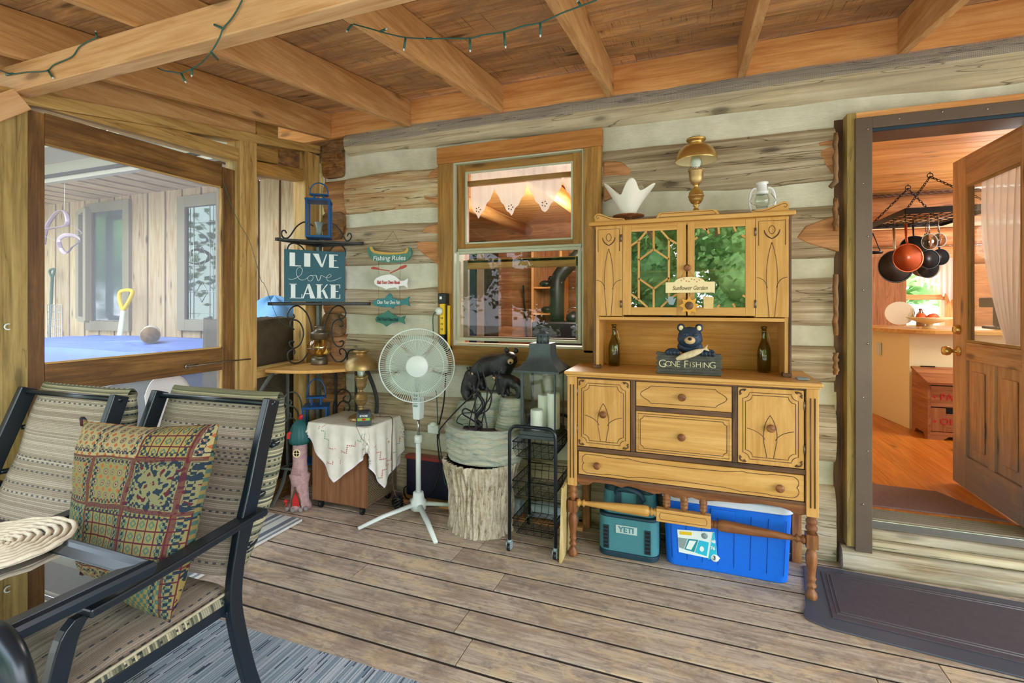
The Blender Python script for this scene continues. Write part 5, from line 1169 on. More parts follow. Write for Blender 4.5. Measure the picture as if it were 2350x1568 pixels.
# ---------------------------------------------------------------- lamps
def oil_lamp(loc, s, label, dark=False):
    t = thing('brass_lamp', label, 'lamp', loc); b1 = 'brass_dark' if dark else 'brass'
    S = lambda pr: [(r * s, h * s) for r, h in pr]
    MB().lathe(S([(.085, 0), (.088, .008), (.082, .020), (.06, .03), (.035, .042), (.022, .058), (.012, .075), (.012, .085), (.020, .09), (.012, .098)]), seg=32).build('base', b1, t, world=False)
    MB().lathe(S([(.012, .096), (.028, .105), (.039, .122), (.043, .142), (.045, .143), (.045, .147), (.043, .148), (.039, .168), (.026, .186), (.012, .194), (.011, .205), (.016, .21)]), seg=32).build('ball', b1, t, world=False)
    MB().lathe(S([(.016, .208), (.030, .222), (.037, .242), (.038, .262), (.040, .264), (.040, .285), (.043, .288), (.043, .296), (.038, .298)]), seg=32).build('burner', 'brass_dark', t, world=False)
    q = MB()
    for i in range(20): a = i * PI / 10; q.tube([(.042 * s * math.cos(a), .042 * s * math.sin(a), .294 * s), (.044 * s * math.cos(a), .044 * s * math.sin(a), .308 * s)], [.005 * s, .002 * s], 5)
    q.build('gallery', 'brass_dark', t, world=False)
    MB().lathe(S([(.036, .296), (.038, .32), (.034, .345), (.027, .37), (.024, .42), (.025, .50), (.024, .50), (.023, .42), (.026, .37), (.033, .345), (.036, .32)]), seg=24, caps=False).build('glass_chimney', 'glass', t, world=False)
    MB().lathe(S([(.014, .298), (.016, .31), (.026, .332), (.028, .348), (.02, .365), (0, .37)]), seg=18).build('bulb', 'wax', t, world=False)
    sh = MB().lathe(S([(.117, .352), (.118, .356), (.112, .385), (.098, .412), (.075, .436), (.050, .448), (.036, .452), (.034, .458), (.044, .468), (.054, .474), (.055, .482), (.050, .483), (.040, .474), (.031, .46), (.033, .45), (.05, .445), (.073, .433), (.096, .409), (.110, .383), (.1155, .352), (.117, .352)]), seg=40).build('lamp_shade', b1, t, world=False)
    MB().lathe(S([(.1150, .353), (.1085, .383), (.0945, .408), (.0715, .431), (.05, .4435), (.034, .447)]), seg=40, caps=False).build('shade_lining', 'cream', sh, world=False)
    return t
oil_lamp((.012, 2.84, 1.815), .93, 'shiny brass oil-style lamp with domed shade standing on the hutch')
# vase on a plate
vt = thing('vase_stand', 'thin brown round stand under the white ruffled vase', 'stand', (-.345, 2.80, 1.815))
MB().lathe([(.05, 0), (.05, .004), (.02, .01), (.02, .03), (.085, .038), (.088, .044), (0, .044)], (-.345, 2.80, 1.815), seg=28).build('dish', 'turned', vt)
q = MB()
def vz(u, v):
    a = u * 2 * PI; k = v ** 1.5; r = .036 + .078 * v ** 1.2 + .022 * k * math.cos(5 * a + .6) + .01 * k * math.cos(2 * a); z = .150 * v + .030 * k * math.cos(5 * a + .6) - .012 * k * math.cos(3 * a)
    return (-.345 + r * math.cos(a), 2.80 + .8 * r * math.sin(a), 1.8605 + z)
q.grid(vz, 80, 16, closeu=True); q.lathe([(0, 0), (.036, 0), (.036, .002)], (-.345, 2.80, 1.860), seg=24)
vz_ = q.build('vase', plain('milk_glass', H('e4e0d2'), .35, 0, .03, 12), solid=.003); tag(vz_, 'white handkerchief vase with ruffled points on top of the hutch', 'vase')
# white hurricane lantern
wl2 = thing('hurricane_lantern', 'small white hurricane lantern with glass globe on the hutch', 'lantern', (.335, 2.84, 1.815)); X, Y_, Z = .335, 2.84, 1.815
MB().lathe([(.044, 0), (.048, .004), (.048, .03), (.038, .040), (.028, .046)], (X, Y_, Z), seg=24).build('tank', 'white_paint', wl2)
MB().lathe([(.026, .05), (.036, .07), (.038, .09), (.030, .115), (.026, .12), (.025, .118), (.035, .09), (.026, .052)], (X, Y_, Z), seg=24).build('globe', 'glass', wl2)
MB().lathe([(.030, .12), (.030, .135), (.024, .14), (.024, .165), (.022, .17), (.030, .175), (.030, .182), (.0, .185)], (X, Y_, Z), seg=24).build('chimney_cap', 'white_paint', wl2)
for s in (-1, 1): MB().tube(smooth_pts([(X + s * .04, Y_, Z + .02), (X + s * .058, Y_, Z + .06), (X + s * .056, Y_, Z + .12), (X + s * .042, Y_, Z + .148), (X + s * .026, Y_, Z + .152)], 4), .0065, 8).build('side_tube', 'white_paint', wl2)
MB().tube(smooth_pts([(X - .04, Y_ - .01, Z + .12), (X - .058, Y_ - .03, Z + .075), (X, Y_ - .055, Z + .045), (X + .058, Y_ - .03, Z + .075), (X + .04, Y_ - .01, Z + .12)], 6), .0015, 5).build('bail_handle', 'steel', wl2)
# ================================================================== coolers under the sideboard
yt = thing('soft_cooler', 'teal soft cooler bag marked YETI under the left of the sideboard', 'cooler', (-.33, 2.74, 0))
def rbox(x0, x1, y0, y1, z0, z1, r=.04, tx=0., ty=0., n=8, top=True):
    q = MB(); ring = []
    for (cx, cy, a0) in ((x1 - r, y1 - r, 0), (x0 + r, y1 - r, 90), (x0 + r, y0 + r, 180), (x1 - r, y0 + r, 270)):
        for i in range(n + 1): a = math.radians(a0 + 90 * i / n); ring.append((cx + r * math.cos(a), cy + r * math.sin(a)))
    mx, my = (x0 + x1) / 2, (y0 + y1) / 2; m_ = len(ring); vs = []; fs = []
    lev = [(z0, 0.985), (z0 + .006, 1), (z1 - .006, 1), (z1, .985)]
    for z, k in lev:
        t = (z - z0) / (z1 - z0)
        for x, y in ring: vs.append((mx + (x - mx) * k * (1 + tx * t), my + (y - my) * k * (1 + tx * t) + ty * t, z))
    for l in range(3):
        for i in range(m_): fs.append((l * m_ + i, l * m_ + (i + 1) % m_, (l + 1) * m_ + (i + 1) % m_, (l + 1) * m_ + i))
    fs.append(tuple(range(m_))[::-1]); fs.append(tuple(range(3 * m_, 4 * m_)))
    q._add(vs, fs, None, None, False); return q
rbox(-.487, -.172, 2.635, 2.86, 0, .03, .05).build('base', 'yeti_dark', yt, bevel=.006)
rbox(-.487, -.172, 2.635, 2.86, .03, .215, .05, .0).build('body', 'yeti', yt, bevel=.006)
rbox(-.475, -.184, 2.66, 2.86, .215, .345, .05, -.05, .02).build('flip_top', 'yeti', yt, bevel=.006)
rbox(-.488, -.171, 2.634, 2.861, .212, .226, .05).build('zip', 'yeti_dark', yt)
rbox(-.465, -.194, 2.68, 2.86, .335, .372, .04, -.06).build('lid_rim', 'yeti_dark', yt, bevel=.006)
for x in (-.445, -.228):
    f = MB().box((x - .014, 2.629, .045), (x + .018, 2.634, .17)).build('webbing_strip', 'yeti_dark', yt, bevel=.001)
    q = MB()
    for i in range(6): q.box((x - .009, 2.627, .052 + i * .02), (x + .013, 2.629, .064 + i * .02))
    q.build('webbing_loops', 'black', f)
lb = MB().box((-.392, 2.630, .135), (-.280, 2.634, .178)).build('logo_patch', plain('logo_grey', H('b8ccc8'), .5), yt, bevel=.002)
text('lettering', 'YETI', .040, 'yeti', lb, (-.336, 2.6295, .1565), (1, 0, 0), (0, 0, 1), bold=.0012, width=.082)
MB().tube(smooth_pts([(-.40, 2.66, .335), (-.385, 2.645, .365), (-.33, 2.635, .378), (-.27, 2.645, .355), (-.245, 2.66, .31)], 5), .008, 8, flat=(.5, 1.6)).build('carry_handle', 'yeti_dark', yt)
for x in (-.385, -.27): MB().beam((x, 2.652, .24), (x, 2.672, .34), .035, .004, (0, -1, 0)).build('strap', 'yeti_dark', yt)
bc = thing('blue_cooler', 'large bright blue hard cooler with white lid under the sideboard', 'cooler', (.14, 2.80, 0))
cb = rbox(-.135, .432, 2.665, 2.935, 0, .336, .045, .055).build('body', 'cooler', bc, bevel=.012)
rbox(-.158, .455, 2.652, 2.945, .337, .378, .05).build('lid', 'white_lid', bc, bevel=.006)
q = MB()
for i in range(8): x = -.105 + .512 * i / 7; q.tube([(x, 2.6635, .04), (x * 1.045 - .006, 2.6565, .31)], .0015, 4)
q.build('groove', plain('groove_blue', H('0646a8'), .6), cb)
MB().box((.08, 2.651, .28), (.19, 2.657, .325)).build('handle_recess', 'cooler', bc, bevel=.004)
lbp = [(-.072, .075), (-.080, .190), (.098, .205), (.112, .09), (.125, .078), (.110, .058), (.09, .062), (.085, .068)]
lc = MB().prism(lbp, .002, (0, 2.660, 0)).build('paper_label', 'label_white', bc)
LY = [2.658]
def lpoly(p, m, n):
    LY[0] -= .0003; return MB().prism(p, .0006, (0, LY[0], 0)).build(n, m, lc)
lpoly([(.068, .062), (.090, .203), (.098, .204), (.111, .092), (.085, .068)], 'label_cyan', 'blue_stripe'); lpoly([(-.071, .10), (-.078, .150), (-.03, .152), (-.048, .095)], 'label_grey', 'picture')
lpoly([(-.045, .094), (-.026, .152), (.022, .154), (.002, .088)], 'label_teal', 'picture'); lpoly([(.006, .087), (.026, .154), (.072, .150), (.062, .078)], 'label_cyan', 'picture')
lpoly([(-.038, .10), (-.02, .145), (.012, .147), (-.012, .098)], 'label_white', 'picture_detail')
MB().ball((.038, 2.6545, .112), (.011, .001, .014), 12, 6).build('drop_mark', 'label_white', lc); lpoly([(-.068, .168), (-.068, .184), (-.01, .188), (-.01, .172)], 'yellow', 'yellow_stripe')
MB().lathe([(.015, 0), (.015, -.001), (0, -.001)], (.052, 2.6560, .180), 'y', 20).build('round_mark', 'label_grey', lc); MB().lathe([(.019, 0), (.019, -.001), (0, -.001)], (.100, 2.6555, .076), 'y', 20).build('round_mark', 'label_white', lc)
text('lettering', '48', .022, 'label_white', lc, (.092, 2.6548, .158), (1, 0, 0), (0, 0, 1), ext=.0003, bold=.0008); text('lettering', '76', .022, 'label_white', lc, (.090, 2.6548, .124), (1, 0, 0), (0, 0, 1), ext=.0003, bold=.0008)
text('lettering', '3', .026, 'yeti_dark', lc, (.098, 2.6542, .077), (1, 0, 0), (0, 0, 1), ext=.0003, bold=.001)
# leaning offcut between cart and sideboard
o = MB().hexa([(-.662, 2.47, 0), (-.648, 2.47, 0), (-.652, 2.74, 0), (-.666, 2.74, 0), (-.655, 2.49, .39), (-.641, 2.49, .39), (-.645, 2.74, .42), (-.659, 2.74, .42)]).build('wood_offcut', 'offcut', bevel=.002)
tag(o, 'pale board standing on edge between the wire cart and the sideboard leg', 'board')
# ================================================================== door mat
pts = smooth_pts([(.47, 2.50, 0), (.45, 2.41, 0), (.53, 2.36, 0)], 5)[:-1] + smooth_pts([(.53, 2.36, 0), (1.55, 2.25, 0)], 3)
mt = thing('door_mat', 'purple black rubber mat lying on the deck before the step', 'mat', (1, 2.6, 0))
out = [(p.x, p.y) for p in pts] + [(1.75, 2.22), (1.75, 2.86), (.62, 2.905), (.53, 2.88)]
MB().prism(out, .008, (0, 0, .0005), (1, 0, 0), (0, 1, 0)).build('edge', plain('mat_edge', H('4a4c58'), .45), mt, bevel=.003)
MB().prism([(.56, 2.44), (1.72, 2.325), (1.72, 2.80), (.66, 2.86), (.60, 2.84)], .004, (0, 0, .0086), (1, 0, 0), (0, 1, 0)).build('pile', 'mat_rubber', mt, bevel=.001)
q = MB()
for k in range(2):
    o_ = .02 + .016 * k; q.tube([(.60 + o_, 2.82, .0125), (.565 + o_, 2.455 + o_, .0125), (1.7, 2.345 + o_, .0125)], .003, 5)
for k in range(2): q.tube([(.66, 2.835 - .018 * k, .0125), (1.7, 2.79 - .018 * k, .0125)], .003, 5)
q.build('ribs', plain('mat_ribs', H('6a6468'), .6), mt)
# ================================================================== corner rack
def A(px, py): return 560 + .19133 * px, 680 + .19133 * py
def A1(px, py): return 560 + .19133 * px, 400 + .19133 * py
def A3(px, py): return 560 + .20408 * px, 860 + .20408 * py
PX_, PY_ = -2.645, 2.915
rk = thing('corner_rack', 'grey wrought iron corner rack with scrollwork and a curved wooden shelf', 'rack', (PX_, PY_, 0))
def LP(f, pts): return smooth_pts([onX(*f(a, b_), PX_) for a, b_ in pts], 4)
def RP(f, pts): return smooth_pts([onY(*f(a, b_), PY_) for a, b_ in pts], 4)
MB().beam((PX_, PY_, .22), (PX_, PY_, 1.80), .028, .028).build('corner_pole', 'iron_green', rk, bevel=.002)
def scroll(pts, r=.0055, m='iron'): MB().tube(pts, r, 7).build('scroll', m, rk)
scroll(LP(A, [(820, 450), (800, 330), (760, 220), (700, 150), (640, 115), (570, 140), (525, 210), (530, 260), (570, 275), (605, 250), (590, 215)]))
scroll(LP(A, [(600, 400), (560, 360), (560, 310), (600, 285), (650, 300), (690, 350), (712, 430), (700, 520), (660, 590), (600, 625), (560, 600), (545, 560), (570, 540), (600, 550)]))
scroll(LP(A, [(590, 695), (610, 680), (600, 645), (570, 645), (530, 680), (525, 740), (560, 790), (620, 805), (690, 780), (740, 720), (780, 640)]))
scroll(RP(A, [(960, 450), (975, 330), (1010, 230), (1060, 150), (1120, 115), (1180, 130), (1218, 190), (1205, 250), (1160, 272), (1135, 240), (1160, 215)]))
scroll(RP(A, [(1145, 355), (1170, 365), (1185, 330), (1165, 290), (1120, 280), (1075, 310), (1052, 380), (1055, 470), (1075, 550), (1120, 600), (1170, 600), (1195, 560), (1180, 535), (1145, 545)]))
scroll(RP(A, [(1165, 700), (1145, 670), (1160, 630), (1200, 640), (1228, 690), (1210, 750), (1160, 785), (1100, 780), (1050, 720), (1020, 660)]))
scroll(RP(A, [(1240, 790), (1236, 720), (1260, 660), (1310, 640), (1370, 660)]))
scroll(LP(A1, [(508, 708), (490, 675), (460, 680), (450, 720), (475, 762), (520, 765), (560, 730), (620, 640), (680, 590), (740, 575), (830, 620)]))
scroll(RP(A1, [(1240, 745), (1250, 715), (1275, 712), (1288, 745), (1270, 785), (1240, 800), (1210, 780), (1160, 690), (1100, 620), (1050, 590), (980, 590), (920, 640)]))
scroll(LP(A1, [(800, 1020), (740, 935), (690, 870), (620, 830), (560, 835), (525, 880), (525, 950), (560, 990)])); scroll(RP(A1, [(950, 1030), (1015, 940), (1060, 880), (1120, 850), (1180, 865), (1215, 920), (1210, 990), (1170, 1010)]))
scroll(LP(A3, [(650, 380), (640, 300), (600, 220), (540, 195), (480, 220), (450, 280), (465, 330), (510, 350), (535, 310), (515, 285)]), m='iron_green'); scroll(LP(A3, [(612, 480), (600, 420), (550, 360), (500, 355), (455, 400), (445, 450), (480, 490), (520, 480), (525, 440), (500, 430)]), m='iron_green')
scroll(LP(A3, [(610, 570), (560, 500), (510, 495), (460, 530), (445, 600), (480, 650), (520, 630), (520, 590), (495, 580)]), m='iron_green')
scroll(RP(A3, [(1005, 440), (1010, 330), (1050, 210), (1110, 165), (1170, 190), (1200, 250), (1180, 310), (1140, 310), (1115, 270), (1140, 240)])); scroll(RP(A3, [(1030, 440), (1050, 360), (1100, 300), (1160, 310), (1190, 370), (1160, 420), (1125, 400), (1130, 370)]))
for z, l in ((1.80, .40), (1.362, .46)):
    q = MB(); q.beam((PX_, PY_, z), (PX_, PY_ - l, z), .022, .022); q.beam((PX_, PY_, z), (PX_ + l, PY_, z), .022, .022)
    q.beam((PX_, PY_ - l + .01, z), (PX_ + l - .01, PY_, z), .012, .014); q.beam((PX_, PY_ - l / 2, z), (PX_ + l / 2, PY_, z), .01, .01)
    q.prism([(0, 0), (l - .02, 0), (0, -l + .02)], .004, (PX_, PY_, z + .004), (1, 0, 0), (0, 1, 0)); q.build('shelf_frame', 'iron', rk, bevel=.001)
SZ = .93
pts = [(PX_, PY_), (PX_, 2.42)] + [(PX_ + .53 * math.sin(a) ** .8, PY_ - .50 * max(0, math.cos(a)) ** .8) for a in [i * PI / 2 / 18 for i in range(1, 18)]] + [(PX_ + .53, PY_)]
MB().prism(pts, .022, (0, 0, SZ - .022), (1, 0, 0), (0, 1, 0)).build('wooden_shelf', 'shelfwood', rk, bevel=.008)
for p in ((-.0, -.11, 1), (0, -.30, 1), (.16, 0, 0), (.34, 0, 0)): MB().beam((PX_ + p[0], PY_ + p[1], .24), (PX_ + p[0], PY_ + p[1], SZ - .022), .014, .014).build('upright_bar', 'iron_green' if p[2] else 'iron', rk)
def flatbar(pts, m='iron_green'): MB().tube(smooth_pts(pts, 5), .017, 8, flat=(.35, 1.)).build('leg', m, rk)
flatbar([Vector((PX_, 2.50, SZ - .02)), onX(594, 905, PX_), onX(582, 950, PX_), onX(590, 1000, PX_), onX(615, 1045, PX_), onX(631, 1075, PX_), onX(625, 1120, PX_), onX(606, 1152, PX_ + .0)])
flatbar([Vector((PX_ + .42, PY_, SZ - .02)), onY(858, 890, PY_), onY(865, 925, PY_), onY(861, 960, PY_), onY(845, 1010, PY_), onY(855, 1060, PY_), Vector((PX_ + .50, PY_, .0))], 'iron')
flatbar([Vector((PX_, PY_ - .30, .24)), Vector((PX_, PY_ - .36, .10)), Vector((PX_, PY_ - .44, .0))])
q = MB(); q.beam((PX_, PY_, .235), (PX_, PY_ - .36, .235), .016, .014); q.beam((PX_, PY_, .235), (PX_ + .36, PY_, .235), .016, .014)
q.tube([(PX_ + .36 * math.sin(a), PY_ - .36 * math.cos(a), .235) for a in [i * PI / 2 / 14 for i in range(15)]], .009, 8)
for k in range(1, 6): q.tube([(PX_ + .36 * k / 6, PY_, .235), (PX_ + .36 * k / 6, PY_ - .36 * math.cos(math.asin(k / 6)), .235)], .003, 5)
q.build('bottom_shelf', 'iron_green', rk)
# blue lanterns
def blue_lantern(loc, w_, h, hh, rz, lab):
    t = thing('blue_lantern', lab, 'lantern', loc, rz, 'blue lanterns on the corner rack'); a = w_ / 2; e = w_ * .085
    q = MB()
    for sx_ in (-1, 1):
        for sy in (-1, 1): q.box((sx_ * a, sy * a, e), (sx_ * (a - e), sy * (a - e), h - e))
    q.box((-a, -a, 0), (a, a, e)); q.box((-a * 1.04, -a * 1.04, h - e), (a * 1.04, a * 1.04, h))
    q.build('frame', 'blue_metal', t, bevel=.002, world=False)
    for k in range(4):
        c_, s__ = math.cos(k * PI / 2), math.sin(k * PI / 2); r = a - e * .6
        MB()._add([(c_ * r - s__ * u * (a - e), s__ * r + c_ * u * (a - e), z) for u, z in ((-1, e), (1, e), (1, h - e), (-1, h - e))], [(0, 1, 2, 3)]).build('glass_pane', 'glass', t, world=False)
    q = MB(); b_ = a * .38
    for sx_ in (-1, 1): q.box((sx_ * b_ - .006, -.012, h), (sx_ * b_ + .006, .012, h + hh * .26))
    q.box((-a * .72, -a * .4, h + hh * .26), (a * .72, a * .4, h + hh * .33)); q.build('vent_cap', 'blue_metal', t, bevel=.0015, world=False)
    MB().tube([(a * .76 * math.cos(th), 0, h + hh * .25 + hh * .72 * max(0, math.sin(th)) ** .8) for th in [PI * (-.0 + i / 20) for i in range(21)]], .0045, 7).build('handle', 'blue_metal', t, world=False)
    MB().lathe([(.018, e), (.016, e + .05), (.028, e + .10), (.026, e + .10), (.014, e + .05), (.0, e + .01)], seg=16).build('candle_cup', 'label_grey', t, world=False)
    return t
blue_lantern((-2.435, 2.685, 1.814), .158, .265, .125, .62, 'blue metal lantern standing on the top shelf of the corner rack')
blue_lantern((-2.505, 2.735, .245), .165, .40, .19, .60, 'blue metal lantern standing low on the bottom shelf of the rack')
# sign LIVE love LAKE
d_ = Vector((.62, .785, 0)).normalized(); nn = Vector((d_.y, -d_.x, 0)); cs = Vector((-2.385, 2.60, 1.375)); SW, SH_ = .385, .345
sg = thing('slogan_sign', 'teal square sign reading LIVE love LAKE on the middle rack shelf', 'sign', cs)
MB().prism([(-SW / 2, 0), (SW / 2, 0), (SW / 2, SH_), (-SW / 2, SH_)], -.022, cs - nn * .0, d_, (0, 0, 1)).build('board', 'teal', sg, bevel=.002)
of = cs + nn * .0012
def sgp(u, v): return of + d_ * (u - .5) * SW + Vector((0, 0, v * SH_))
def slab(n, polys):
    q = MB()
    for p in polys: q.prism([((u - .5) * SW, v * SH_) for u, v in p], .0012, of, d_, (0, 0, 1))
    return q.build(n, 'paint_white', sg)
def rect(a, b_, c, e): return [(a, b_), (c, b_), (c, e), (a, e)]
T, B_ = .94, .68
slab('letter', [rect(.08, B_, .165, T), rect(.165, B_, .26, B_ + .018)]); slab('letter', [rect(.31, B_, .41, T)])
slab('letter', [[(.45, T), (.545, T), (.615, B_), (.585, B_)], [(.615, B_), (.585, B_), (.67, T), (.685, T)]])
slab('letter', [rect(.72, B_, .80, T), rect(.80, B_, .88, B_ + .016), rect(.80, T - .016, .87, T), rect(.80, .81, .85, .825)])
T, B_ = .345, .065
slab('letter', [rect(.10, B_, .17, T), rect(.08, T - .014, .19, T), rect(.08, B_, .28, B_ + .014), [(.265, B_), (.28, B_), (.28, .15), (.27, .15)]])
slab('letter', [[(.28, B_), (.30, B_), (.39, T), (.37, T)], [(.36, T), (.40, T), (.49, B_), (.41, B_)], rect(.33, .15, .42, .165)])
slab('letter', [rect(.52, B_, .585, T), rect(.50, T - .014, .61, T), rect(.50, B_, .61, B_ + .014), [(.585, .20), (.60, .20), (.70, T), (.68, T)], [(.60, .22), (.64, .24), (.71, B_), (.66, B_)]])
slab('letter', [rect(.75, B_, .83, T), rect(.73, T - .014, .91, T), rect(.73, B_, .91, B_ + .014), rect(.83, .20, .88, .215), [(.895, B_), (.91, B_), (.91, .15), (.90, .15)], [(.895, T), (.91, T), (.91, .27), (.90, .27)]])
def CC(a, b_): return ((a - 540) / 655, 1 - (b_ - 930) / 610)
for pts in ([(580, 1272), (610, 1280), (660, 1262), (710, 1220), (725, 1165), (705, 1138), (675, 1150), (660, 1200), (680, 1260), (715, 1285), (760, 1270), (800, 1232)], [(800, 1232), (780, 1258), (790, 1290), (820, 1290), (838, 1255), (825, 1225), (800, 1232), (840, 1225), (870, 1225)], [(870, 1225), (880, 1260), (895, 1288), (915, 1260), (925, 1225), (970, 1245)],
            [(970, 1245), (1010, 1245), (1035, 1225), (1025, 1208), (1000, 1220), (985, 1250), (1000, 1285), (1050, 1285), (1110, 1260), (1150, 1240)]):
    MB().tube(smooth_pts([sgp(*CC(a, b_)) + nn * .001 for a, b_ in pts], 5), .0036, 6, flat=(1, .4)).build('letter', 'paint_white', sg)
# ship lamp
sl_ = thing('ship_lantern', 'old bronze ship lantern with round amber glass globe on the wooden shelf', 'lantern', (-2.50, 2.76, SZ)); lo = (-2.50, 2.76, SZ + .0005)
MB().lathe([(.056, 0), (.058, .004), (.056, .045), (.05, .048), (.056, .052), (.03, .06)], lo, seg=28).build('base', 'bronze', sl_)
MB().lathe([(.040, .055), (.07, .08), (.082, .11), (.080, .14), (.062, .17), (.046, .18), (.044, .178), (.06, .168), (.077, .138), (.079, .11), (.067, .082), (.040, .058)], lo, seg=28).build('globe', 'glass_amber', sl_)
MB().lathe([(.046, .178), (.060, .182), (.060, .215), (.066, .22), (.05, .232), (.03, .24), (.03, .262), (.034, .264), (.034, .27), (.02, .275), (.0, .276)], lo, seg=28).build('top_cap', 'bronze', sl_)
MB().tube([(lo[0] + .083 * math.cos(a * PI / 12), lo[1] + .083 * math.sin(a * PI / 12), lo[2] + .118) for a in range(24)], .0022, 5, closed=True).build('guard_wire', 'bronze', sl_)
for a in (0, 1.57, 3.14, 4.71): MB().tube([(lo[0] + r * math.cos(a), lo[1] + r * math.sin(a), lo[2] + h) for r, h in ((.055, .05), (.08, .09), (.084, .12), (.075, .16), (.058, .185))], .002, 5).build('guard_wire', 'bronze', sl_)
MB().lathe([(.02, .055), (.022, .09), (.010, .10), (.008, .15), (0, .15)], lo, seg=14).build('burner', 'brass_dark', sl_)
# ================================================================== speaker cabinet
TZ = .568
cbn = thing('speaker_cabinet', 'walnut cabinet with ribbed right side standing on black casters', 'cabinet', (-2.17, 2.74, 0)); CX0, CX1, CY0, CY1 = -2.385, -1.952, 2.565, 2.915
MB().box((CX0, CY0, .058), (CX1 - .012, CY1, TZ), 2).build('carcass', 'walnut', cbn, bevel=.002)
q = MB(); z = .07
q.box((CX1 - .012, CY0 + .004, .06), (CX1 - .006, CY1 - .004, TZ - .004)); q.build('grille_back', 'umber', cbn)
q = MB()
for i in range(48): q.box((CX1 - .006, CY0 + .02, .07 + i * .0103), (CX1 + .001, CY1 - .01, .0755 + i * .0103))
g_ = q.build('ribbed_grille', plain('grille_brown', H('6e5f48'), .6), cbn); g_['kind'] = 'stuff'
MB().box((CX1 - .0115, CY0, .058), (CX1, CY0 + .018, TZ), 2).build('grille_edge', 'walnut', cbn)
for x, y in ((CX0 + .05, CY0 + .03), (CX1 - .05, CY0 + .03), (CX0 + .05, CY1 - .04), (CX1 - .05, CY1 - .04)):
    q = MB(); q.lathe([(.019, -.01), (.022, -.008), (.022, .008), (.019, .01)], (x, y, .022), 'x', 18); q.box((x - .014, y - .012, .035), (x + .014, y + .012, .058)); q.build('caster', 'black', cbn)
# tablecloth
RC = .60
def cloth(u, v):
    a, b_ = (u * 2 - 1) * RC * .72, (v * 2 - 1) * RC * .72; an = math.radians(45 - 7)
    px, py = -2.10 + a * math.cos(an) - b_ * math.sin(an), 2.775 + a * math.sin(an) + b_ * math.cos(an)
    mx, my = 2, 2
    qx, qy = min(max(px, CX0 - .006), CX1 + .006), min(max(py, CY0 - .006), CY1 + .004)
    ex, ey = px - qx, py - qy; e = math.hypot(ex, ey)
    if e < 1e-6: return Vector((px, py, TZ + .006 + .0012 * nz(px * 14, py * 14)))
    dx, dy = ex / e, ey / e; o = .010 + .10 * min(e, .06) + .03 * e; ripple = .010 * math.sin((px * dy - py * dx) * 55) * min(1, e / .12)
    cor = min(1, abs(ex * ey) / .004) * .015
    z = TZ + .006 - max(0, e - .012) * .97
    return Vector((qx + dx * (o + ripple + cor), min(qy + dy * (o + ripple + cor), 2.936), z))
def ktc():
    k = NT('embroidered_linen'); v = k.tc(); sp = k.add('SeparateXYZ', i0=v); u, w2 = sp.outputs[0], sp.outputs[1]
    base = k.ramp(k.noise(v, 8, 3), [(.3, H('d9d4c4')), (.7, H('e9e6da'))])
    def line(coord, at, wd): return k.math('LESS_THAN', k.math('ABSOLUTE', k.math('SUBTRACT', coord, at)), wd)
    def rng(c, a, b_): return k.math('MULTIPLY', k.math('GREATER_THAN', c, a), k.math('LESS_THAN', c, b_))
    def both(*f):
        r = f[0]
        for x in f[1:]: r = k.math('MULTIPLY', r, x)
        return r
    c = base
    # stepped cross-stitch borders, flower sprays and thin lines
    st = k.math('ABSOLUTE', k.math('SUBTRACT', k.math('PINGPONG', u, .035), k.math('SUBTRACT', w2, .11)))
    for (cc, a, m) in ((w2, .12, u), (u, .12, w2), (w2, .88, u), (u, .88, w2)):
        zz = k.math('MULTIPLY', k.math('ROUND', k.math('MULTIPLY', k.math('PINGPONG', m, .04), 100.)), .01)
        f = k.math('LESS_THAN', k.math('ABSOLUTE', k.math('SUBTRACT', cc, k.math('ADD', a, zz))), .0045)
        f = both(f, k.math('GREATER_THAN', k.noise(v, 4, 2), .47))
        col = k.ramp(k.add('TexNoise', Vector=v, Scale=3.1).outputs[0], [(.4, H('b84050')), (.5, H('5a9a78')), (.6, H('c8a040'))], 'CONSTANT'); c = k.mix(k.math('MULTIPLY', f, .8), c, col)
    for (cc, a, m, lo_, hi, col) in ((u, .42, w2, .1, .45, H('8a6058')), (w2, .40, u, .15, .6, H('c8a080')), (u, .60, w2, .5, .9, H('5a6ac0')), (w2, .62, u, .3, .8, H('6a7a70'))):
        c = k.mix(k.math('MULTIPLY', both(line(cc, a, .003), rng(m, lo_, hi)), .8), c, col)
    vo = k.add('TexVoronoi', Vector=v, Scale=26., Randomness=.9); blob = k.math('LESS_THAN', vo.outputs['Distance'], .26)
    gate = k.math('GREATER_THAN', k.add('TexNoise', Vector=v, Scale=4.4, Detail=1.).outputs[0], .60)
    c = k.mix(k.math('MULTIPLY', k.math('MULTIPLY', blob, gate), .75), c, k.ramp(k.add('TexNoise', Vector=v, Scale=2.).outputs[0], [(.42, H('cc8050')), (.5, H('4a5aa8')), (.58, H('58a070'))], 'CONSTANT'))
    edge = k.math('MAXIMUM', k.math('MAXIMUM', k.math('LESS_THAN', u, .012), k.math('GREATER_THAN', u, .988)), k.math('MAXIMUM', k.math('LESS_THAN', w2, .012), k.math('GREATER_THAN', w2, .988)))
    c = k.mix(edge, c, H('ece6ea')); k.bsdf(c, .85, bump=k.noise(v, 200, 2), bs=.1, spec=.1); return k.m
tag(MB().grid(cloth, 90, 90, tcf=lambda u, v: (u, v, 0), nooff=True).build('tablecloth', ktc(), solid=.002), 'cream embroidered cloth draped cornerwise over the walnut cabinet', 'tablecloth')
CZ = TZ + .009
oil_lamp((-2.12, 2.735, CZ), .97, 'duller brass oil-style lamp standing on the embroidered cloth', True)
bg_ = thing('battery_charger', 'small dark grey battery charger lettered RYOBI before the brass lamp', 'charger', (-1.998, 2.605, CZ), math.radians(34))
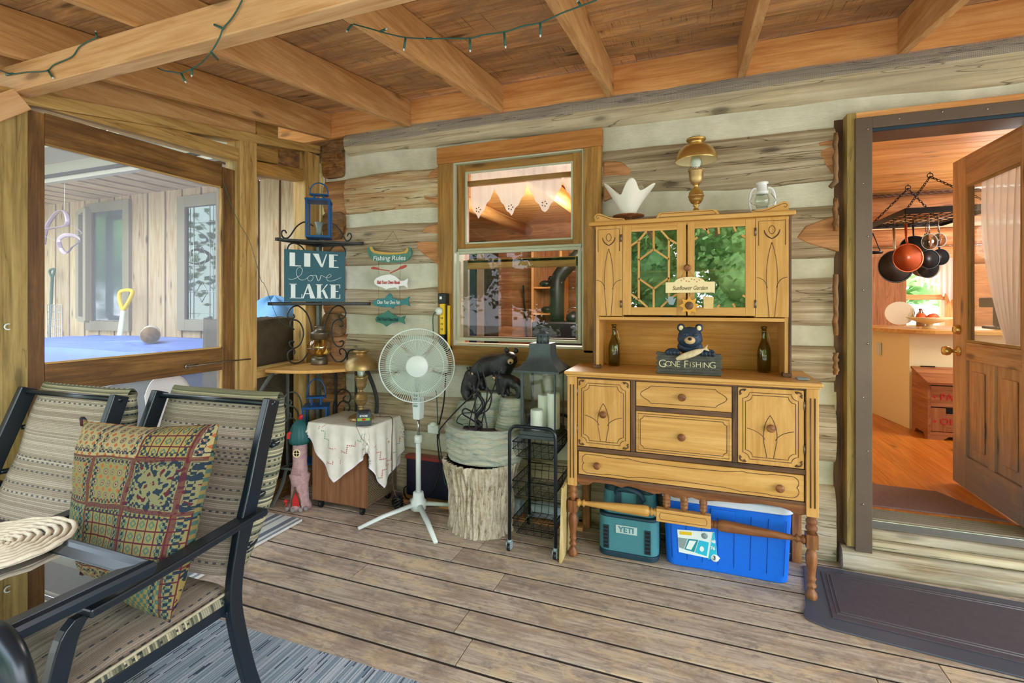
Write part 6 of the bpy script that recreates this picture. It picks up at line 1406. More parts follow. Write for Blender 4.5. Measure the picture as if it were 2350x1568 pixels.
q = MB(); q.prism([(-.045, 0), (.045, 0), (.047, .01), (.044, .085), (.036, .095), (-.036, .095), (-.044, .085), (-.047, .01)], .06, (0, .03, 0)); q.build('housing', plain('charger_grey', H('3e474c'), .5), bg_, bevel=.006, world=False)
def tl(n, body, sz, m, x, z, **k):
    o = text(n, body, sz, m, None, (x, -.0305, z), (1, 0, 0), (0, 0, 1), ext=.0006, **k); o.parent = bg_; return o
MB().box((-.038, -.0308, .034), (.038, -.0302, .052)).build('green_strip', plain('lime_strip', H('8cae3c'), .5), bg_, world=False); MB().box((-.010, -.0315, .036), (.012, -.0309, .049)).build('indicator', 'red', bg_, world=False)
MB().box((-.032, -.031, .080), (.032, -.02, .094)).build('dock', 'black', bg_, world=False); tl('lettering', 'RYOBI', .017, 'paint_white', 0, .064, bold=.0006)
# ================================================================== fairy house
fh = thing('fairy_house', 'pink fairy tower with teal pumpkin roof and red door on the floor', 'figurine', (-2.468, 2.555, 0)); fx, fy = -2.468, 2.545
def tower(an, h): return 1 + .06 * nz(math.cos(an) * 3, math.sin(an) * 3, h * 25)
M['pinkstone'] = plain('pink_stone', H('b0908e'), .8, 0, .25, 40, .8)
MB().lathe([(.075, 0), (.072, .02), (.058, .05), (.054, .16), (.062, .20), (.066, .22), (.05, .235), (.044, .30), (.046, .40), (.042, .44), (.0, .45)], (fx, fy, 0), seg=28, rf=tower).build('tower', 'pinkstone', fh)
MB().lathe([(.058, .43), (.066, .45), (.064, .50), (.048, .55), (.024, .585), (0, .59)], (fx, fy, 0), seg=48, rf=lambda an, h: 1 + .07 * abs(math.cos(an * 6))).build('pumpkin_roof', plain('roof_teal', H('1e5a58'), .5), fh)
MB().tube([(fx, fy, .585), (fx + .01, fy, .61), (fx + .02, fy, .62)], [.012, .014, .008], 8).build('stem', 'red', fh)
def fpt(an, r, z): return Vector((fx + r * math.sin(an), fy - r * math.cos(an), z))
V0 = .35
q = MB(); c = fpt(V0, .058, .09); ux = Vector((math.cos(V0), math.sin(V0), 0))
def disc(n, c, pts, th_, m, par=fh): return MB().prism(pts, -th_, c, ux, (0, 0, 1)).build(n, m, par, bevel=.001)
dr = disc('door', fpt(V0, .056, .03), [(-.022, 0), (.022, 0), (.022, .07)] + [(.022 * math.cos(a), .07 + .025 * math.sin(a)) for a in [i * PI / 8 for i in range(1, 8)]] + [(-.022, .07)], -.010, 'red')
MB().tube([fpt(V0 - .5, .066, .02), fpt(V0 - .35, .066, .08), fpt(V0 + .05, .074, .16)], .006, 6).tube([fpt(V0 + .5, .066, .02), fpt(V0 + .35, .066, .08), fpt(V0 - .05, .074, .16)], .006, 6).build('gable_beams', 'trunk', fh)
wn_ = disc('window', fpt(V0, .044, .375), [(.022 * math.cos(i * PI / 10), .024 * math.sin(i * PI / 10)) for i in range(20)], -.006, 'black')
MB().tube([fpt(V0, .05, .375) + ux * .022 * math.cos(i * PI / 10) + Vector((0, 0, .024 * math.sin(i * PI / 10))) for i in range(20)], .004, 6, closed=True).tube([fpt(V0, .051, .352), fpt(V0, .051, .398)], .002, 5).tube([fpt(V0, .051, .375) - ux * .022, fpt(V0, .051, .375) + ux * .022], .002, 5).build('window_frame', 'cream', wn_)
w2_ = disc('dormer_window', fpt(V0 - .8, .064, .47), [(-.02, 0), (.02, 0), (.018, .035), (0, .05), (-.018, .035)], -.006, 'red')
MB().box(tuple(fpt(V0, .05, .225) - Vector((.03, .012, 0))), tuple(fpt(V0, .05, .235) + Vector((.03, .012, 0)))).tube([fpt(V0, .06, .235) - ux * .03, fpt(V0, .06, .27) - ux * .03, fpt(V0, .06, .27) + ux * .03, fpt(V0, .06, .235) + ux * .03], .003, 5).build('balcony', 'pinkstone', fh)
q = MB()
for i, a in enumerate((-.9, -.4, .2, .8, 1.2)): q.ball(fpt(a, .082, .012), .016, 8, 6, nz=.3)
q.build('base_stones', plain('grey_stones', H('8c8680'), .8), fh)
mq = MB(); c = fpt(-.75, .085, 0); mq.tube([c, c + Vector((0, 0, .05))], .005, 6).ball(c + Vector((0, 0, .056)), (.016, .016, .012), 12, 8); mq.build('toadstool', 'red', fh)
# ================================================================== standing fan
bx_, by_ = -1.672, 2.735
fn = thing('pedestal_fan', 'white pedestal fan with round wire grille on a cross base', 'fan', (bx_, by_, 0))
q = MB(); q.lathe([(.045, .03), (.05, .035), (.05, .085), (.038, .10), (.034, .14), (.028, .145)], (bx_, by_, 0), seg=28); q.build('hub', 'white', fn)
for (px, py) in ((822, 1214), (1000, 1246), (1090, 1166), (905, 1125)):
    e_ = onZ(px, py, .012); d0 = Vector((e_.x - bx_, e_.y - by_, 0)); 
    if (px, py) == (1090, 1166): d0 = d0.normalized() * .30
    if (px, py) == (905, 1125): d0 = Vector((-.14, .12, 0))
    st0 = Vector((bx_, by_, 0)) + d0.normalized() * .04
    MB().tube([st0 + Vector((0, 0, .065)), st0 + d0 * .5 + Vector((0, 0, .045)), Vector((bx_, by_, 0)) + d0 + Vector((0, 0, .013))], [.017, .015, .012], 10, flat=(1.1, .8)).build('leg', 'white', fn)
MB().cyl((bx_, by_, .14), (bx_, by_, .50), .0165, seg=20).build('lower_pole', 'white', fn)
MB().lathe([(.020, .46), (.026, .465), (.026, .50), (.021, .51), (.016, .512)], (bx_, by_, 0), seg=20).build('collar', 'white', fn)
MB().cyl((bx_, by_, .50), (bx_, by_, .62), .0095, seg=16).build('chrome_pole', 'steel', fn)
MB().hexa([(bx_ - .024, by_ - .03, .615), (bx_ + .024, by_ - .03, .615), (bx_ + .024, by_ + .03, .615), (bx_ - .024, by_ + .03, .615), (bx_ - .030, by_ - .035, .80), (bx_ + .030, by_ - .035, .80), (bx_ + .030, by_ + .03, .80), (bx_ - .03, by_ + .03, .80)]).build('control_box', 'white', fn, bevel=.006)
q = MB()
for i in range(4): q.box((bx_ - .014, by_ - .040, .70 + i * .022), (bx_ + .014, by_ - .034, .712 + i * .022))
q.build('buttons', 'label_grey', fn)
fwd = Vector((.50, -.86, 0.0)).normalized(); hc = Vector((-1.632, 2.655, .972)); ru = Vector((-fwd.y, fwd.x, 0)).normalized(); up = Vector((0, 0, 1))
def fp_(a, r, d): return hc + (ru * math.cos(a) + up * math.sin(a)) * r + fwd * d
RF = .232
q = MB(); q.tube([hc - fwd * .16, hc - fwd * .14, hc - fwd * .05], [.03, .05, .05], 20); q.tube([Vector((bx_, by_, .79)), Vector((bx_, by_, .86)), hc - fwd * .10 - up * .03], [.026, .026, .03], 14); q.build('motor_housing', 'white', fn)
def grille(front):
    q = MB(); sgn = 1 if front else -1; n = 104
    for i in range(n):
        a = 2 * PI * i / n; pr = [(.066, .048), (.12, .045), (.18, .036), (.215, .022), (RF, .002)] if front else [(.06, -.05), (.14, -.05), (.20, -.042), (.225, -.025), (RF, -.002)]
        q.tube([fp_(a + (0 if front else .012), r, d) for r, d in pr], .0012, 4, cap=False)
    for r, d in ((RF, .004 * sgn), (.165, .040 * sgn)): q.tube([fp_(2 * PI * i / 64, r, d) for i in range(64)], .0018 if r < RF else .004, 6, closed=True)
    return q.build('front_grille' if front else 'rear_grille', 'white', fn)
grille(True); grille(False)
q = MB()
q.tube([hc + fwd * .040, hc + fwd * .052, hc + fwd * .058], [.069, .069, .062], 36); q.build('centre_cap', 'white', fn)
M['blade'] = sheer('fan_blade', H('dfeee2'), .45, trans=.5)
for k in range(5):
    a0 = k * 2 * PI / 5 + .3
    def bl(u, v): 
        r = .03 + .165 * u; w_ = .18 + .40 * math.sin(min(1, u * 1.15) * PI * .62); a = a0 + (v - .5) * 2 * w_; return fp_(a, r, .022 - .030 * v)
    MB().grid(bl, 10, 8).build('blade', 'blade', fn, solid=.002)
# ================================================================== fishing rules wall hanging
fr = thing('fishing_sign', 'painted canoe and three fish wall hanging with fishing rules', 'wall hanging', (-2.0, 2.93, 1.6)); FYY = 2.905
def B2(px, py): v = onY(560 + .31888 * px, 380 + .31888 * py, FYY); return (v.x, v.z)
def cut(n, pts, m, th_=.012, par=fr, y=FYY, sm=2): 
    p = smooth_pts([(a, 0, b_) for a, b_ in [B2(*q) for q in pts]], sm, closed=True) if sm > 1 else [Vector((B2(*q)[0], 0, B2(*q)[1])) for q in pts]
    return MB().prism([(v.x, v.z) for v in p], th_, (0, y + th_, 0)).build(n, m, par, bevel=.0015)
M['canoe'] = plain('canoe_green', H('4e8270'), .55, 0, .2, 25); M['fish_green'] = plain('fish_green', H('2f7460'), .55, 0, .25, 25); M['fish_teal'] = plain('fish_teal', H('2f7a7e'), .55, 0, .25, 25); M['paddle'] = plain('paddle_red', H('b8463a'), .5)
cn = cut('canoe', [(888, 600), (893, 640), (925, 680), (990, 697), (1060, 700), (1130, 696), (1180, 675), (1204, 630), (1195, 595), (1172, 590), (1160, 615), (1050, 625), (940, 612), (925, 585), (905, 588)], 'canoe', .02)
cut('gunwale', [(905, 590), (925, 585), (942, 612), (1050, 626), (1155, 618), (1168, 595), (1180, 592), (1172, 630), (1050, 642), (935, 632)], plain('gunwale', H('c8a048'), .5), .003, cn, FYY - .003)
def TX(s, px, py, sz, m, par, w_=None, y=FYY - .003, sh=.15):
    x, z = B2(px, py); return text('lettering', s, sz, m, par, (x, y, z), (1, 0, -.02), (0, 0, 1), ext=.0008, shear=sh, width=w_, bold=.0004)
TX('Fishing Rules', 1045, 668, .046, 'paint_white', cn, .27)
for pts in ([(912, 735), (930, 728), (965, 735), (972, 743), (1045, 755), (1046, 762), (970, 750), (935, 748), (915, 745)], [(1170, 715), (1150, 716), (1118, 730), (1112, 740), (1048, 770), (1050, 778), (1116, 748), (1140, 744), (1168, 730)]): cut('paddle', pts, 'paddle', .006, sm=1)
f1 = cut('fish', [(935, 830), (950, 810), (1000, 790), (1050, 782), (1085, 795), (1125, 830), (1150, 828), (1180, 812), (1172, 850), (1180, 885), (1150, 865), (1112, 868), (1112, 892), (1090, 878), (1040, 885), (1020, 895), (1005, 882), (960, 868), (938, 850)], 'white_paint', .008, sm=1); TX('Bait Your Own Hook', 1040, 842, .036, 'red', f1, .19)
f2 = cut('fish', [(920, 985), (955, 962), (1010, 955), (1045, 918), (1062, 930), (1066, 952), (1130, 972), (1192, 942), (1180, 980), (1195, 1014), (1160, 1000), (1130, 1002), (1080, 1015), (1072, 1034), (1055, 1020), (980, 1018), (940, 1008)], 'fish_teal', .008, sm=1); TX('Clean Your Own Fish', 1040, 985, .036, 'paint_white', f2, .19)
f3 = cut('fish', [(943, 1105), (955, 1085), (1000, 1065), (1035, 1042), (1058, 1065), (1120, 1095), (1162, 1080), (1150, 1110), (1158, 1142), (1120, 1125), (1060, 1135), (1022, 1160), (1000, 1140), (950, 1125)], 'fish_green', .008, sm=1); TX('Eat Your Own Fish', 1035, 1108, .034, 'yeti_dark', f3, .17)
def P3(px, py, dy=-.002): x, z = B2(px, py); return (x, FYY + dy, z)
cdm = MB(); cdm.tube([P3(940, 628), P3(1062, 470, .02), P3(1155, 632)], .0022, 5); cdm.build('hanging_cord', plain('twine', H('a08858'), .8), fr)
for pts in ([P3(963, 690, .006), P3(968, 790, .006)], [P3(1125, 690, .006), P3(1118, 830, .006)], [P3(965, 870, .006), P3(965, 960, .006)], [P3(1118, 870, .006), P3(1118, 970, .006)], [P3(965, 1018, .006), P3(965, 1078, .006)], [P3(1122, 1005, .006), P3(1118, 1092, .006)]): MB().tube(pts, .001, 4).build('string', 'cord_brown', fr)
# ================================================================== power strip
ps = thing('power_strip', 'yellow and black power strip hanging beside the window casing', 'power strip', (-1.57, 2.90, 1.10))
MB().box((-1.600, 2.885, 1.155), (-1.566, 2.925, 1.375)).build('strip_body', 'yellow', ps, bevel=.004); MB().box((-1.606, 2.87, 1.362), (-1.545, 2.925, 1.432)).build('strip_end', 'black', ps, bevel=.006)
MB().box((-1.606, 2.875, 1.075), (-1.56, 2.925, 1.155)).build('strip_end', 'black', ps, bevel=.006); MB().box((-1.560, 2.90, 1.06), (-1.545, 2.925, 1.36)).build('side_channel', 'black', ps, bevel=.002)
MB().box((-1.545, 2.895, 1.06), (-1.538, 2.92, 1.35)).build('edge_strip', 'yellow', ps)
q = MB()
for z in (1.185, 1.22, 1.26): q.box((-1.590, 2.8838, z), (-1.586, 2.885, z + .012)); q.box((-1.580, 2.8838, z), (-1.576, 2.885, z + .012))
q.build('sockets', 'black', ps); MB().box((-1.590, 2.866, 1.392), (-1.572, 2.87, 1.410)).build('switch', 'steel', ps)
tag(MB().lathe([(.026, 0), (.026, -.012), (.018, -.022), (.008, -.03), (0, -.03)], (-1.600, 2.882, 1.312), 'y', 20).build('plug', 'white'), 'round white plug in the yellow power strip', 'plug')
def cord(n, pts, r, m, lab, cat='cord'): return tag(MB().tube(smooth_pts(pts, 6), r, 6).build(n, m), lab, cat)
cord('cord', [(-1.60, 2.858, 1.31), (-1.635, 2.86, 1.28), (-1.645, 2.88, 1.15), (-1.64, 2.87, .95), (-1.615, 2.87, .75), (-1.60, 2.87, .5), (-1.58, 2.88, .32), (-1.54, 2.86, .16), (-1.50, 2.84, .30), (-1.53, 2.86, .42)], .0035, 'green_wire', 'green cord hanging from the white plug down behind the fan')
cord('cord', [(-1.555, 2.91, 1.06), (-1.55, 2.88, .9), (-1.56, 2.87, .7), (-1.60, 2.86, .5), (-1.585, 2.85, .35), (-1.57, 2.84, .26), (-1.62, 2.82, .12), (-1.72, 2.84, .04), (-1.84, 2.86, .03), (-1.85, 2.84, .10), (-1.80, 2.83, .14)], .0048, 'black', 'thick black cord running from the power strip to the floor behind the fan')
cord('cord', [(-2.02, 2.76, CZ + .02), (-1.98, 2.80, CZ + .012), (-1.93, 2.82, CZ - .0), (-1.918, 2.80, .45), (-1.91, 2.79, .3), (-1.90, 2.78, .2), (-1.86, 2.76, .08), (-1.78, 2.80, .01), (-1.6, 2.86, .008), (-1.4, 2.88, .008)], .003, 'cord_brown', 'thin brown lamp cord falling over the right side of the cloth')
tag(MB().box((-1.66, 2.83, .50), (-1.58, 2.862, .555)).ball((-1.62, 2.84, .555), (.03, .015, .02), 10, 7).build('adapter', 'white', bevel=.004), 'white plug adapter hanging among the cords right of the fan pole', 'adapter')
# ================================================================== stump and fountain
sx0, sy0 = -1.228, 2.735
def barkf(u, v):
    a = u * 2 * PI; z = .415 * v; r = .185 + .035 * max(0, v - .55) / .45 + .02 * max(0, .12 - v) * 3; g = nz(math.cos(a) * 9.5, math.sin(a) * 9.5, z * 3.6)
    g2 = nz(math.cos(a) * 16, math.sin(a) * 16, z * 9 + 5); ridge = abs(g) ** .6 * .034 - .006 + g2 * .006; r += ridge + .01 * math.cos(a * 2 + 1)
    if v > .999: r -= .01
    return (sx0 + r * math.cos(a), sy0 + r * math.sin(a), z)
q = MB(); q.grid(barkf, 220, 60, closeu=True, tcf=lambda u, v: (v * .4, u * 1.25, 0)); q.lathe([(.0, .412), (.19, .412)], (sx0, sy0, 0), seg=24)
tag(q.build('tree_stump', 'bark'), 'upright pale barked log supporting the bear fountain', 'stump')
ft = thing('bear_fountain', 'grey green cast rock fountain with black bears on top of the stump', 'fountain', (sx0, sy0, .416)); FX, FY2 = -1.20, 2.735
def basin(u, v):
    a = u * 2 * PI; pr = [(.10, 0), (.226, .0), (.236, .02), (.242, .06), (.246, .11), (.25, .16), (.252, .19), (.240, .207), (.215, .205), (.19, .19), (.12, .17), (.0, .165)]
    t = v * (len(pr) - 1); i = min(int(t), len(pr) - 2); f = t - i; r = pr[i][0] * (1 - f) + pr[i + 1][0] * f; z = pr[i][1] * (1 - f) + pr[i + 1][1] * f
    if 1 < t < 7.5: r *= 1 + .028 * math.sin(z * 190 + 2.5 * nz(math.cos(a) * 2, math.sin(a) * 2)) + .03 * nz(math.cos(a) * 3, math.sin(a) * 3, z * 14)
    return (FX + r * math.cos(a), FY2 + r * .80 * math.sin(a), .42 + z * 1.0)
MB().grid(basin, 90, 66, closeu=True, flip=False).build('basin', 'stone', ft)
MB().lathe([(0, 0), (.16, 0), (.165, .004)], (FX, FY2 - .01, .592), seg=24, squash=(1, .75)).build('basin_floor', plain('wet_stone', H('5e4a50'), .25, 0, .4, 20, .4), ft)
def rock(c, r, n, sd, h=1.): 
    def f(u, v):
        a = u * 2 * PI; z = v; rr = (1 - .30 * v) * (1 + .16 * nz(math.cos(a) * 1.5, math.sin(a) * 1.5, sd + v * 2)) * (1 + .035 * math.sin(v * h * 70 + 3 * nz(math.cos(a), math.sin(a), sd)))
        if v > .96: rr *= (1 - v) / .04
        return (c[0] + r[0] * rr * math.cos(a), c[1] + r[1] * rr * math.sin(a), c[2] + r[2] * min(v, .96))
    return MB().grid(f, 56, 50, closeu=True).build(n, 'stone', ft)
rock((-1.18, 2.835, .59), (.165, .085, .225), 'rock', 1); rock((-1.04, 2.775, .60), (.10, .10, .20), 'rock', 5); rock((-1.35, 2.80, .60), (.085, .085, .155), 'rock', 9); rock((-1.19, 2.77, .60), (.055, .05, .12), 'rock', 13)
# bears (one continuous skinned body each)
def bear(name, pts, edges, radii, parent, mat='bear', par_loc=None):
    me = bpy.data.meshes.new(name); me.from_pydata(pts, edges, []); o = bpy.data.objects.new(name, me); C.objects.link(o)
    sk = o.modifiers.new('skin', 'SKIN'); sk.use_smooth_shade = True
    for v, r in zip(me.skin_vertices[0].data, radii): v.radius = (r, r) if not hasattr(r, '__len__') else r
    me.skin_vertices[0].data[0].use_root = True
    s_ = o.modifiers.new('sub', 'SUBSURF'); s_.levels = s_.render_levels = 2
    dg = bpy.context.evaluated_depsgraph_get(); dg.update(); m2 = bpy.data.meshes.new_from_object(o.evaluated_get(dg)); bpy.data.objects.remove(o)
    for v in m2.vertices:
        n = noise.noise(v.co * 60) * .004 + noise.noise(v.co * 140) * .002; v.co += v.normal * n
    inv = wm(parent).inverted()
    a = m2.attributes.new('tc', 'FLOAT_VECTOR', 'POINT'); a.data.foreach_set('vector', [c for v in m2.vertices for c in v.co])
    for v in m2.vertices: v.co = inv @ v.co
    m2.materials.clear(); m2.materials.append(M[mat]); ob = bpy.data.objects.new(name, m2); C.objects.link(ob); ob.parent = parent; m2.name = name
    for p in m2.polygons: p.use_smooth = True
    return ob
def bear4(name, o, s, fx_, head=(.0, 0), look=None):
    """quadruped facing +x*fx_ ; o = point under the middle on the rock"""
    O = Vector(o); V = lambda x, y, z: O + Vector((x * fx_, y, z)) * s
    P = [V(-.30, 0, .50), V(-.12, 0, .56), V(.10, 0, .56), V(.28, 0, .58), V(.42, -.05, .68), V(.50, -.14, .74), V(.54, -.27, .70),
         V(-.34, -.12, .34), V(-.37, -.13, .16), V(-.34, -.14, .02), V(-.28, -.15, .0), V(-.34, .12, .34), V(-.30, .13, .16), V(-.26, .14, .02), V(-.20, .14, .0),
         V(.24, -.12, .36), V(.26, -.13, .18), V(.25, -.14, .02), V(.31, -.15, .0), V(.26, .12, .36), V(.18, .13, .18), V(.14, .14, .02), V(.20, .14, .0)]
    E_ = [(0, 1), (1, 2), (2, 3), (3, 4), (4, 5), (5, 6), (0, 7), (7, 8), (8, 9), (9, 10), (0, 11), (11, 12), (12, 13), (13, 14), (3, 15), (15, 16), (16, 17), (17, 18), (3, 19), (19, 20), (20, 21), (21, 22)]
    R = [.25, .26, .25, .25, .20, .17, .085, .16, .11, .09, .07, .16, .11, .09, .07, .15, .10, .085, .07, .15, .10, .085, .07]
    b = bear(name, P, E_, [r * s for r in R], ft)
    hc_ = P[5]; q = MB()
    for sy in (-1, 1): q.ball(hc_ + Vector((sy * .10, .02, .16)) * s + Vector((0, 0, 0)), (.05 * s, .035 * s, .055 * s), 10, 7)
    q.build('ears', 'bear', b)
    d = (P[6] - P[5]).normalized(); q = MB(); q.ball(P[6] + d * .035 * s, (.062 * s, .062 * s, .055 * s), 12, 8); m = q.build('muzzle', 'tan', b)
    MB().ball(P[6] + d * .095 * s, .024 * s, 8, 6).build('nose', 'black', m)
    return b
def faced(P): pass
bear4('mother_bear', (-1.20, 2.83, .806), .30, 1)

bear4('bear_cub', (-1.045, 2.77, .796), .165, -1)
s_ = .185; O_ = Vector((-1.365, 2.79, .748)); P_c = [O_ + Vector(p) * s_ for p in ((0, 0, .22), (.05, 0, .45), (.12, 0, .68), (.16, -.01, .84), (.21, -.05, .98), (.30, -.10, .97), (.12, -.16, .14), (.20, -.18, .03), (.12, .16, .14), (.20, .17, .03), (.25, -.15, .56), (.33, -.14, .38), (.30, .12, .60), (.42, .08, .50))]
cub = bear('bear_cub', P_c, [(0, 1), (1, 2), (2, 3), (3, 4), (4, 5), (0, 6), (6, 7), (0, 8), (8, 9), (2, 10), (10, 11), (2, 12), (12, 13)], [r * s_ for r in (.24, .24, .20, .16, .17, .09, .12, .09, .12, .09, .10, .08, .10, .08)], ft)
q = MB()
for sy in (-1, 1): q.ball(O_ + Vector((.17, sy * .10 - .04, 1.12)) * s_, (.045 * s_, .03 * s_, .05 * s_), 9, 6)
q.build('ears', 'bear', cub); MB().ball(O_ + Vector((.37, -.13, .96)) * s_, .065 * s_, 10, 7).build('muzzle', 'tan', cub)
cc = []
rr = random.Random(21)
c0 = onY(1103, 960, 2.66)
q = MB()
q.tube(smooth_pts([onY(1004, 1010, 2.86), onY(1008, 998, 2.74)] + [onY(*p, 2.60) for p in ( (1010, 985), (1045, 945), (1085, 905), (1100, 880), (1095, 850), (1100, 835), (1110, 860), (1118, 905), (1108, 960), (1100, 1000), (1108, 985), (1085, 965), (1062, 950), (1068, 938), (1095, 950), (1120, 940), (1128, 910), (1118, 890))], 6), .0045, 6)
q.tube(smooth_pts([onY(*p, 2.585) for p in ((1100, 870), (1092, 910), (1090, 950), (1096, 1000), (1110, 1005), (1118, 985), (1112, 940), (1128, 905), (1140, 870), (1150, 850))], 6), .004, 6)
q.tube(smooth_pts([onY(*p, 2.59) for p in ((1062, 975), (1048, 968), (1060, 950), (1090, 945), (1105, 925), (1100, 900), (1088, 930), (1076, 985), (1090, 1005))], 6), .0035, 6)
q.tube(smooth_pts([onY(*p, 2.595) for p in ((1094, 900), (1110, 930), (1092, 960), (1104, 975), (1092, 990), (1112, 1008))], 6), .011, 7)
tag(q.build('cable_bundle', 'black'), 'tangle of black cables draped over the bear fountain', 'cable')
# ================================================================== wire cart
ct_ = thing('wire_cart', 'black wire cart with three baskets on grey casters', 'cart', (-.815, 2.67, 0)); ax, bx2, ay, by2 = -.952, -.690, 2.505, 2.85
for y in (ay, by2):
    MB().tube([(ax, y, .05), (ax, y, .60)] + arc((ax + .045, y, .645), .045, 180, 90, 6) + arc((bx2 - .045, y, .645), .045, 90, 0, 6) + [(bx2, y, .60), (bx2, y, .05)], .0095, 10).build('end_frame', 'dark_metal', ct_)
for z in (.515, .30, .09):
    q = MB(); 
    for k in (0, .045, .085):
        y0, y1 = ay + .012, by2 - .012; ins = .018 if k == 0 else 0
        q.tube([(ax + .012 + ins, y0 + ins, z + k), (bx2 - .012 - ins, y0 + ins, z + k), (bx2 - .012 - ins, y1 - ins, z + k), (ax + .012 + ins, y1 - ins, z + k)], .003 if k > .08 else .0022, 5, closed=True)
    for i in range(1, 20):
        y = ay + .012 + (by2 - ay - .024) * i / 20
        q.tube([(ax + .012, y, z + .085), (ax + .014, y, z + .03), (ax + .03, y, z), (bx2 - .03, y, z), (bx2 - .014, y, z + .03), (bx2 - .012, y, z + .085)], .0014, 4)
    for i in range(1, 6):
        x = ax + (bx2 - ax) * i / 6; q.tube([(x, ay + .012, z + .085), (x, ay + .03, z), (x, by2 - .03, z), (x, by2 - .012, z + .085)], .0016, 4)
    q.build('wire_basket', 'black_wire', ct_)
for x in (ax, bx2):
    for y in (ay, by2):
        q = MB(); q.cyl((x, y, .04), (x, y, .06), .012, seg=12); q.box((x - .013, y - .02, .012), (x - .009, y + .014, .05)); q.box((x + .009, y - .02, .012), (x + .013, y + .014, .05)); f = q.build('caster', 'label_grey', ct_)
        MB().lathe([(.020, -.008), (.021, 0), (.020, .008)], (x, y - .008, .0215), 'x', 18).build('wheel', 'black', f)
# grey lantern on the cart
gl_ = thing('candle_lantern', 'large grey metal lantern with glass sides standing on the wire cart', 'lantern', (-.815, 2.69, .602)); lx0, lx1, ly0, ly1 = -.918, -.716, 2.59, 2.79; z0, z1 = .604, .98
q = MB(); q.box((lx0 - .012, ly0 - .012, z0), (lx1 + .012, ly1 + .012, z0 + .018)); q.box((lx0 - .004, ly0 - .004, z0 + .018), (lx1 + .004, ly1 + .004, z0 + .04)); q.build('base', 'grey_lantern', gl_, bevel=.002)
for x in (lx0, lx1):
    for y in (ly0, ly1): MB().box((x - .007 if x == lx1 else x, y - .007 if y == ly1 else y, z0 + .04), (x if x == lx1 else x + .014, y if y == ly1 else y + .014, z1)).build('corner_post', 'grey_lantern', gl_, bevel=.001)
for k, (a, b_) in enumerate((((lx0, ly0 + .006), (lx1, ly0 + .006)), ((lx0, ly1 - .006), (lx1, ly1 - .006)), ((lx0 + .006, ly0), (lx0 + .006, ly1)), ((lx1 - .006, ly0), (lx1 - .006, ly1)))):
    MB()._add([(a[0], a[1], z0 + .04), (b_[0], b_[1], z0 + .04), (b_[0], b_[1], z1), (a[0], a[1], z1)], [(0, 1, 2, 3)]).build('glass_pane', 'glass', gl_)
lcx, lcy = (lx0 + lx1) / 2, (ly0 + ly1) / 2
def roof(u, v):
    t = v; w_ = .131 * (1 - t) ** 1.0 + .062 * t - .038 * math.sin(t * PI) * (1 - t * .5); z = z1 + .008 + .145 * t
    seg = (u * 4) % 4; k = int(seg); f = seg - k; cs_ = [(-1, -1), (1, -1), (1, 1), (-1, 1), (-1, -1)]; a, b_ = cs_[k], cs_[k + 1]
    return (lcx + w_ * (a[0] + (b_[0] - a[0]) * f), lcy + w_ * (a[1] + (b_[1] - a[1]) * f), z)
q = MB(); q.grid(roof, 16, 14, smooth=False, closeu=True); q.box((lcx - .131, lcy - .131, z1 - .004), (lcx + .131, lcy + .131, z1 + .008)); q.box((lcx - .062, lcy - .062, z1 + .15), (lcx + .062, lcy + .062, z1 + .156)); q.build('roof', 'grey_lantern', gl_, smooth=False)
q = MB(); q.lathe([(.034, z1 + .156), (.034, z1 + .20)], (lcx, lcy, 0), seg=16); 
for i in range(10): a = i * PI / 5; q.box((lcx + .035 * math.cos(a) - .003, lcy + .035 * math.sin(a) - .003, z1 + .156), (lcx + .035 * math.cos(a) + .003, lcy + .035 * math.sin(a) + .003, z1 + .20))
q.lathe([(.048, z1 + .20), (.050, z1 + .205), (.03, z1 + .215), (.014, z1 + .225), (.012, z1 + .245), (.02, z1 + .25), (.0, z1 + .256)], (lcx, lcy, 0), seg=24); q.build('chimney', 'grey_lantern', gl_)
MB().tube([(lcx - .01 + .032 * math.cos(a * PI / 12), lcy - .02, z1 + .222 + .032 * math.sin(a * PI / 12)) for a in range(24)], .003, 6, closed=True).build('ring_handle', 'grey_lantern', gl_)
for (x, y, r, h, lab) in ((-.84, 2.65, .036, .115, 'shortest white pillar candle at the front of the grey lantern'), (-.825, 2.735, .034, .185, 'middle white pillar candle at the back left of the grey lantern'), (-.755, 2.70, .036, .205, 'tallest white pillar candle at the right of the grey lantern')):
    tag(MB().lathe([(r * .95, 0), (r, .004), (r, h - .006), (r * .9, h), (r * .7, h - .012), (0, h - .014)], (x, y, z0 + .0405), seg=24, rf=lambda an, hh: 1 + (.02 * math.cos(an * 2 + 1) if hh > .1 else 0)).build('pillar_candle', 'wax'), lab, 'candle', 'candles in the grey lantern')
# ================================================================== clutter behind
tb = thing('storage_tub', 'dark blue tub with a red rim on the floor behind the fan', 'tub', (-1.62, 2.9, 0)); rbox(-1.86, -1.42, 2.875, 2.944, .05, .30, .02).build('tub', plain('navy_tub', H('14182c'), .35), tb); rbox(-1.87, -1.41, 2.868, 2.945, .30, .318, .02).build('rim', plain('rim_red', H('8c2c24'), .4), tb)
tag(box('floor_plank', (-1.90, 2.86, 0), (-.62, 2.945, .022), 'ledger', None), 'orange wooden strip lying along the foot of the log wall', 'plank')
def wrap(x0, x1, lab, sd):
    q = MB(); q.grid(lambda u, v: (x0 + (x1 - x0) * u, 2.90 + (.045 + .012 * nz(u * 5, v * 5, sd)) * math.cos(v * 2 * PI), .075 + (.05 + .012 * nz(u * 6, v * 4, sd)) * math.sin(v * 2 * PI)), 60, 20)
    return tag(q.build('bubble_wrap', plain('bubble_wrap_%d' % sd, H('b4c2d4'), .3, 0, .12, 90, .6)), lab, 'packaging')
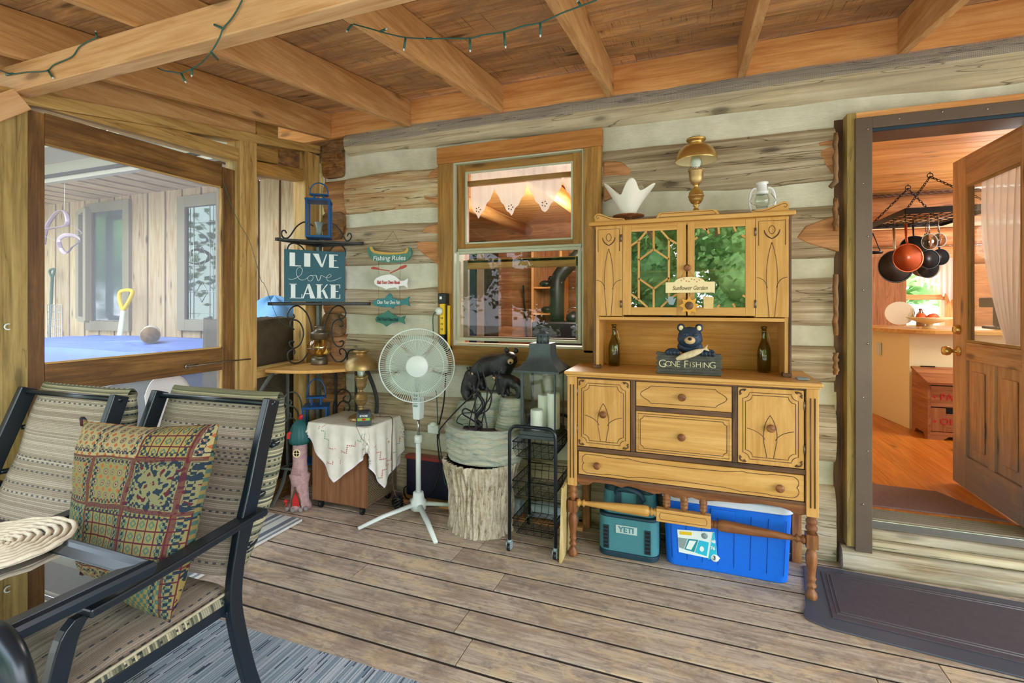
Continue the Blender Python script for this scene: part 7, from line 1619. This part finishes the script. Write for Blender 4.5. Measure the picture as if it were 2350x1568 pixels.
wrap(-1.42, -1.02, 'roll of bubble wrap on the floor behind the stump', 1); wrap(-.95, -.66, 'roll of bubble wrap on the floor behind the wire cart', 2)
q = MB(); rr = random.Random(2); c = onZ(912, 1155, .04)
for i in range(5): q.tube([(c.x + .035 * math.cos(a) * rr.uniform(.7, 1), c.y + .03 * math.sin(a), .025 + .012 * i + .012 * math.sin(a * 2 + i)) for a in [k * PI / 8 for k in range(16)]], .008, 6, closed=True)
tag(q.build('cable_coil', 'black'), 'small coil of black cable on the floor beside the walnut cabinet', 'cable')
# ================================================================== string lights
def string(pts, leds, lab, r=.0026):
    t = thing('string_lights', lab, 'string lights', pts[0], 0, 'string lights under the porch ceiling'); MB().tube(smooth_pts(pts, 6), r, 5).build('wire', 'green_wire', t)
    for a, b_ in leds:
        a = Vector(a); b_ = Vector(b_); MB().tube([a, b_], .0042, 6).build('bulb_holder', 'green_wire', t); MB().tube([b_, b_ + (b_ - a).normalized() * .007], [.0034, .0022], 6).build('led', 'led', t)
BYY = 1.165
S1 = [(-5, 160), (25, 170), (60, 166), (105, 163), (125, 148), (165, 130), (185, 105), (222, 86)]
string([onY(a, b_, BYY) for a, b_ in S1], [(onY(30, 169, BYY), onY(14, 172, BYY)), (onY(110, 162, BYY), onY(121, 178, BYY)), (onY(222, 86, BYY), onY(220, 75, BYY))], 'green wired string lights stapled along the left of the crossbeam')
S2 = [(556, 0), (545, 22), (530, 45), (512, 66), (505, 85), (494, 105), (484, 120), (470, 138), (455, 150), (440, 158), (415, 168), (395, 165), (375, 162), (362, 156)]
def sY(a, b_): return onY(a, b_, 1.165 if b_ < 118 else 1.20 if b_ < 125 else 1.3)
string([sY(a, b_) for a, b_ in S2], [(sY(512, 66), sY(492, 57)), (sY(484, 120), sY(500, 137)), (sY(442, 156), sY(440, 172)), (sY(415, 168), sY(425, 187))], 'green wired string lights looping under the middle of the crossbeam')
S3 = [(782, 42), (810, 55), (850, 66), (880, 75), (930, 86), (985, 89), (1030, 88), (1078, 88), (1110, 80), (1160, 73), (1200, 60), (1240, 52), (1290, 30), (1330, 15), (1370, 0)]
def sJ(a, b_): return onY(a, b_, 1.50)
string([sJ(a, b_) for a, b_ in S3], [(sJ(808, 56), sJ(797, 70)), (sJ(872, 73), sJ(885, 67)), (sJ(931, 86), sJ(927, 112)), (sJ(992, 89), sJ(978, 88)), (sJ(1078, 88), sJ(1079, 115)), (sJ(1157, 75), sJ(1160, 106)), (sJ(1240, 53), sJ(1240, 80)), (sJ(1334, 14), sJ(1327, 5))], 'green wired string lights strung across the ceiling joists')
w0 = [onX(512, 415, -2.70), onX(530, 470, -2.70), onX(548, 510, -2.69), onX(575, 560, -2.66), onX(598, 640, -2.66), onX(608, 655, -2.66), onX(632, 720, -2.65), onX(648, 742, -2.64), onX(668, 750, -2.63)]
tag(MB().tube(smooth_pts(w0, 5), .0016, 5).build('thin_wire', 'green_wire'), 'thin dark wire running from the screen door to the corner rack', 'wire')
# ================================================================== striped fabrics
def stripes(name, cols, freq, axis=1, rough=.85, dash=None, noise_=.3, dashcol=(.1, .1, .12), bump=.4, df=9.):
    k = NT(name); v = k.tc(); sp = k.add('SeparateXYZ', i0=v); c = sp.outputs[axis]; o = sp.outputs[1 - axis]
    row = k.math('FLOOR', k.math('MULTIPLY', c, freq)); wn_ = k.add('TexWhiteNoise', _noise_dimensions='1D', W=row)
    n = len(cols); col = k.ramp(wn_.outputs['Value'], [(i / n, cc) for i, cc in enumerate(cols)], 'CONSTANT')
    fr = k.math('FRACT', k.math('MULTIPLY', c, freq)); gap = k.math('LESS_THAN', fr, .22); col = k.mix(k.math('MULTIPLY', gap, .55), col, tuple(x * .55 for x in cols[0]))
    if dash:
        sel = k.math('GREATER_THAN', k.add('TexWhiteNoise', _noise_dimensions='1D', W=k.math('ADD', row, 31.7)).outputs['Value'], dash)
        dd = k.math('LESS_THAN', k.math('FRACT', k.math('ADD', k.math('MULTIPLY', o, df), k.math('MULTIPLY', wn_.outputs['Value'], 5.))), .45)
        col = k.mix(k.math('MULTIPLY', k.math('MULTIPLY', sel, dd), .9), col, dashcol)
    nn_ = k.noise(k.vec(v, (90, 90, 90)), 3, 3, .7); col = k.mix(noise_, col, k.ramp(nn_, [(.35, (.25, .25, .25, 1)), (.65, (1, 1, 1, 1))]), 'MULTIPLY')
    k.bsdf(col, rough, bump=k.math('ADD', k.math('MULTIPLY', fr, .6), nn_), bs=bump, bd=.002, spec=.15); return k.m
M['sling'] = stripes('woven_sling', [H('968876'), H('a89a88'), H('b8aa98'), H('9c8e7c'), H('aea08e')], 170, 1, dash=.88, dashcol=H('4a4e52'), noise_=.35, df=34.)
M['sling_side'] = stripes('woven_side', [H('6e6e58'), H('98947a'), H('b4ac8c'), H('4c5248'), H('827f66')], 150, 1, dash=.85, dashcol=H('20282c'), noise_=.3, df=40.)
M['rug'] = stripes('striped_rug', [H('9aa8b8'), H('b4c0cc'), H('ccd6de'), H('a8b4c2'), H('c0ccd6'), H('8ea6b6'), H('dae2e8')], 190, 0, dash=.86, dashcol=H('3c4860'), noise_=.4, bump=.6, df=7.)
M['small_mat'] = None
def smat():
    k = NT('grey_white_mat'); v = k.tc(); sp = k.add('SeparateXYZ', i0=v); c = k.math('FRACT', k.math('MULTIPLY', sp.outputs[0], 7.4)); n = k.noise(k.vec(v, (40, 40, 40)), 3, 3, .7)
    col = k.ramp(c, [(0, H('d2d2ca')), (.42, H('707880')), (.70, H('d2d2ca')), (.86, H('868e94'))], 'CONSTANT'); col = k.mix(.4, col, k.ramp(n, [(.35, (.5, .5, .5, 1)), (.65, (1, 1, 1, 1))]), 'MULTIPLY'); k.bsdf(col, .9, bump=n, bs=.5, bd=.003, spec=.1); return k.m
M['small_mat'] = smat()
def tapestry():
    k = NT('tapestry'); v = k.tc(); sp = k.add('SeparateXYZ', i0=v); u, w_ = sp.outputs[0], sp.outputs[1]
    def m(o, a, b_=0.): return k.math(o, a, b_)
    # cell layout: big patches
    PU, PW = m('MULTIPLY', k.math('ADD', u, k.math('MULTIPLY', k.noise(v, 3., 2), .05)), 3.1), m('MULTIPLY', k.math('ADD', w_, k.math('MULTIPLY', k.noise(k.vec(v, (1, 1, 1), (5, 5, 5)), 3., 2), .05)), 3.6); iu, iw = m('FLOOR', PU), m('FLOOR', PW); fu, fw = m('FRACT', PU), m('FRACT', PW)
    cid = k.add('TexWhiteNoise', _noise_dimensions='2D', Vector=k.add('CombineXYZ', i0=iu, i1=iw).outputs[0]).outputs['Value']
    gold, cream_, maroon, teal_, navy, pink = H('968450'), H('ab9a6e'), H('5e2a32'), H('4f7064'), H('2c3844'), H('96685c')
    base = k.ramp(cid, [(0, gold), (.3, cream_), (.5, H('8c8254')), (.7, H('a08c52')), (.85, H('84805c'))], 'CONSTANT')
    def chk(n, a, b_): return k.math('MODULO', k.math('ADD', k.math('FLOOR', m('MULTIPLY', u, a)), k.math('FLOOR', m('MULTIPLY', w_, b_))), 2.)
    c = base
    c1 = k.math('GREATER_THAN', m('ABSOLUTE', chk(0, 44., 44.)), .5); c = k.mix(m('MULTIPLY', c1, m('LESS_THAN', cid, .28)), c, teal_)
    # medallions
    ru_, rw_ = k.math('SUBTRACT', m('FRACT', m('MULTIPLY', u, 16.)), .5), k.math('SUBTRACT', m('FRACT', m('MULTIPLY', w_, 16.)), .5)
    d = m('SQRT', m('ADD', m('MULTIPLY', ru_, ru_), m('MULTIPLY', rw_, rw_))); dm = m('ADD', m('ABSOLUTE', ru_), m('ABSOLUTE', rw_)); dx = k.math('MAXIMUM', m('ABSOLUTE', ru_), m('ABSOLUTE', rw_))
    ring = k.ramp(d, [(0, maroon), (.1, cream_), (.18, maroon), (.26, (0, 0, 0, 1))], 'CONSTANT')
    selA = k.math('MULTIPLY', m('GREATER_THAN', cid, .28), m('LESS_THAN', cid, .55)); c = k.mix(k.math('MULTIPLY', selA, m('LESS_THAN', d, .30)), c, k.ramp(d, [(0, maroon), (.09, cream_), (.15, pink), (.23, teal_)], 'CONSTANT'))
    c = k.mix(k.math('MULTIPLY', selA, m('GREATER_THAN', dm, .78)), c, H('a8603c'))
    selB = k.math('MULTIPLY', m('GREATER_THAN', cid, .55), m('LESS_THAN', cid, .80)); c = k.mix(k.math('MULTIPLY', selB, k.math('GREATER_THAN', dx, .44)), c, maroon)
    c = k.mix(k.math('MULTIPLY', selB, k.math('MULTIPLY', m('LESS_THAN', dm, .34), m('GREATER_THAN', dm, .18))), c, teal_)
    selC = m('GREATER_THAN', cid, .80); big = k.noise(k.vec(v, (26, 26, 26)), 1., 2, .4); c = k.mix(k.math('MULTIPLY', selC, m('GREATER_THAN', big, .57)), c, navy); c = k.mix(k.math('MULTIPLY', selC, m('LESS_THAN', big, .38)), c, maroon)
    # borders
    bd = k.math('MAXIMUM', m('ABSOLUTE', k.math('SUBTRACT', fu, .5)), m('ABSOLUTE', k.math('SUBTRACT', fw, .5)))
    sc2 = k.math('MULTIPLY', m('GREATER_THAN', bd, .455), 1.); c = k.mix(k.math('MULTIPLY', k.math('MULTIPLY', sc2, .8), m('GREATER_THAN', cid, .45)), c, maroon); b2 = k.math('MULTIPLY', m('GREATER_THAN', bd, .36), m('LESS_THAN', bd, .44))
    bc2 = k.math('GREATER_THAN', m('ABSOLUTE', chk(0, 62., 62.)), .5); c = k.mix(k.math('MULTIPLY', b2, bc2), c, navy)
    n = k.noise(k.vec(v, (150, 150, 150)), 2., 3, .8); c = k.mix(.55, c, k.ramp(n, [(.3, (.4, .4, .4, 1)), (.65, (1, 1, 1, 1))]), 'MULTIPLY')
    k.bsdf(c, .9, bump=n, bs=.6, bd=.003, spec=.1); return k.m
M['tapestry'] = tapestry()
# ================================================================== rugs
def rugslab(n, x0, x1, y0, y1, z, h, m, lab):
    q = MB(); q.grid(lambda u, v: (x0 + (x1 - x0) * u, y0 + (y1 - y0) * v, z + h + .0015 * nz(u * 9, v * 9)), 30, 24, nooff=True); q.raw([(x0, y0, z), (x1, y0, z), (x1, y1, z), (x0, y1, z), (x0, y0, z + h), (x1, y0, z + h), (x1, y1, z + h), (x0, y1, z + h)], [(0, 1, 5, 4), (1, 2, 6, 5), (2, 3, 7, 6), (3, 0, 4, 7), (3, 2, 1, 0)], nooff=True)
    return tag(q.build(n, m), lab, 'rug')
rugslab('outdoor_rug', -2.62, -.35, -.9, 1.51, .0005, .007, 'rug', 'large blue grey striped outdoor rug under the patio table and chairs')
rugslab('striped_mat', -2.66, -2.295, 1.62, 2.385, .0005, .014, 'small_mat', 'small grey and white striped mat inside the screen door')
# ================================================================== patio chairs
def chair(loc, rz, lab, only=None):
    """local: x across, sitter faces -y; origin on the floor under the middle of the seat back line"""
    t = thing('patio_chair', lab, 'chair', loc, rz, 'patio chairs in a row at the glass table'); W = .285; Z0 = .008
    def bl(mb, n, m='dark_metal', par=t, **k): return mb.build(n, m, par, world=False, **k)
    for s in (-1, 1):
        x = s * W
        pts = [(x, .13, Z0), (x, .09, .12), (x, .045, .30), (x, .03, .42), (x, .05, .56), (x, .10, .72), (x - s * .01, .155, .88), (x - s * .015, .205, 1.02)]
        q = MB(); P_ = [Vector(p) for p in smooth_pts(pts, 3)]
        vs, fs = [], []
        for i, p in enumerate(P_):
            d = (P_[min(i + 1, len(P_) - 1)] - P_[max(i - 1, 0)]).normalized(); sd = Vector((1, 0, 0)); nn2 = sd.cross(d).normalized()
            wx, wn2 = .0135, .024 if p.z < .6 else .028
            for a, b_ in ((-1, -1), (1, -1), (1, 1), (-1, 1)): vs.append(p + sd * wx * a + nn2 * wn2 * b_)
        for i in range(len(P_) - 1):
            for j in range(4): fs.append((i * 4 + j, i * 4 + (j + 1) % 4, i * 4 + 4 + (j + 1) % 4, i * 4 + 4 + j))
        fs += [(3, 2, 1, 0), tuple(len(vs) - 4 + j for j in range(4))]
        q._add(vs, fs); bl(q, 'back_post', bevel=.004)
        ap_ = smooth_pts([(x + s * .012, .135, .655), (x + s * .012, .0, .648), (x + s * .012, -.15, .638), (x + s * .012, -.30, .63), (x + s * .012, -.40, .628)], 4)
        q = MB(); vs, fs = [], []
        for i, p in enumerate(ap_):
            for a, b_ in ((-1, -1), (1, -1), (1, 1), (-1, 1)): vs.append(p + Vector((.027 * a, 0, .011 * b_)))
        for i in range(len(ap_) - 1):
            for j in range(4): fs.append((i * 4 + j, i * 4 + (j + 1) % 4, i * 4 + 4 + (j + 1) % 4, i * 4 + 4 + j))
        fs += [(3, 2, 1, 0), tuple(len(vs) - 4 + j for j in range(4))]
        q._add(vs, [f[::-1] for f in fs]); bl(q, 'armrest', bevel=.005)
        q = MB(); fl_ = smooth_pts([(x, -.395, .622), (x, -.425, .59), (x, -.45, .50), (x, -.50, .30), (x, -.56, Z0)], 3); vs, fs = [], []
        for i, p in enumerate(fl_):
            for a, b_ in ((-1, -1), (1, -1), (1, 1), (-1, 1)): vs.append(p + Vector((.013 * a, .022 * b_, 0)))
        for i in range(len(fl_) - 1):
            for j in range(4): fs.append((i * 4 + j, i * 4 + (j + 1) % 4, i * 4 + 4 + (j + 1) % 4, i * 4 + 4 + j))
        fs += [(3, 2, 1, 0), tuple(len(vs) - 4 + j for j in range(4))]
        q._add(vs, fs); bl(q, 'front_leg', bevel=.003)
        bl(MB().beam((x - s * .02, .03, .385), (x - s * .02, -.47, .40), .02, .035), 'seat_rail', bevel=.003)
    for y, z, b_ in ((.20, 1.005, .0), (.19, .86, .06), (.12, .70, .06), (.08, .55, .05)):
        pts = [(-W - .0, y, z), (-W * .9, y + .05 + b_ * .3, z), (-W * .5, y + .055 + b_, z - .0), (0, y + .06 + b_, z), (W * .5, y + .055 + b_, z), (W * .9, y + .05 + b_ * .3, z), (W, y, z)]
        if b_ == 0: pts = [(-W, y, z), (W, y, z)]
        bl(MB().tube(smooth_pts(pts, 4) if b_ else pts, .010, 8), 'crossbar')
    bl(MB().beam((-W, -.45, .375), (W, -.45, .375), .03, .02), 'crossbar', bevel=.003); bl(MB().beam((-W, .02, .37), (W, .02, .37), .03, .02), 'crossbar', bevel=.003)
    # cushions: seat and back, each with its striped face and darker side band
    wc = W - .022
    def ctr(v): return Vector((0, .03 + .19 * v + .06 * (1 - v) ** 3 * 0, .47 + .545 * v))
    def backf(u, v):
        c = ctr(v); dy = -.028 * (1 - abs(2 * u - 1) ** 5) + .004 * math.sin(v * 14 + u * 2) + .012 * (math.sin(v * PI * 1.0)); tz = 0
        return (wc * (2 * u - 1), c.y - dy * -1 - .012 + .0 if 0 else c.y + dy + .018, c.z)
    def backr(u, v):
        c = ctr(v); bulge = .055 * math.sin(min(1, v * 1.05) * PI) ** .6; return ((wc + .022 * math.sin(v * PI)) * (2 * u - 1), c.y + .055 + bulge * (1 - abs(2 * u - 1) ** 4 * .25) + .004 * nz(u * 5, v * 9), c.z)
    bl(MB().grid(backf, 24, 30, tcf=lambda u, v: (u * .52, v * .58, 0)), 'back_cushion', 'sling')
    def sideb(sgn):
        def f(u, v): a = Vector(backf(0 if sgn < 0 else 1, v)); b_ = Vector(backr(0 if sgn < 0 else 1, v)); return a.lerp(b_, u) + Vector((sgn * .012 * math.sin(u * PI), 0, 0))
        return f
    q = MB(); q.grid(backr, 20, 30, tcf=lambda u, v: (u * .52, v * .58, 0), flip=True)
    for sg_ in (-1, 1): q.grid(sideb(sg_), 6, 30, tcf=lambda u, v: (u * .1, v * .58, 0), flip=sg_ < 0)
    q.grid(lambda u, v: Vector(backf(u, 1)).lerp(Vector(backr(u, 1)), v) + Vector((0, 0, .022 * math.sin(v * PI))), 20, 8, tcf=lambda u, v: (u * .52, v * .1, 0))
    bl(q, 'cushion_back', 'sling_side')
    def seatf(u, v): 
        y = .035 - .50 * v; e = 1 - abs(2 * u - 1) ** 6; return (wc * (2 * u - 1), y, .43 + .028 * e * math.sin(min(1, v * 1.1 + .05) * PI) ** .3 + .006 * nz(u * 6, v * 7) - .02 * (v > .97))
    bl(MB().grid(seatf, 26, 26, tcf=lambda u, v: (v * .5, u * .52, 0)), 'seat_cushion', 'sling')
    q = MB()
    for sg_ in (-1, 1): q.grid(lambda u, v, sg_=sg_: (sg_ * (wc + .012 * math.sin(v * PI)), .035 - .50 * u, .43 - .055 * v), 20, 5, tcf=lambda u, v: (v * .1, u * .5, 0), flip=sg_ < 0)
    q.grid(lambda u, v: (wc * (2 * u - 1), -.465 - .014 * math.sin(v * PI), .425 - .05 * v), 20, 5, tcf=lambda u, v: (v * .1, u * .52, 0)); q.grid(lambda u, v: (wc * (2 * u - 1), .035 - .5 * v, .377), 2, 2, flip=True)
    bl(q, 'seat_side', 'sling_side')
    pp = [(wc + .004, .035 - .5 * i / 20, .432) for i in range(21)]; M.setdefault('piping', plain('cushion_piping', H('a8a084'), .8, 0, .2, 60))
    bl(MB().tube(pp, .005, 6), 'piping', 'piping'); bl(MB().tube([(-a, b_, c) for a, b_, c in pp], .005, 6), 'piping', 'piping')
    for s in (-1, 1): bl(MB().tube(smooth_pts([(s * (wc + .004), .03, .44), (s * (wc + .014), .045, .42), (s * wc, .06, .45), (s * (wc + .012), .04, .47), (s * wc, .05, .49)], 4), .007, 6), 'cushion_tie', 'piping')
    return t
chair((-1.672, 1.105, 0), math.radians(3), 'patio chair holding the tapestry pillow, nearest the middle of the deck')
chair((-2.262, .965, 0), math.radians(2), 'patio chair without a pillow at far left beside the screen door')
# pillow
pw2 = thing('throw_pillow', 'multicoloured tapestry throw pillow leaning in the front patio chair', 'pillow', (-1.655, 1.03, .46))
pc_ = Vector((-1.655, .985, .705)); pu = Vector((.985, .10, -.15)).normalized(); pv = Vector((.09, .30, .95)); pv = (pv - pu * pv.dot(pu)).normalized(); pn = pu.cross(pv).normalized()
PTL, PTR, PBL, PBR = Vector((-1.914, 1.065, .958)), Vector((-1.408, 1.155, .97)), Vector((-1.835, 1.0, .463)), Vector((-1.383, .985, .452))
pn = (PTR - PBL).cross(PTL - PBR).normalized()
if pn.y > 0: pn = -pn
def pil(sgn):
    def f(u, v):
        a, b_ = 2 * u - 1, 2 * v - 1; th2 = (max(0, 1 - a ** 4) * max(0, 1 - b_ ** 4)) ** .55; k = 1 - .06 * (1 - abs(a)) * abs(b_) ** 3; k2 = 1 - .05 * (1 - abs(b_)) * abs(a) ** 3
        w2 = .012 * nz(a * 2.4, b_ * 2.4, 3) + .006 * nz(a * 6, b_ * 6, 8)
        uu, vv = .5 + a * k2 / 2, .5 + b_ * k / 2; p0 = PBL.lerp(PBR, uu).lerp(PTL.lerp(PTR, uu), vv)
        return p0 + pn * .045 + pn * (sgn * .085 * th2 + w2 * (1 if sgn > 0 else .4) * th2)
    return f
q = MB(); q.grid(pil(1), 44, 44, tcf=lambda u, v: (u, v, 0), nooff=True, flip=False); q.grid(pil(-1), 44, 44, tcf=lambda u, v: (u + 3, v, 0), nooff=True, flip=True); q.build('pillow_cover', 'tapestry', pw2)
MB().tube(smooth_pts([pil(1)(.02, .98), pil(1)(0, 1) + Vector((-.010, 0, .004)), pil(1)(0, 1) + Vector((-.02, 0, .004))], 3), [.010, .010, .010, .009, .009, .008, .006], 7).build('corner_tuft', 'tapestry', pw2)
# ================================================================== patio table
TT = .722
ta = thing('patio_table', 'glass topped patio table with a dark metal frame at lower left', 'table', (-1.8, .2, 0)); tx0, tx1, ty0, ty1 = -2.30, -1.248, -.75, .822
q = MB(); fw_ = .062
def rim(pts_in):
    ring = []
    for x, y, sx_, sy in ((tx0, ty0, -1, -1), (tx1, ty0, 1, -1), (tx1, ty1, 1, 1), (tx0, ty1, -1, 1)): ring.append((x, y, sx_, sy))
    pr = [(0., -.010), (.004, -.001), (.012, .005), (.024, .004), (.034, -.001), (.060, -.004), (.062, -.006), (.062, -.024), (.02, -.036), (.004, -.030)]
    vs, fs, m_ = [], [], len(pr)
    for x, y, sx_, sy in ring:
        for o, h in pr: vs.append((x - sx_ * o, y - sy * o, TT + h))
    for i in range(4):
        for j in range(m_): fs.append((i * m_ + j, i * m_ + (j + 1) % m_, ((i + 1) % 4) * m_ + (j + 1) % m_, ((i + 1) % 4) * m_ + j))
    return vs, fs
vs, fs = rim(None); q._add(vs, fs, None, None, False); q.build('frame', 'dark_metal', ta, bevel=.003)
MB().box((tx0 + .06, ty0 + .06, TT - .012), (tx1 - .06, ty1 - .06, TT - .007)).build('glass_top', 'glass_table', ta)
for x, y in ((tx0 + .1, ty0 + .1), (tx1 - .1, ty0 + .1), (tx0 + .1, ty1 - .35), (tx1 - .1, ty1 - .75)): MB().box((x - .02, y - .02, .008), (x + .02, y + .02, TT - .03)).build('leg', 'dark_metal', ta, bevel=.003)
MB().beam((tx1 - .085, ty1 - .04, TT - .05), (tx1 - .085, ty1 - .085, TT - .03), .02, .04).build('corner_bracket', 'dark_metal', ta)
pm = onZ(-12, 1258, TT)
q = MB()
for k in range(9): q.tube([(pm.x + (.018 * k + .012) * math.cos(a), pm.y + (.018 * k + .012) * math.sin(a), TT + .008 + .002 * math.sin(a * 14 + k)) for a in [i * PI / 24 for i in range(48)]], .0062, 6, closed=True)
q.lathe([(0, 0), (.158, 0), (.158, .004), (0, .004)], (pm.x, pm.y, TT - .0005), seg=40)
tag(q.build('placemat', plain('rattan', H('d6c8b0'), .8, 0, .15, 60)), 'round woven cream placemat lying on the patio table', 'placemat')
# third chair, only its curved arm is in view
t3 = thing('patio_armchair', 'chair with a thick curved black arm at the bottom left corner', 'chair', (-1.16, .32, 0))
ac = onY(-20, 1560, .50)
MB().tube(smooth_pts([ac + Vector(p) for p in ((-.10, -.02, -.20), (-.11, 0, -.05), (-.075, 0, .045), (0, 0, .075), (.062, 0, .045), (.080, 0, -.04), (.07, -.05, -.14), (.06, -.1, -.25))], 5), .024, 12, flat=(1, 1.4)).build('arm_loop', 'dark_metal', t3)
MB().prism([(-.09, -.2), (.065, -.2), (.068, -.03), (.05, .035), (0, .06), (-.06, .035), (-.09, -.04)], .012, ac + Vector((0, .01, 0))).build('arm_panel', plain('arm_sling', H('1c2c40'), .5), t3, bevel=.002)
MB().box((ac.x - .1, ac.y - .45, .38), (ac.x + .35, ac.y - .02, .42)).build('seat', 'dark_metal', t3, bevel=.01)
for dx, dy in ((-.08, -.4), (.32, -.4), (-.08, -.05), (.32, -.05)): MB().beam((ac.x + dx, ac.y + dy, .008), (ac.x + dx, ac.y + dy, .38), .025, .025).build('leg', 'dark_metal', t3)
